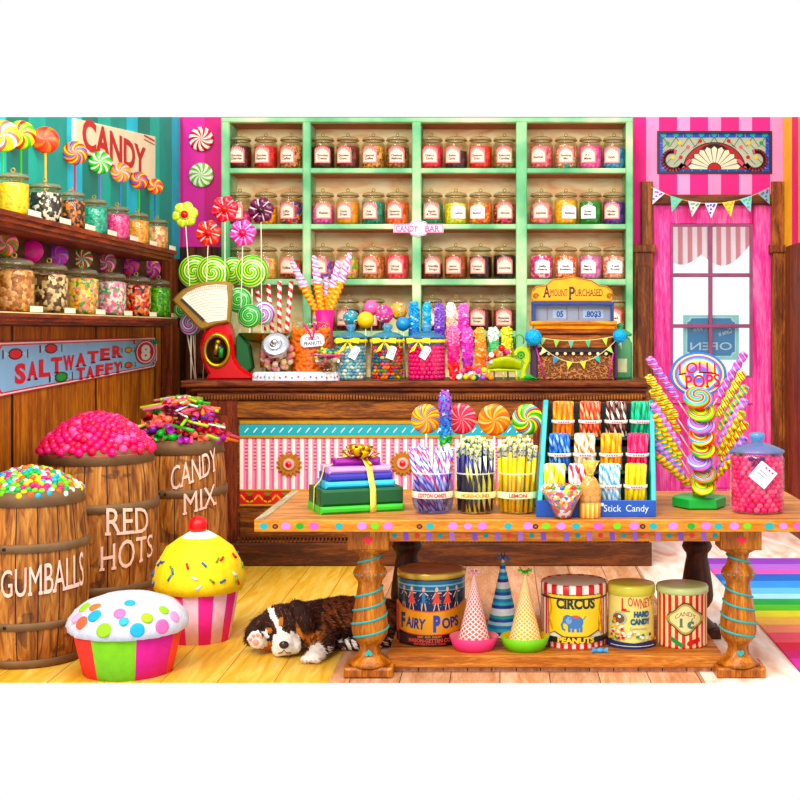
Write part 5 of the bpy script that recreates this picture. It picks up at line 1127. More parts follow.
A.text('A', zr([(232, 268)])[0][0], z+.008, .055, .085, 0).text('MOUNT', zr([(292, 272)])[0][0], z+.0, .125, .052, 0, True, .0).text('P', zr([(356, 268)])[0][0], z-.002, .045, .095, 0).text('URCHASED', zr([(441, 272)])[0][0], z, .20, .052, 0, True, .0)
A.put('lettering', mat('#3a2010', .5), cs, lambda x, z, o: (x, -.071-o, z))
mb = MB()
for a in (177, 543):
    x, z = zr([(a, 290)])[0]; mb.tube([(x+.022*(1-i/26)*math.cos(i*.55), -.072, z+.022*(1-i/26)*math.sin(i*.55)) for i in range(24)], .004, 6)
pts = [zr([q])[0] for q in cr[:-1]]; mb.tube([(x*.985, -.072, z-.006) for x, z in pts[1:-1]], .004, 6)
obj('scroll_relief', mb, mat('#a86a18', .4, .3), cs)
for i in range(9):
    a = 200+i*40; x, z = zr([(a, 575)])[0]; mb = MB().cyl(.012, 0, .012, 12, b=.002); o = obj('key_button', mb, mat('#d8c8a8', .3), t, (x, -.176, z), (PI/2, 0, 0))
# pennant garland hung across it
g = thing('pennant_garland', 'double string of green and blue pennants across the cash register front', 'garland', c)
def string(p0, p1, sag, n, y, flags):
    a, b = zr([p0])[0], zr([p1])[0]; f = lambda u: (a[0]+(b[0]-a[0])*u, y, a[1]+(b[1]-a[1])*u-sag*4*u*(1-u))
    obj('string', MB().tube([f(i/20) for i in range(21)], .003, 6), mat('#d0cc90', .7), g)
    for u, cc, d_ in flags:
        x, _, z = f(u); w = .021; h = .055; sl = (f(min(1, u+.05))[2]-f(max(0, u-.05))[2])/(f(min(1, u+.05))[0]-f(max(0, u-.05))[0])
        o = obj('pennant', MB().prism([(-w, 0), (w, 0), (0, -h)], -.0015, .0015, 0, 0), mat(cc, .7, 0, .2, 60), g, (x, y-.003, z), (0, -math.atan(sl), 0))
string((165, 490), (580, 485), .035, 5, -.195, [(.11, '#98c878', 'g'), (.27, '#88c050', 'g'), (.44, '#58b098', 't'), (.64, '#48b080', 't'), (.84, '#a8cc58', 'g')])
string((165, 500), (580, 495), .175, 5, -.2, [(.13, '#d0dca0', 'g'), (.27, '#2888b8', 'b'), (.42, '#c8dc50', 'g'), (.58, '#f0d840', 'y'), (.74, '#38a8a0', 't'), (.88, '#a8cc70', 'g')])
for (a, b, r) in ((162, 495, .055), (583, 488, .043)):
    x, z = zr([(a, b)])[0]; mb = MB().ball((0, 0, 0), r, n=26); q = random.Random(4)
    for i in range(240):
        v = Vector((q.gauss(0, 1), q.gauss(0, 1), q.gauss(0, 1))).normalized(); mb.tube([v*r*.9, v*r*1.13], .0035, 4)
    obj('pompom', mb, mat('#28a4dc', .8, 0, .2, 50), g, (x, -.235, z))
for a, b in (((175, 540), (220, 700)), ((555, 570), (530, 700))):
    (x0, z0), (x1, z1) = zr([a, b]); obj('ribbon_tail', MB().tube([(x0, -.205, z0), (x1, -.2, z1)], .005, 6), mat('#c83a8c', .5), g)
# ---- green glass canister right of the register
Y = 9.62; c = Bs(620, Y); t = thing('green_canister', 'tall green glass canister standing right of the cash register', 'jar', c)
mb = MB(); mb.lathe([(1e-4, .002), (.085, .002), (.09, .02), (.09, .26), (.07, .3), (.05, .31)], 28, 0, cap=False); obj('glass_body', mb, glass('#7cc890', .9, .4), t)
mb = MB(); mb.lathe([(.05, .31), (.085, .315), (.09, .33), (.05, .36), (.02, .37), (.022, .385), (.03, .40), (1e-4, .415)], 28, 0, cap=False); obj('lid', mb, mat('#2c9a58', .25, coat=.1), t)
obj('label', patch(.0915, -.3, .5, .05, .15, 10), mat('#d8dca8', .6, 0, .2, 20), t)
# ================================================================ WORK TABLE
TW = wood('#84461c', '#ba7840', '#dca06c', 0, .17, 1, 6, rough=.45, gap=.02); TE = wood('#9a4c14', '#cc7830', '#e8a050', 0, sc=6, rough=.45); LEGM = wood('#4e220a', '#9c561e', '#cc843a', 2, sc=4, rough=.35)
TX0, TX1, TY0, TY1 = -1.173, 1.6, 6.2, 7.32
t = thing('display_table', 'long wooden display table with painted dots, turned legs and a low shelf', 'table', (.2, 6.75, 0)); ox, oy = .2, 6.75
mb = MB(); mb.box(TX0-ox, TX1-ox, TY0-oy, TY1-oy, TT-.057, TT, 0, b=.008); tp = obj('tabletop', mb, [TW], t)
mb = MB(); mb.box(TX0-ox+.004, TX0-ox+.045, TY0-oy+.01, TY1-oy-.01, TT-.0, TT+.003, 0); obj('breadboard_end', mb, wood('#6a6050', '#9a8c70', '#c0b090', 1), t)
mb = MB(); mb.box(TX0-ox+.002, TX1-ox-.002, TY0-oy-.006, TY0-oy+.002, TT-.056, TT-.001, 0, b=.002); tedge = obj('front_edge', mb, TE, t)
DC = ['#20a0a8', '#d880d0', '#2a9a30', '#f060b0', '#18a0a0', '#c080e0', '#70c030', '#e878c8']
for i, (px, c_) in enumerate([(264, 0), (286, 1), (300, 2), (314, 3), (339, 4), (362, 5), (375, 6), (388, 7), (430, 4), (453, 1), (468, 5), (482, 7), (508, 4), (528, 5), (546, 6), (561, 1), (576, 4), (598, 3), (617, 6), (634, 7), (653, 4), (673, 5), (691, 2), (706, 7), (718, 4), (734, 1), (747, 6), (769, 4), (783, 5), (798, 3)]):
    x = (px-VX)*TY0/F-ox; rr = .017+.003*(i % 2)
    obj('painted_dot', Art().ell(0, 0, rr*1.15, rr*.9, 0, 16).bake(flat), mat(DC[c_], .6), tedge, (x, TY0-oy-.0062, TT-.028))
    if i in (1, 8, 14, 20): obj('knot', Art().ell(0, 0, .014, .012, 0, 14).ell(0, 0, .007, .006, 1, 10).bake(flat), [mat('#2a1608', .6), mat('#8a5a28', .6)], tedge, (x-.05, TY0-oy-.0062, TT-.03))
LX = {}
def leg_profile(h):     # turned baluster: r, z as shares of the height below the block
    ys = [(671, 22), (668, 20), (664, 15.5), (660, 11.6), (655, 10.2), (651, 10.6), (647, 14), (641, 17.4), (635, 18.4), (625, 17.4), (612, 15.5), (600, 13.5), (592, 11.9), (588, 12.3), (584, 15.5), (580, 17), (576, 15.5), (572, 11.9), (565, 10.2), (560, 11.2), (556, 18.4), (553, 20)]
    return [(w*.00489, (681-y)*.00489) for y, w in ys]
fz = .62
for i, (px, Yl, front) in enumerate(((370, 6.36, 1), (738, 6.36, 1), (407, 7.15, 0), (697, 7.15, 0))):
    x = (px-VX)*Yl/F; zs_ = 1
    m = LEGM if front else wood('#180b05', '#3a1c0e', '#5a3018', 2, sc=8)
    c = (x-ox, Yl-oy, 0)
    mb = MB(); mb.lathe([(r, z) for r, z in leg_profile(1)], 32, 0); mb.box(-.118, .118, -.1, .1, .0, .05, 0, b=.01)
    mb.box(-.098, .098, -.098, .098, TT-.057-.1, TT-.057, 0, b=.008)
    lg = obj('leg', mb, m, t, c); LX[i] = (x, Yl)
    if front:
        TEAL = mat('#189c98', .5)
        pr = [(r, z) for r, z in leg_profile(1)]
        def rad(z):
            for (r0, z0), (r1, z1) in zip(pr[:-1], pr[1:]):
                if z0 <= z <= z1: return r0+(r1-r0)*(z-z0)/(z1-z0+1e-9)
            return .05
        mb = MB()
        sg = 1 if i == 0 else -1
        for za, zb, nt in ((.17, .43, 4), (.54, .585, 1)):
            for q in range(nt):
                pts = []
                for s_ in range(13):
                    u = s_/12; an = -PI*.55+PI*1.1*u; z = za+(zb-za)*((q+.1+.9*u)/nt if nt > 1 else u); rr = rad(z)+.0015
                    pts.append((rr*math.sin(an)*sg, -rr*math.cos(an), z))
                mb.tube(pts, .0055, 6)
        obj('painted_stripe', mb, TEAL, lg)
        for q in range(7):
            an = -1.2+q*.4; rr = .083; obj('painted_bead', ico(.005, TEAL, 1), 0, lg, (rr*math.sin(an), -rr*math.cos(an), .494))
        A = Art(); A.poly(heart(0, 0, .024)); A.put('painted_heart', mat('#e8384c', .6), lg, loc=(0, -.098, TT-.057-.05))
        A = Art(); A.poly([(a, -b) for a, b in heart(0, 0, .018)]) if i == 0 else A.poly(heart(0, 0, .018)); A.put('painted_heart', TEAL, lg, loc=(0, -.066, .115), rot=(math.radians(-12), 0, 0))
x0, x1 = LX[0][0]+.098-ox, LX[1][0]-.098-ox
mb = MB(); mb.box(x0, x1, LX[0][1]-oy-.08, LX[0][1]-oy-.055, TT-.057-.058, TT-.057, 0, b=.003); ap = obj('apron', mb, TE, t)
for i in range(29):
    x = x0+(x1-x0)*(i+.5)/29; yy = LX[0][1]-oy-.0802
    if i % 2: obj('painted_dash', Art().poly([(-.013, .026), (.011, .027), (.015, -.024), (-.009, -.027)]).bake(flat), mat(('#a070d8', '#9058c8', '#c080e0')[i % 3], .6), ap, (x, yy, TT-.057-.028))
    else: obj('painted_dot', Art().ell(0, 0, .013, .012, 0, 14).bake(flat), mat(('#189aa0', '#e84848', '#20a0a8', '#f07060')[(i//2) % 4], .6), ap, (x, yy, TT-.057-.03))
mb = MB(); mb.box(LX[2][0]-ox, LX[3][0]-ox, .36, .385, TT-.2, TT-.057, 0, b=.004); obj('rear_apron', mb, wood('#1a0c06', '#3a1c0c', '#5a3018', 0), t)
for a, b in ((0, 2), (1, 3)):
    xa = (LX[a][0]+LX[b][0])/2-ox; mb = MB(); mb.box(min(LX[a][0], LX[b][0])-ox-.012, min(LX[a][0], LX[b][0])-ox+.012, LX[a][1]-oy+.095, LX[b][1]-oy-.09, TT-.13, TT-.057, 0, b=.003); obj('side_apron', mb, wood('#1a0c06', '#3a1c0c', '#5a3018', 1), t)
mb = MB(); mb.box((388-VX)*6.4/F-ox, (722-VX)*6.4/F-ox, 6.365-oy, 7.28-oy, SH-.06, SH, 0, b=.006); obj('low_shelf', mb, wood('#7a3c14', '#b86c30', '#dc9854', 0, .2, 1, 6, gap=.015), t)
mb = MB(); mb.box((388-VX)*6.4/F-ox, (722-VX)*6.4/F-ox, 6.40-oy, 7.2-oy, 0, SH-.06, 0); obj('shelf_plinth', mb, wood('#9a6a4c', '#c89474', '#e0b494', 2, .12, 0, 5), t)

# ---- stack of wrapped gifts with ribbon and bow
def TP(px, py): Y = (H-TT)*F/(py-VY); return Vector(((px-VX)*Y/F, Y, TT))
g0 = Vector(((355-VX)*6.54/F, 6.57, TT)); ang = math.radians(-14)
def gift(z0, z1, w, d, dx, dy, rot, col, lab, soft=.012):
    t = tag(obj('wrapped_gift', MB().box(-w/2, w/2, -d/2, d/2, 0, z1-z0, 0, b=soft), mat(col, .4, 0, .18, 9, coat=.15), None, (g0.x+dx, g0.y+dy, TT+z0), (0, 0, rot)), lab, 'gift', 'wrapped gifts stacked on the table')
    mb = MB(); mb.prism([(-d*.42, .004), (-d*.12, (z1-z0)*.5), (-d*.42, z1-z0-.004)], -w/2-.002, -w/2+.001, 0, 0, Matrix.Rotation(-PI/2, 4, 'Z') @ Matrix.Scale(-1, 4, (0, 1, 0)) if 0 else Matrix(((0, 1, 0, 0), (1, 0, 0, 0), (0, 0, 1, 0), (0, 0, 0, 1)))); obj('folded_end', mb, mat(col, .3, 0, .3, 20), t); return t
q1, q2 = .42, .30
G_ = .37
gift(0, .038, .43, .295, .0, .0, G_, '#48b840', 'light green wrapped gift at the bottom of the stack')
gift(.039, .12, .42, .285, .0, .0, G_, '#055028', 'dark green wrapped gift, second from the bottom of the stack')
gift(.121, .155, .355, .24, .0, .0, G_-.03, '#48b4e0', 'sky blue wrapped gift in the middle of the stack')
gift(.156, .192, .33, .22, .0, .0, G_, '#3434a0', 'royal blue wrapped gift above the sky blue one')
gift(.193, .224, .32, .21, .0, .0, G_, '#c894d8', 'lilac wrapped gift under the purple one')
gift(.225, .262, .24, .10, .0, .0, G_-.08, '#8a1c8a', 'purple rolled wrapped gift on top of the stack', .018)
rb = thing('gift_ribbon', 'pale yellow ribbon around the gift stack with a shiny gold bow', 'ribbon', (g0.x, g0.y, TT), G_)
YR = mat('#f4e878', .35, 0, .1, 20)
def strip(pts, wv, m, nm):
    mb = MB(); vs = []; wv = Vector(wv)
    for p in pts: vs += [Vector(p)-wv, Vector(p)+wv]
    mb.add(vs, [(i*2, i*2+1, i*2+3, i*2+2) for i in range(len(pts)-1)], 0, True); o = obj(nm, mb, m, rb); md = o.modifiers.new('s', 'SOLIDIFY'); md.thickness = .002; return o
strip([(.05, -.152, .003), (.05, -.153, .04), (.05, -.147, .12), (.048, -.124, .157), (.045, -.114, .193), (.04, -.109, .226), (.03, -.054, .265), (.02, 0, .268), (.01, .06, .262), (.0, .12, .226), (-.01, .15, .12)], (.016, .003, 0), YR, 'ribbon_band')
strip([(.0, .0, .268), (-.1, -.0, .267), (-.125, -.0, .23), (-.163, -.0, .226), (-.17, -.0, .192), (-.182, -.0, .157), (-.214, -.0, .122), (-.217, -.0, .04), (-.219, .0, .005)], (.002, .014, 0), YR, 'ribbon_band')
mb = MB()
R = random.Random(9); GB_ = mat('#d8a828', .22, .75, .15, 30)
for i in range(16):
    a = i*2.4; el = .1+.9*(i/16); L = .082*(1.15-.4*i/16)
    d = Vector((math.cos(a)*math.cos(el), math.sin(a)*math.cos(el), math.sin(el))); u = d.cross(Vector((0, 0, 1))).normalized()*.017; w_ = d.cross(u).normalized()
    pts = [Vector((0, 0, 0)), d*L*.6+w_*.02, d*L*1.1, d*L*.6-w_*.022, Vector((0, 0, 0))]; vs = []
    for p in pts: vs += [p-u, p+u]
    mb.add(vs, [(k*2, k*2+1, k*2+3, k*2+2) for k in range(4)], 0, True)
o = obj('bow', mb, GB_, rb, (.015, -.02, .272)); md = o.modifiers.new('s', 'SOLIDIFY'); md.thickness = .002
mb = MB()
for sg, a, b in ((1, (.03, -.07, .262), (.045, -.13, .235)), (-1, (.05, -.01, .262), (.1, -.03, .262))): mb.tube([a, b], .008, 6)
obj('bow_tail', mb, GB_, rb)

# ---- big swirl lollipops behind the candy stick jars
for px, py, r, cols, n, k_, d_ in ((426, 419, 15, ['#ee7414', '#f0b020', '#e85c14', '#2e86a0', '#f08a1c', '#f4cc50'], 3, 9, 'orange and yellow with teal streaks'), (461, 419, 15.5, ['#de1838', '#f49aa0', '#e02444', '#e84860'], 5, 9, 'raspberry red with pale streaks'), (494, 420, 16, ['#ec6c10', '#f49838', '#ee7c18', '#f8bc70', '#e46008'], 3, 8, 'all orange'), (527.5, 419.5, 15.5, ['#38a030', '#f8d830', '#e83828', '#2898a8', '#f0f0a0', '#58b830'], 2, 12, 'green, yellow, red and teal')):
    Y = 6.78; k = Y/F; c = P(px, py, Y); lollipop(c, r*k, swirl(cols, n*2, k_), Bs(px+1, Y, TT), 'large round swirl lollipop, %s, behind the candy stick jars' % d_, 'large swirl lollipops on the table', 0, .005, t=.22)
Y = 6.68; rock(P(446, 470, Y), P(445, 391, Y), .034, ['#e83020', '#f07818', '#f8c820', '#e8e030', '#38a838', '#1880c8', '#2848a8', '#6838a0', '#8848b0', '#9050b8'][1:], 'tall rainbow rock candy stick rising behind the cotton candy jar', None, 44, stick_to=P(446, 470, Y).z-TT-.001)

# ---- stick jars
def stick_jar(px, Y, r, h, glm, lab, txt, tcol, bcol, tw):
    c = Vector(((px-VX)*Y/F, Y, TT)); t = thing('stick_jar', lab, 'jar', c)
    mb = MB(); mb.lathe([(1e-4, .004), (r*.7, .004), (r*.88, .018), (r*.98, .045), (r*1.02, .085), (r, h*.66), (r*.95, h*.8), (r*.9, h*.86), (r*.95, h*.88), (r*.9, h*.91), (r*.95, h*.94), (r*.95, h)], 36, 0, cap=False); obj('glass_body', mb, glm, t)
    mb = MB(); mb.torus(r*.95, .004, 30, 6, T=Matrix.Translation((0, 0, h))); obj('glass_lip', mb, glass('#ffffff', 1, .3), t)
    p = patch(r+.002, -1.45, 1.45, h*.40, h*.56, 18); lb = obj('paper_band', p, mat(bcol, .5), t)
    Art().text(txt, 0, h*.48, tw, h*.095, 0, False, .03).put('lettering', mat(tcol, .5), lb, cylf(r+.003), .02); return c
def sticks(c, n, r0, rt, z0, z1, mt, name, lab, grp, sr=.0095, spread=.25, cen=(0, 0), tips=None):
    q_ = random.Random(n*7+int(c.x*100))
    for i in range(n):
        q = math.sqrt((i+.5)/n); a = i*2.4; b = Vector((cen[0]*.2+r0*q*math.cos(a), cen[1]*.2+r0*q*math.sin(a), z0)); tpt = Vector((cen[0]+rt*q*math.cos(a+spread), cen[1]+rt*q*math.sin(a+spread), z1+q_.uniform(-.02, .016)-(.045*q*q)))
        L = (tpt-b).length; o = thing(name, lab, 'candy stick', group=grp); o.matrix_local = Matrix.Translation(c) @ align(b, tpt)
        m = mt[i % len(mt)]; obj('stick', MB().cyl(sr, 0, L*.965, 9), m, o)
        if tips: obj('wrapper_tip', MB().lathe([(sr*1.06, 0), (sr*1.2, .05), (sr*1.35, .052), (sr*.9, .06)], 9, 0), tips[i % len(tips)], o, (0, 0, L-.06))
c = stick_jar(433, 6.46, .103, .20, glass('#d0d6fa', .9), 'glass jar labelled COTTON CANDY holding two bundles of swirled sticks', 'COTTON CANDY', '#c8285a', '#fbe8d0', .15)
CC1 = pat('helix', ['#e8eaf8', '#3048b0', '#f0a0c0', '#d83058', '#f4f4fa', '#7058c0'], 1, 9, rough=.25); CC2 = pat('helix', ['#f8f0f4', '#e04878', '#5868c8', '#fbfbfb', '#a8b8e8'], 1, 11, rough=.25)
sticks(c, 13, .05, .048, .012, .35, [CC1, CC2], 'candy_stick', 'pink, blue and white candy stick leaning left in the COTTON CANDY jar', 'cotton candy sticks leaning left', cen=(-.075, -.01), sr=.012)
sticks(c, 13, .05, .048, .012, .35, [CC2, CC1], 'candy_stick', 'pink, blue and white candy stick leaning right in the COTTON CANDY jar', 'cotton candy sticks leaning right', cen=(.066, .01), sr=.012)
c = stick_jar(475.5, 6.45, .102, .20, glass('#f8f4c8', .9), 'glass jar labelled HOREHOUND packed with navy and yellow sticks', 'HOREHOUND', '#b88020', '#f8f0b0', .145)
HH = [pat('helix', ['#1c1c5a', '#2a2878', '#e8e070', '#3c40a0'], 1, 5, rough=.25), mat('#24205c', .3), mat('#2c2c78', .3), pat('helix', ['#e8e890', '#2c2870', '#f8f8d0'], 1, 5, rough=.25)]
TPS = [pat('voro', ['#f4f0b0', '#2878b8', '#f8f8e8', '#e8e870'], 130, rough=.4)]
sticks(c, 40, .082, .09, .012, .375, HH, 'candy_stick', 'navy blue candy stick with speckled tip in the HOREHOUND jar', 'navy candy sticks in the middle jar', tips=TPS, spread=.1)
c = stick_jar(517.5, 6.45, .100, .20, glass('#fbf6c0', .9), 'glass jar labelled LEMON packed with bright yellow sticks', 'LEMON', '#c82828', '#fbf4c8', .09)
LMS = [pat('helix', ['#f8e020', '#f4c818', '#fbf080'], 1, 7, rough=.25), mat('#f8d818', .3), mat('#f4e428', .3)]
sticks(c, 40, .08, .098, .012, .375, LMS, 'candy_stick', 'yellow candy stick with speckled tip in the LEMON jar', 'lemon candy sticks in the right jar', tips=[pat('voro', ['#f8f0c0', '#4888b8', '#fbf8e8', '#f0e060'], 130, rough=.4)], spread=.18)

# ---- Stick Candy rack with bundles
rx0, rx1 = (536-VX)*6.32/F, (655-VX)*6.32/F; rc = Vector(((rx0+rx1)/2, 6.3, TT)); w = (rx1-rx0)/2
t = thing('stick_candy_rack', 'turquoise and blue stepped rack lettered Stick Candy holding tied bundles', 'rack', rc)
TQ = mat('#28a8a8', .4, 0, .2, 9); BL = mat('#2450a8', .45, 0, .2, 9)
tx = .045
side = [(0, 0), (0, .075), (.02, .10), (.29, .525), (.325, .55), (.36, .53), (.42, 0)]
for sg in (-1, 1):
    vs = []
    mb = MB(); mb.prism(side, -.012, .012, 0, .003, Matrix(((0, 1, 0, 0), (1, 0, 0, 0), (0, 0, 1, 0), (0, 0, 0, 1))))
    v2 = []
    for v in mb.v: v2.append((v[0]+sg*(w-.012+(-.045 if sg < 0 else .028)*v[2]/.52), v[1], v[2]))
    mb.v = v2; obj('side_panel', mb, TQ, t)
STEPS = [(.03, .058), (.145, .203), (.26, .362)]
mb = MB(); mb.box(-w, w, -.012, .0, 0, .082, 0, b=.003); fp = obj('front_panel', mb, BL, t)
A = Art(); A.text('Stick', .08, .045, .085, .034, 0, False, .0).text('Candy', .2, .045, .11, .034, 0, False, .0).ell(.03, .062, .009, .009, 0, 10)
A.put('lettering', mat('#d4e4f4', .5), fp, lambda x, z, o: (x, -.0125-o, z))
for i, (y, z) in enumerate(STEPS):
    mb = MB(); ww = w-.03-.012*i; mb.box(-ww, ww, y-.03, y+.115, z-.008, z, 0); mb.box(-ww, ww, y+.105, y+.115, z, z+.115, 0); obj('step_shelf', mb, mat('#1c3a34', .6, 0, .2, 9), t)
mb = MB(); mb.box(-w+.05, w-.03, .385, .395, 0, .53, 0); obj('back_panel', mb, mat('#1c1a20', .6), t)
rows3 = [[('yellow and white', 554.5, ['#f0e040', '#fbf8d0', '#e8d020']), ('red and white', 579, ['#f8f0f0', '#d02848', '#e8e8f0']), ('pale blue and white', 609.5, ['#f4f8fa', '#58a8d8', '#e8f4f8', '#88c4e4']), ('golden yellow', 635.5, ['#f8d818', '#f4c010', '#f8e040'])],
    [('deep blue', 559.5, ['#1858b8', '#3878d0', '#0c3c90', '#88b8e8']), ('cream and brown', 584.5, ['#f8f0e0', '#b87838', '#f4e8d0', '#e8d0a8']), ('amber orange', 611, ['#f0a010', '#f8c030', '#e08808']), ('rose pink', 637.5, ['#e83868', '#f05888', '#e83058'])],
    [('bright orange', 563, ['#f08818', '#e87010', '#f8a838']), ('brick red and tan', 590, ['#d84830', '#f0b080', '#b83828', '#e87050']), ('dark brown and white', 616, ['#3a1c1c', '#f0e0d4', '#2a1414', '#8a5048']), ('sea green', 641, ['#18a878', '#38c090', '#109068'])]]
for ri, rw in enumerate(rows3):
    y, z = STEPS[ri]
    for ci, (cn, px, cols) in enumerate(rw):
        Yb = rc.y+y+.045; hz = (.19, .185, .18)[ri]; pxx = (px-VX)*Yb/F
        bz = TT+z
        bt = thing('stick_bundle', '%s stick candy bundle, %s row, %s in the rack' % (cn, ['bottom', 'middle', 'top'][ri], ['leftmost', 'second from left', 'third from left', 'rightmost'][ci]), 'candy bundle', (pxx, Yb, bz), 0, 'tied stick candy bundles in the rack')
        q_ = random.Random(ri*4+ci); sm = pat('helix', cols, 1, 10, rough=.35, sc=80)
        if ('st', cn) not in ICO: ICO[('st', cn)] = MB().cyl(.0102, 0, hz, 8, b=.003).mesh('candy_stick', sm)
        for i in range(22):
            q = math.sqrt((i+.5)/22); a = i*2.4; b0 = Vector((.049*q*math.cos(a), .049*q*math.sin(a), .002)); a2 = a+.45; b1 = Vector((.051*q*math.cos(a2), .051*q*math.sin(a2), hz+q_.uniform(-.008, .004)))
            obj('candy_stick', ICO[('st', cn)], 0, bt, T=align(b0, b1, q_.uniform(0, 6)))
        mb = MB(); mb.lathe([(.057, 0), (.0595, .002), (.0595, .015), (.057, .017)], 24, 0, cap=False); bd = obj('paper_band', mb, mat('#fbe8dc', .5), bt, (0, 0, hz*.40))
        A = Art()
        for i in range(5): A.rect(-.028+i*.012, .005, -.02+i*.012, .012, 0)
        A.put('printing', mat('#d84858', .5), bd, cylf(.060), .02)
# paper cone of candies and gold bag in front of it
c = Bs(563, 6.25, TT); k = 6.25/F
t = thing('cellophane_cone', 'clear cone bag packed with multicoloured candies leaning at the rack front', 'candy bag', c)
mb = MB(); mb.lathe([(.018, .0), (.04, .012), (.062, .07), (.098, .13), (.09, .142), (1e-4, .15)], 24, 0, cap=True, wob=lambda a, z: 1+.04*math.sin(5*a)); ob = obj('candy_mass', mb, pat('voro', ['#e83838', '#f07828', '#f8d028', '#38a048', '#2868c0', '#f4f0e8', '#e85898'], 62), t)
ob['kind'] = 'stuff'
mb = MB(); mb.lathe([(.022, .0), (.045, .01), (.067, .07), (.108, .135), (.112, .15)], 24, 0, cap=False, wob=lambda a, z: 1+.05*math.sin(7*a)); obj('cellophane', mb, glass('#ffffff', 1, .05), t)
for i in range(30):
    a = i*2.4; q = math.sqrt((i+.5)/30)*.085; cn, cc = (('red', '#e83838'), ('orange', '#f07828'), ('green', '#38a048'), ('blue', '#2868c0'), ('white', '#f4f0e8'), ('yellow', '#f8d028'))[i % 6]
    tag(obj('round_candy', ico(.0115, candy(cc), 2, 'round_candy'), 0, None, c+Vector((q*math.cos(a), q*math.sin(a)*.9, .148+.012*(1-q/.085)))), '%s round candy on top of the multicoloured cone bag' % cn, 'candy', 'candies on top of the cone bag')
c = Bs(590, 6.27, TT); t = thing('gold_candy_bag', 'tied clear bag of orange candy balls with pale yellow gathered top, before the rack', 'candy bag', c)
mb = MB(); mb.lathe([(.045, 0), (.05, .004), (.052, .06), (.05, .075)], 24, 0, T=Matrix.Diagonal((1, .7, 1, 1))); obj('bag_base', mb, pat('stripe', ['#f8b838', '#fbe0a0', '#e89820'], 45, 0, 0, .4), t)
mb = MB(); mb.lathe([(.05, .07), (.055, .1), (.052, .15), (.03, .19), (.012, .205), (.015, .212), (.03, .25), (.045, .275)], 24, 0, cap=False, T=Matrix.Diagonal((1, .75, 1, 1)), wob=lambda a, z: 1+(.16 if z > .19 else .03)*math.sin(8*a)); obj('cellophane', mb, glass('#fbe890', 1, .25), t)
mb = MB(); mb.torus(.014, .004, 16, 6, T=Matrix.Translation((0, 0, .208))); obj('gold_tie', mb, GOLD, t)
for i in range(22):
    lv, q = divmod(i, 6); a = q*PI/3+lv*.5; tag(obj('orange_candy_ball', ico(.0165, candy('#f09020'), 2, 'orange_candy_ball'), 0, None, c+Vector((.033*math.cos(a), .024*math.sin(a), .095+lv*.027)) if i < 18 else c+Vector((.02*math.cos(i), .012*math.sin(i), .175))), 'orange candy ball inside the gold topped bag', 'candy', 'orange candy balls in the gold topped bag')

# ---- lollipop tree
Y = 6.66; c = Bs(699, Y, TT); k = Y/F
t = thing('lollipop_stand', 'green hexagonal stand with a ladder of holes and a LOLLI POPS sign', 'stand', c)
mb = MB(); mb.lathe([(.125, 0), (.138, .008), (.138, .05), (.128, .058)], 6, 0, sm=False, a0=0); obj('base', mb, mat('#30a848', .4, 0, .14, 8), t)
tz1 = P(0, 400, Y).z-TT
mb = MB(); mb.lathe([(.03, .055), (.05, .16), (.014, .17)], 8, 0, T=Matrix.Rotation(0, 4, 'Z')); mb.box(-.014, .014, -.006, .016, .1, tz1, 0, b=.003); obj('post', mb, mat('#e8b838', .4, 0, .2, 20), t)
sz0, sz1 = P(0, 397, Y).z-TT, P(0, 352, Y).z-TT; sw = 28.5*k
mb = MB(); mb.prism([(sw*math.cos(a), (sz0+sz1)/2+(sz1-sz0)/2*math.sin(a)) for a in [2*PI*i/40 for i in range(40)]], .02, .03, 0, .002); sgn = obj('sign_board', mb, mat('#2858a8', .4), t)
A = Art(); zc = (sz0+sz1)/2; hh = (sz1-sz0)/2
for i, (s_, m) in enumerate(((.98, 0), (.9, 1), (.84, 2), (.74, 3), (.68, 4), (.6, 1), (.5, 5), (.38, 2), (.28, 0), (.16, 4))): A.ell(0, zc-.006*i*0, sw*s_, hh*s_, m, 36)
A.text('LOLLI', -.006, zc+hh*.32, sw*1.35, hh*.5, 7, True, .015, rot=.03, warp=lambda x: (-.02*x*x*2, 1))
A.text('POPS', .02, zc-hh*.28, sw*1.25, hh*.6, 7, True, .015, rot=.05)
A.put('painted_face', [mat(x, .4) for x in ('#3a6ac0', '#f0d030', '#7a58b8', '#58a8c8', '#d8e0d8', '#c888b8', '#fbf0d0', '#d82010')], sgn, lambda x, z, o: (x, .0195-o, z))
PL = [['#e85898', '#4868c8', '#f8a0c0', '#8848b0'], ['#f0d030', '#58a838', '#f8e878', '#e84830'], ['#48a840', '#f0d828', '#e83830', '#f89030'], ['#6878d8', '#e868a8', '#a878d0', '#f0a0c8'], ['#f0c830', '#e84838', '#68b838', '#f8e050'], ['#58b030', '#f8d828', '#e87828', '#3888c0'], ['#8868c8', '#5878d0', '#e870a8', '#b088d8'], ['#e8d030', '#e85040', '#48a850', '#f8b040']]
tipsL = [(649, 358), (648, 376), (652, 390), (653, 404), (654, 415), (654, 430), (655, 443), (657, 456)]; tipsR = [(745, 353), (743, 372), (746, 386), (745, 399), (743, 411), (746, 422), (745, 437), (742, 449)]
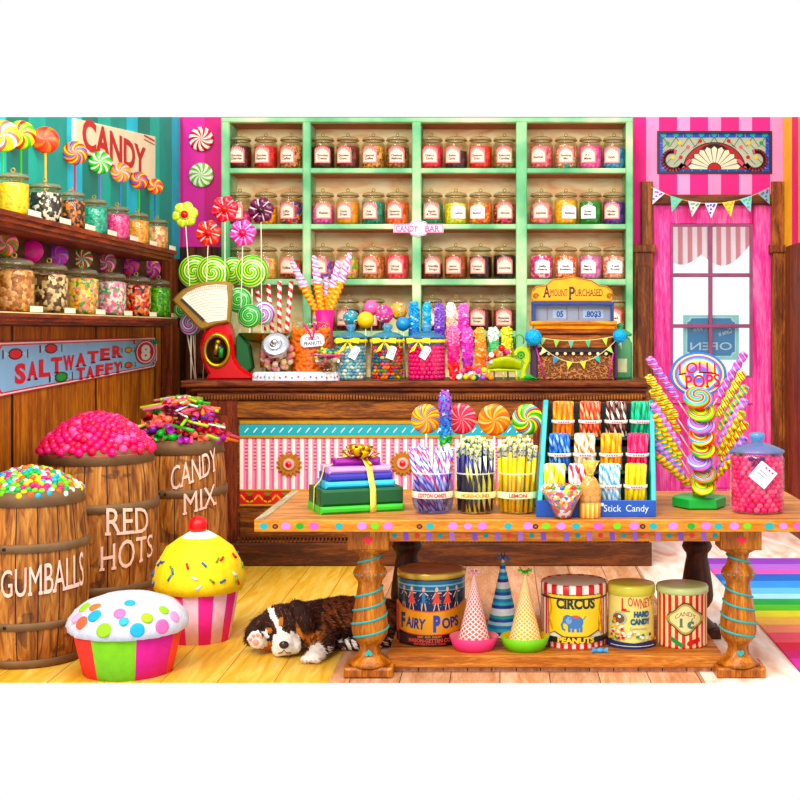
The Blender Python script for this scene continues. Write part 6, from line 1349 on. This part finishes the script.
for sd, tips in ((-1, tipsL), (1, tipsR)):
    for i, (px, py) in enumerate(tips):
        f_ = P(699+sd*1.5, min(py+72, 492), Y); f_.y = Y-.012; tp_ = P(px, py, Y-.10-.0*i); d = tp_-f_; L = d.length; cl = 51*k*(1 if i < 5 else .9)
        l = thing('twist_lollipop', 'twisted candy lollipop, %s from the top on the %s side of the stand' % (['first', 'second', 'third', 'fourth', 'fifth', 'sixth', 'seventh', 'eighth'][i], 'left' if sd < 0 else 'right'), 'lollipop', group='twisted lollipops fanned %s on the stand' % ('left' if sd < 0 else 'right')); l.matrix_local = align(f_, tp_)
        obj('stick', MB().tube([(0, 0, 0), (0, 0, L-cl*.6)], .0035, 6), STICKM, l)
        obj('twisted_candy', twisted(cl, .0165, .021, 2, 5, .2, 44), pat('helix', PL[i if sd < 0 else (0, 1, 5, 3, 7, 2, 6, 4)[i]], 2, 34, rough=.35, spec=.2), l, (0, 0, L-cl))
cent = [(698, 398), (702, 411), (701, 424), (702, 436), (703, 448), (700, 461), (705, 474), (704, 486)]
for i, (px, py) in enumerate(cent):
    cc = P(px, py, Y-.11); r = (14.5-.35*i)*k; cols = [['#2888c8', '#58b030', '#f07030', '#e83030', '#58a8d8'], ['#48b030', '#f0d830', '#58c040', '#e84030'], ['#3878c8', '#e868a0', '#7058b8', '#f8a0c0'], ['#2898c8', '#f8d030', '#e83828', '#f07828'], ['#58b030', '#f8d828', '#e83028'], ['#7868c8', '#e868a8', '#4878c8', '#b8a0e0'], ['#f08028', '#38a040', '#e83030', '#3898c8'], ['#f8d830', '#48a838', '#f09030', '#c8d838']][i]
    f_ = P(699, py+10, Y); f_.y = Y-.006
    l = thing('swirl_lollipop', 'small tilted swirl lollipop, %s from the top down the middle of the stand' % ['first', 'second', 'third', 'fourth', 'fifth', 'sixth', 'seventh', 'lowest'][i], 'lollipop', f_, 0, 'swirl lollipops down the stand')
    obj('candy_disc', disc(r, swirl(cols, 2, 30), .26), 0, l, cc-f_, (math.radians(-46), 0, 0)); obj('stick', MB().tube([(0, 0, 0), (cc-f_)*.8], .003, 6), STICKM, l)

# ---- big jar of hot pink candies
Y = 6.48; c = Bs(757, Y, TT); r, h = .133, .295
t, _ = apoth(757, Y, r, h, 516, 'apothecary jar of hot pink candies with a navy bow, right end of table', glass('#90a8e0', .9, .3), zbase=TT)
bow(t, (-.03, -r-.008, h-.02), .04, mat('#2a2a5a', .5)); 
mb = MB(); mb.prism([(-.05, -.05), (.05, -.05), (.05, .05), (-.05, .05)], -.003, 0, 0, .001); g = obj('paper_tag', mb, mat('#f0f0f8', .6), t, (.0, -r-.014, h-.095), (0, math.radians(40), 0))
A = Art(); A.line([(-.03, .01), (.02, .01)], .004, 0).line([(-.03, -.006), (.01, -.006)], .004, 0)
for i in range(3): A.ell(.015+.0*i, .035-.0*i, .001, .001, 0)
for i in range(3): A.ell(-.01+.02*i, .036, .006, .005, 1, 10)
A.put('printing', [mat('#6878a0', .5), mat('#c83070', .5)], g, lambda x, z, o: (x, -.0035-o, z))
m = [mat(x, .3, 0, .12, 60, coat=.1) for x in ('#f02890', '#f4509c', '#e01878', '#f870b0')]
tag(obj('candy_fill', MB().lathe([(1e-4, .01), (r-.03, .01), (r-.03, .265), (1e-4, .275)], 20, 0, cap=False), pat('voro', ['#f43c90', '#e82878', '#f8609c'], 40), None, c), 'inner mass of hot pink candies in the jar at the right table end', 'candy', None, 'stuff')
nn = 21
for lv in range(12):
    for q in range(nn):
        a = 2*PI*(q+.5*(lv % 2)+R.uniform(-.15, .15))/nn
        if math.sin(a) > .35: continue
        tag(obj('round_candy', ico(.0165, m[R.randrange(4)], 2, 'round_candy'), 0, None, c+Vector(((r-.021)*math.cos(a), (r-.021)*math.sin(a), .022+lv*.0225))), 'hot pink round candy in the jar at the right end of the table', 'candy', 'hot pink candies in the right hand jar')
# ================================================================ THINGS ON THE LOW SHELF
def tin(px, Y, r, h, label, body, rim, lid, lidr=None):
    c = Vector(((px-VX)*Y/F, Y, SH)); t = thing('candy_tin', label, 'tin', c)
    mb = MB(); mb.lathe([(r*.97, 0), (r, .006), (r, .012), (r-.002, .016), (r-.002, h-.012), (r, h-.008), (r, h)], 48, 0, cap=True); obj('tin_body', mb, body, t)
    return t, c
TG = mat('#b09058', .35, .6, .2, 20)
# fairy pops
r, h = .172, .335
t, c = tin(431.5, 6.71, r, h, 'tall dark blue and copper FAIRY POPS tin with dancing figures', mat('#1c1a2c', .3, .1, .3, 8, coat=.2), None, None)
mb = MB(); mb.lathe([(r, h), (r+.004, h+.002), (r+.004, h+.028), (r-.002, h+.034), (r-.012, h+.03), (1e-4, h+.028)], 48, [0, 0, 0, 0, 1], cap=False); obj('lid', mb, [mat('#d8b860', .3, .5, .2, 14), mat('#c88c60', .6, 0, .35, 14)], t)
A = Art(); W = .27
A.rect(-W, .175, W, h-.004, 2).rect(-W, h-.05, W, h-.005, 0).rect(-W, h-.032, W, h-.024, 1).rect(-W, h-.056, W, h-.051, 1)
for i in range(70): q = random.Random(i); x = q.uniform(-.2, .2); z = q.uniform(.2, h-.06); A.it.append(([(x-.003, z), (x, z-.003), (x+.003, z), (x, z+.003)], [(0, 1, 2, 3)], 3, A.lay))
A.lay += 1
for i, (x, cc) in enumerate(((-.15, 8), (-.095, 5), (-.03, 4), (.035, 5), (.09, 5), (.145, 8))):
    B = Art(); g = 1.5; B.ell(0, .056, .007, .0085, 6, 12)
    B.poly([(-.007, .047), (.007, .047), (.010, .03), (.02, .008), (-.02, .008), (-.010, .03)] if cc == 5 else [(-.008, .047), (.008, .047), (.007, .02), (.014, -.01), (.007, -.01), (0, .014), (-.009, -.01), (-.015, -.006), (-.007, .02)], cc)
    B.line([(-.006, .044), (-.018, .034-.008*(i % 2))], .004, 6).line([(.006, .044), (.019, .036+.008*(i % 2))], .004, 6).line([(-.006, .008), (-.009-.004*(i % 2), -.014)], .004, 6).line([(.005, .008), (.010, -.014)], .004, 6)
    for pts, fs, m, l_ in B.it: A.it.append(([(x+(u)*1.15, .205+v*g) for u, v in pts], fs, m, A.lay+l_))
    A.lay += B.lay
ban = [(-W, .205), (-.2, .215), (-.15, .19), (-.08, .178), (0, .174), (.08, .178), (.15, .19), (.2, .215), (W, .205), (W, .10), (.2, .08), (.1, .068), (0, .064), (-.1, .068), (-.2, .08), (-W, .10)]
A.poly([(x, z+(.006 if z > .15 else -.006)) for x, z in ban], 5).poly(ban, 7)
A.rect(-W, .0, -.19, .2, 5).rect(-W, .012, W, .06, 9)
wp = lambda x: (.035*x*x*4, 1)
A.text('AIRY', -.073, .120, .108, .052, 10, False, .04, rot=-.09).text('F', -.15, .128, .032, .075, 10, False, .05).text('OPS', .108, .122, .095, .052, 10, False, .04, rot=.1).text('P', .035, .12, .036, .078, 11, False, .06)
A.text('NEW  AND  DAINTY', 0, .052, .12, .009, 7, False).text('MASON-GETTEN CO.', 0, .034, .22, .019, 5, True, .03).text('BROOKLYN N.Y. U.S.A.', 0, .016, .16, .010, 5, False)
A.put('printed_label', [mat('#2c6c90', .3, .2, .25, 20), mat('#8ac0d4', .3, .3), mat('#10244a', .4, 0, .35, 16), mat('#58a0c8', .4), mat('#3878a8', .4), mat('#d85040', .4, 0, .2, 30), mat('#f0b8a0', .4), mat('#e09c38', .35, .2, .25, 10), mat('#4a6048', .4), mat('#2a141c', .4), mat('#2a2c6c', .4), mat('#3040a8', .4)], t, cylf(r), .02)
# circus peanuts
r, h = .165, .315
t, c = tin(574, 6.64, r, h, 'yellow CIRCUS PEANUTS tin with an elephant and red and white striped rims', mat('#e8e0d0', .35, 0, .15, 12, coat=.1), None, None)
mb = MB(); mb.lathe([(r, h-.058), (r+.004, h-.056), (r+.004, h), (r-.004, h+.005), (r-.012, h-.004), (1e-4, h-.004)], 48, 0, cap=False); obj('lid', mb, pat('helix', ['#d02828', '#f4ece0'], 16, 0, rough=.35, off=0), t)
A = Art(); W = .26
for i in range(13):
    x = -.24+i*.04; A.rect(x, .004, x+.02, .034, 1)
for x0, x1 in ((-W, -.145), (.15, W)):
    A.rect(x0, .034, x1, h-.062, 2)
    for i in range(3): a = x0+(x1-x0)*(i+.2)/3; A.rect(a, .034, a+.016, h-.062, 1)
yel = [(-.145, .075), (-.15, .27), (.14, .27), (.148, .075), (.12, .095), (.06, .068), (-.06, .068), (-.11, .09)]
A.poly([(x*1.05, .17+(z-.17)*1.05) for x, z in yel], 3).poly(yel, 0)
for sg in (-1, 1): A.line([(sg*.142, .26), (sg*.13, .2), (sg*.145, .15), (sg*.125, .1)], .012, 4)
A.text('CIRCUS', 0, .232, .20, .05, 5, True, .05)
A.rect(-W, .034, W, .062, 6).text('PEANUTS', .0, .049, .19, .026, 0, True, .05)
A.rect(-W, h-.066, W, h-.058, 6)
ex, ez = -.005, .14
A.ell(ex, ez, .042, .034, 7, 24).ell(ex-.036, ez+.012, .024, .024, 7, 20).ell(ex-.03, ez+.008, .015, .019, 8, 16)
for dx in (-.028, -.01, .014, .03): A.rect(ex+dx-.006, ez-.05, ex+dx+.007, ez-.02, 7)
A.line([(ex-.055, ez+.005), (ex-.065, ez-.015), (ex-.06, ez-.035), (ex-.05, ez-.04)], .010, 7).line([(ex+.04, ez+.012), (ex+.055, ez+.03)], .004, 7).ell(ex+.004, ez+.026, .016, .008, 9, 14).ell(ex-.04, ez+.02, .0025, .0025, 6, 8)
A.put('printed_label', [mat(x, .35, 0, .1, 20) for x in ('#f4d018', '#d02828', '#f0e4d4', '#6a2018', '#e88a20', '#1c2c2c', '#282020', '#4878b0', '#7aa4d0', '#e85848')], t, cylf(r), .02)
# hard candy tin
r, h = .118, .31
t, c = tin(631, 6.62, r, h, 'pale yellow HARD CANDY tin with red script, candies spilling from a jar', mat('#ece088', .35, 0, .12, 12, coat=.1), None, None)
mb = MB(); mb.lathe([(r, h-.05), (r+.004, h-.048), (r+.004, h-.012), (r, h), (r-.01, h+.002), (1e-4, h+.002)], 44, 0, cap=False); obj('lid', mb, mat('#d8d060', .3, .1, .15, 12), t)
A = Art(); A.text("OWNEY'S", .045, .225, .145, .045, 0, True, .0, rot=.0, warp=lambda x: (.012*abs(x)*2, 1.15-.4*abs(x))).text('L', -.048, .222, .028, .062, 0, True, .02).line([(-.06, .188), (-.02, .187)], .005, 0)
A.text('HARD', .045, .172, .085, .027, 1, False, .07).text('CANDY', .04, .135, .11, .027, 1, False, .07).text('Delicious', .03, .1, .09, .014, 4, False, 0)
A.ell(-.075, .15, .042, .034, 2, 20).ell(-.078, .148, .034, .026, 3, 20)
q = random.Random(3); 
for i in range(60):
    if i < 34: u = q.random(); x = -.085+.02*q.uniform(-1, 1)*(1+u*1.4)+.0*u; z = .16-.11*u
    else: x = q.uniform(-.14, .15); z = .05+q.uniform(-.006, .02)+.018*math.cos(x*22)
    A.ell(x, z, .009, .0075, [0, 5, 6, 7, 8, 9][i % 6], 8)
A.poly([(-.16, .0), (.16, .0), (.16, .028), (.08, .038), (0, .03), (-.08, .036), (-.16, .045)], 10).line([(-.12, .016), (.12, .012)], .003, 9).ell(.085, .07, .007, .009, 11, 10)
A.put('printed_label', [mat(x, .35) for x in ('#d02030', '#18507c', '#b8b8a0', '#6a5840', '#a8a068', '#f08030', '#38984a', '#f8f0d8', '#f0c830', '#f4f0e8', '#1c2c5c', '#282828')], t, cylf(r), .015)
# penny candy tin
r, h = .128, .268
t, c = tin(682, 6.62, r, h, 'red and cream striped CANDY one cent tin, rightmost on the low shelf', pat('helix', ['#d0282c', '#f4dca0'], 22, 0, rough=.35, coat=.1), None, None)
mb = MB(); mb.lathe([(r, h), (r+.005, h+.002), (r+.005, h+.024), (r, h+.034), (r-.01, h+.036), (1e-4, h+.036)], 44, 0, cap=False); obj('lid', mb, mat('#ccd898', .35, .1, .12, 12), t)
A = Art()
for s_, m in ((1.08, 0), (1.0, 1), (.86, 2)):
    A.poly([(s_*x, .150+s_*z) for x, z in [(.085*math.cos(a)*(1+.1*math.cos(4*a)), .066*math.sin(a)*(1+.16*math.cos(4*a))) for a in [2*PI*i/48 for i in range(48)]]], m)
A.text('CANDY', 0, .178, .105, .022, 0, True, .0, warp=lambda x: (-.04*x*x*2, 1)).text('1', -.022, .133, .024, .046, 3, True, .02).text('c', .026, .13, .036, .05, 3, False, .05).line([(.02, .105), (.034, .152)], .006, 3)
for sx in (-.095, .095): A.poly([(sx-.014, .15), (sx, .167), (sx+.014, .15), (sx, .133)], 1)
A.line([(-.07, .05), (-.02, .02)], .02, 4).line([(.02, .03), (.07, .045)], .022, 5).ell(.02, .028, .014, .012, 5, 12)
A.put('printed_label', [mat(x, .35) for x in ('#3a2a18', '#b8a050', '#f0e0a0', '#5a7868', '#2c9048', '#d02c2c')], t, cylf(r), .015)
# ---- party hats standing in paper boats
def hat(px, Y, rb, h, pat_, label, topc, boat=None, lab2=None, cat='party hat'):
    c = Vector(((px-VX)*Y/F, Y, SH+(.004 if boat else 0))); t = thing('party_hat', label, cat, c, 0, 'party hats on the low shelf')
    mb = MB(); mb.lathe([(rb, .004), (.004, h)], 44, 0, cap=False); obj('cone', mb, pat_, t)
    mb = MB(); q = random.Random(int(px))
    for i in range(13): a = i*2.4; mb.tube([(0, 0, h-.004), (.018*math.cos(a), .018*math.sin(a), h+.01), (.036*math.cos(a), .03*math.sin(a), h+q.uniform(-.01, .028))], .0035, 5)
    obj('tassel', mb, mat(topc, .6), t)
    if boat:
        col, inner, rr = boat; b = thing('paper_dish', lab2, 'dish', (c.x, c.y, SH), 0, 'paper dishes under the hats')
        mb = MB(); mb.lathe([(1e-4, 0), (rr*.78, 0), (rr*.9, .03), (rr, .068), (rr*.985, .069), (rr*.86, .03), (rr*.74, .003), (1e-4, .0028)], 40, [0, 0, 0, 0, 1, 1, 1], cap=False, wob=lambda a, z: 1+.03*math.cos(2*a)); obj('dish', mb, [mat(col, .5), mat(inner, .5)], b)
hat(474, 6.505, .088, .375, pat('lattice', ['#fbf0ec', '#e0685c'], 13, 42, w=[.26, .74], rough=.5, var=.08), 'coral party hat with a white diamond lattice standing in a pink dish', '#f4b8c8', ('#e8487c', '#f8909c', .12), 'pink scalloped paper dish holding the lattice hat')
hat(503, 6.80, .092, .40, pat('stripe', ['#f4f8fa', '#1c3c98', '#48c0e0', '#1888c8', '#b8e8f4', '#2050b0', '#18a8a8', '#f0f8fa'], 7.5, 0, 2, rough=.5, var=.1, dist=.04), 'tall blue and white striped party hat standing between two other hats', '#4878c8')
hat(525, 6.505, .09, .375, pat('lattice', ['#fbf4d0', '#f0b010'], 15, 48, w=[.22, .78], rough=.5, var=.08), 'yellow party hat with pale dots standing in a green dish', '#48b828', ('#78c828', '#e8d018', .12), 'green and yellow paper dish holding the dotted hat')
# small blue candy in front of the circus tin
c = P(600, 651, 6.42); c.z = SH+.013
mb = MB().ball((0, 0, 0), .014, n=12, sc=(1.4, 1, .9))
for sg in (-1, 1): mb.lathe([(.004, 0), (.012, .012), (.016, .022)], 8, 0, Matrix.Translation((sg*.016, 0, 0)) @ Matrix.Rotation(sg*PI/2, 4, 'Y'), cap=False)
tag(obj('wrapped_candy', mb, candy('#48a0e0'), None, c), 'single sky blue wrapped candy lying before the CIRCUS PEANUTS tin', 'candy')
# ================================================================ SLEEPING PUPPY
def FP(px, py, z=0):       # point on a horizontal plane at height z
    Y = (H-z)*F/(py-VY); return Vector(((px-VX)*Y/F, Y, z))
def DQ(px, py, Y): return P(px, py, Y)
bm = bmesh.new()
def blob(c, r, sc=(1, 1, 1), rot=(0, 0, 0)):
    from mathutils import Euler
    T = Matrix.Translation(c) @ Euler(rot).to_matrix().to_4x4() @ Matrix.Diagonal((sc[0], sc[1], sc[2], 1))
    bmesh.ops.create_icosphere(bm, subdivisions=3, radius=r, matrix=T)
def limb(pts):
    for (a, ra), (b, rb) in zip(pts[:-1], pts[1:]):
        a, b = Vector(a), Vector(b); n = max(2, int((b-a).length/(min(ra, rb)*.45)))
        for i in range(n+1): u = i/n; blob(a+(b-a)*u, ra+(rb-ra)*u)
Yh = 6.78
hd = Vector(((287-VX)*Yh/F, Yh, .13))         # head centre
k = Yh/F
def R_(dx, dy, dz): return hd+Vector((dx, dy, dz))
# head lies on the floor, tilted to its left, muzzle towards us and down
blob(R_(-.01, .05, .005), .118, (1.02, .95, .9)); blob(R_(-.035, .03, .02), .105, (1.05, .9, .9)); blob(R_(.04, .03, .03), .095, (1, .9, .85))
limb([(R_(-.01, -.02, -.03), .08), (R_(.005, -.095, -.06), .056), (R_(.012, -.128, -.068), .043)])
blob(R_(.012, -.10, -.078), .052, (1.25, 1.0, .8)); blob(R_(-.022, -.10, -.088), .04); blob(R_(.05, -.09, -.075), .042)
blob(R_(.07, .0, -.03), .065); blob(R_(-.075, .0, -.045), .06)
# neck and body
limb([(R_(.03, .10, -.0), .10), (R_(.15, .18, -.005), .115), (R_(.26, .22, -.005), .125), (R_(.40, .24, -.01), .122), (R_(.50, .24, -.02), .11)])
blob(R_(.50, .24, -.015), .12, (1, .95, .95)); blob(R_(.17, .12, -.03), .10)
# near foreleg stretched to the front right, other paw under the cheek
limb([(R_(.14, .06, -.04), .078), (R_(.19, -.03, -.065), .062), (R_(.195, -.10, -.082), .052), (R_(.178, -.18, -.095), .041)])
paw1 = R_(.165, -.215, -.098); blob(paw1, .036, (1.15, 1.1, .8))
for i, dx in enumerate((-.036, -.014, .010, .03)): blob(paw1+Vector((dx-.008, -.034+.004*abs(i-1.5), -.008)), .0165)
limb([(R_(-.05, .05, -.08), .05), (R_(-.10, -.0, -.085), .04), (R_(-.13, -.045, -.06), .038)])
paw2 = R_(-.142, -.075, -.05); blob(paw2, .042, (1.05, .7, 1.05))
for i, (dx, dz) in enumerate(((-.034, .012), (-.018, .034), (.008, .040), (.030, .026))): blob(paw2+Vector((dx, -.014, dz)), .0165)
# hind legs tucked, tail
limb([(R_(.47, .12, -.05), .085), (R_(.40, .03, -.085), .045), (R_(.30, .04, -.098), .032)]); blob(R_(.275, .035, -.1), .032, (1.3, 1, .8))
limb([(R_(.58, .2, -.05), .06), (R_(.66, .12, -.09), .03), (R_(.70, .05, -.105), .02)])
me = bpy.data.meshes.new('puppy_raw'); bm.to_mesh(me); bm.free()
ob = bpy.data.objects.new('puppy_raw', me); COL.objects.link(ob)
md = ob.modifiers.new('r', 'REMESH'); md.mode = 'VOXEL'; md.voxel_size = .0075; md.use_smooth_shade = True
md = ob.modifiers.new('s', 'SMOOTH'); md.factor = .7; md.iterations = 5
dg = bpy.context.evaluated_depsgraph_get(); body = bpy.data.meshes.new_from_object(ob.evaluated_get(dg)); bpy.data.objects.remove(ob)
FUR = [mat(c, .8, 0, .3, 60, .2) for c in ('#33201b', '#f2ece6', '#c87a3c', '#84492f')]
me = body; me.materials.clear()
for m in FUR: me.materials.append(m)
def region(p):
    q = p-hd; x, y, z = q
    n = math.sin(x*170+z*90)*.006+math.sin(y*140+x*60)*.006
    if (p-paw1).length < .075+n or (p-paw2).length < .062+n: return 1
    if y < .12 and x < .2:
        # white muzzle and blaze running up to the crown, leaning left
        if (q-Vector((.012, -.115, -.072))).length < .080+n and z < .0+n: return 1
        cx = -.002-.72*(z+.018)
        for ex, ez, a, b in ((-.085, -.004, .0004, .00022), (-.022, .042, .0002, .0005)):      # tan brows
            if (x-ex)**2/a+(z-ez)**2/b < 1: return 2
        if -.06 < z < .10 and abs(x-cx) < .019+.05*max(0, -z)+.06*max(0, z-.04)+n*.6 and y < .06: return 1
        if .055 < x < .14 and -.04+n < z < .05-(x-.055)*.3+n and y < .05: return 2
        if -.125 < x < -.06 and z < -.06 and y < .02: return 2
        if x > .09 and y < -.0 and z < -.02: return 2 if n > -.004-y*.1 else 3
        if q.length < .2 and x > .1 and z < .0 and y < .1: return 2 if n > .002 else 0
    if x > .1 and z < -.075+n and y < .1: return 1 if n > 0.003 else 0
    if x > .17 and z > -.02: return 3 if n > -.004 else 0
    return 0
for p_ in me.polygons: p_.material_index = region(p_.center); p_.use_smooth = True
root = thing('puppy', 'sleeping black, white and tan puppy curled on the floor beside the table leg', 'dog', (hd.x+.2, hd.y+.1, 0))
for v in me.vertices: v.co -= Vector((hd.x+.2, hd.y+.1, 0))
bo = obj('body', me, None, root)
off = Vector((hd.x+.2, hd.y+.1, 0))
# fur tufts
q = random.Random(12)
def tufts(ps, dens, ear=False):
    mb = MB()
    for c0, nn, mi in ps:
        if q.random() > dens: continue
        hp = c0+off-hd
        if c0.z < .012 and nn.z < 0: continue
        muzz = mi == 1 and hp.y < -.04 and hp.x < .1
        L = .008 if muzz else q.uniform(.014, .028) if (hp.x > .12 or ear) else q.uniform(.009, .017)
        flow = Vector((.12 if hp.x > 0 else -.4, -.1, -1)) if ear else Vector((.9, .15, -.45)) if hp.x > .1 else Vector((hp.x*5, .3, .5 if hp.z > 0 else -.4))
        d = (nn*.45+(flow-nn*flow.dot(nn)).normalized()*.9+Vector((q.gauss(0, .2), q.gauss(0, .2), q.gauss(0, .2)))).normalized()*L
        s_ = d.cross(nn); s_ = (s_.normalized() if s_.length > 1e-6 else Vector((1, 0, 0)))*.0022
        m = mi
        if mi == 3: m = q.choice((3, 3, 0, 0, 3, 2)) if hp.x < .3 else q.choice((3, 3, 3, 0))
        elif mi == 0 and q.random() < .22: m = 3
        mb.add([c0-s_, c0+s_, c0+d], [(0, 1, 2)], m)
    return mb
f_ = obj('fur', tufts([(p.center, p.normal, p.material_index) for p in me.polygons], .5), FUR, root); f_['kind'] = 'stuff'
def ear(pts, rad):
    b = MB().tube([Vector(p)-off for p in pts], rad, 16); vs = [Vector(v) for v in b.v]; ps = []
    ax = sum((Vector(p)-off for p in pts), Vector())/len(pts)
    for f in b.f:
        if len(f) != 4: continue
        cc = sum((vs[i] for i in f), Vector())/4; nn = (vs[f[1]]-vs[f[0]]).cross(vs[f[2]]-vs[f[0]]).normalized()
        if nn.dot(cc-ax) < 0: nn = -nn
        for _ in range(9):
            w = [q.random() for _ in f]; t_ = sum(w); ps.append((sum((vs[i]*(w[j]/t_) for j, i in enumerate(f)), Vector()), nn, 0))
    o = obj('ear', b, FUR[:1], root); m_ = o.modifiers.new('s', 'SUBSURF'); m_.levels = m_.render_levels = 1
    h_ = obj('ear_fur', tufts(ps, .9, True), FUR, o); h_['kind'] = 'stuff'
ear([R_(.015, .04, .105), R_(.045, .0, .115), R_(.078, -.035, .095), R_(.105, -.055, .055), R_(.115, -.06, .015), R_(.105, -.06, -.015)], [.02, .04, .048, .048, .036, .014])
ear([R_(-.085, .05, .06), R_(-.13, .03, .03), R_(-.165, .01, -.01), R_(-.19, -.005, -.05), R_(-.205, -.01, -.09)], [.02, .042, .048, .040, .016])
from mathutils.bvhtree import BVHTree
BV = BVHTree.FromPolygons([v.co.copy() for v in me.vertices], [list(p.vertices) for p in me.polygons])
def surf(x, z, d=.0):
    o_ = hd+Vector((x, 0, z))-off; h = BV.ray_cast(Vector((o_.x, o_.y-1, o_.z)), Vector((0, 1, 0))); return h[0]+h[1]*d if h[0] else o_
# nose, closed eyes, mouth, paw pads
obj('nose', MB().ball((0, 0, 0), .021, n=20, sc=(1.2, .75, .95)), mat('#2a1816', .25, coat=.3), root, surf(.012, -.052, .004))
for (ex, ey, ez, rl) in ((-.068, 0, -.022, .5), (.0, 0, .018, .4)):
    obj('closed_eye', MB().tube([(-.016, 0, .003), (-.007, -.003, -.003), (.006, -.003, -.003), (.016, 0, .004)], .0042, 6), mat('#120a08', .3), root, surf(ex, ez, .006), (0, rl, 0))
obj('mouth', MB().tube([(-.03, .01, -.008), (-.012, 0, -.002), (0, -.002, .012), (.014, 0, -.004), (.034, .012, -.006)], .0028, 6), mat('#5a3030', .5), root, surf(.012, -.088, .003))
PK_ = mat('#eaa098', .5)
for dx, dz, rr in ((-.03, .012, .009), (-.014, .03, .009), (.008, .034, .009), (.026, .022, .008), (-.002, -.004, .016)): obj('paw_pad', MB().ball((0, 0, 0), rr, n=12, sc=(1, .5, 1)), PK_, root, paw2-off+Vector((dx, -.031 if rr < .01 else -.03, dz)))
for i, dx in enumerate((-.04, -.018, .006, .026)): obj('paw_pad', MB().ball((0, 0, 0), .007, n=10, sc=(1, .6, .8)), PK_, root, paw1-off+Vector((dx-.008, -.05+.004*abs(i-1.5), -.012)))
# ================================================================ CAMERA AND LIGHT
cd = bpy.data.cameras.new('camera'); cam = bpy.data.objects.new('camera', cd); COL.objects.link(cam)
cam.location = (0, 0, H); cam.rotation_euler = (PI/2, 0, 0)
cd.sensor_width = 36; cd.lens = F/800*36; cd.shift_x = -(VX-400)/800; cd.shift_y = (VY-400)/800; cd.clip_end = 100
SC.camera = cam
wd = bpy.data.worlds.new('sky'); SC.world = wd; wd.use_nodes = True
bg = wd.node_tree.nodes['Background']; bg.inputs[0].default_value = (1, 1, 1, 1); bg.inputs[1].default_value = 1.02
def area(loc, tgt, sx, sy, e, col):
    l = bpy.data.lights.new('added_front_fill', 'AREA'); l.shape = 'RECTANGLE'; l.size = sx; l.size_y = sy; l.energy = e; l.color = col
    o = bpy.data.objects.new('added_front_fill', l); COL.objects.link(o); o.location = loc
    o.rotation_euler = (Vector(tgt)-Vector(loc)).to_track_quat('-Z', 'Y').to_euler(); return o
area((-.4, 5.0, 3.9), (-.2, 10.5, 1.8), 4.5, 1.6, 225, (1, .95, .86))  # unseen fill lamp, added before the open front to brighten the shelves
sl = bpy.data.lights.new('sun', 'SUN'); sl.energy = 1.6; sl.angle = .35; sl.color = (1, .93, .82)
so = bpy.data.objects.new('sun', sl); COL.objects.link(so); so.rotation_euler = (math.radians(52), 0, math.radians(-22))
SC.view_settings.view_transform = 'Standard'; SC.view_settings.look = 'None'; SC.view_settings.gamma = 1; SC.view_settings.exposure = 0.0
SC.view_settings.use_curve_mapping = False
SC.cycles.max_bounces = 6; SC.cycles.transparent_max_bounces = 16; SC.cycles.use_denoising = True
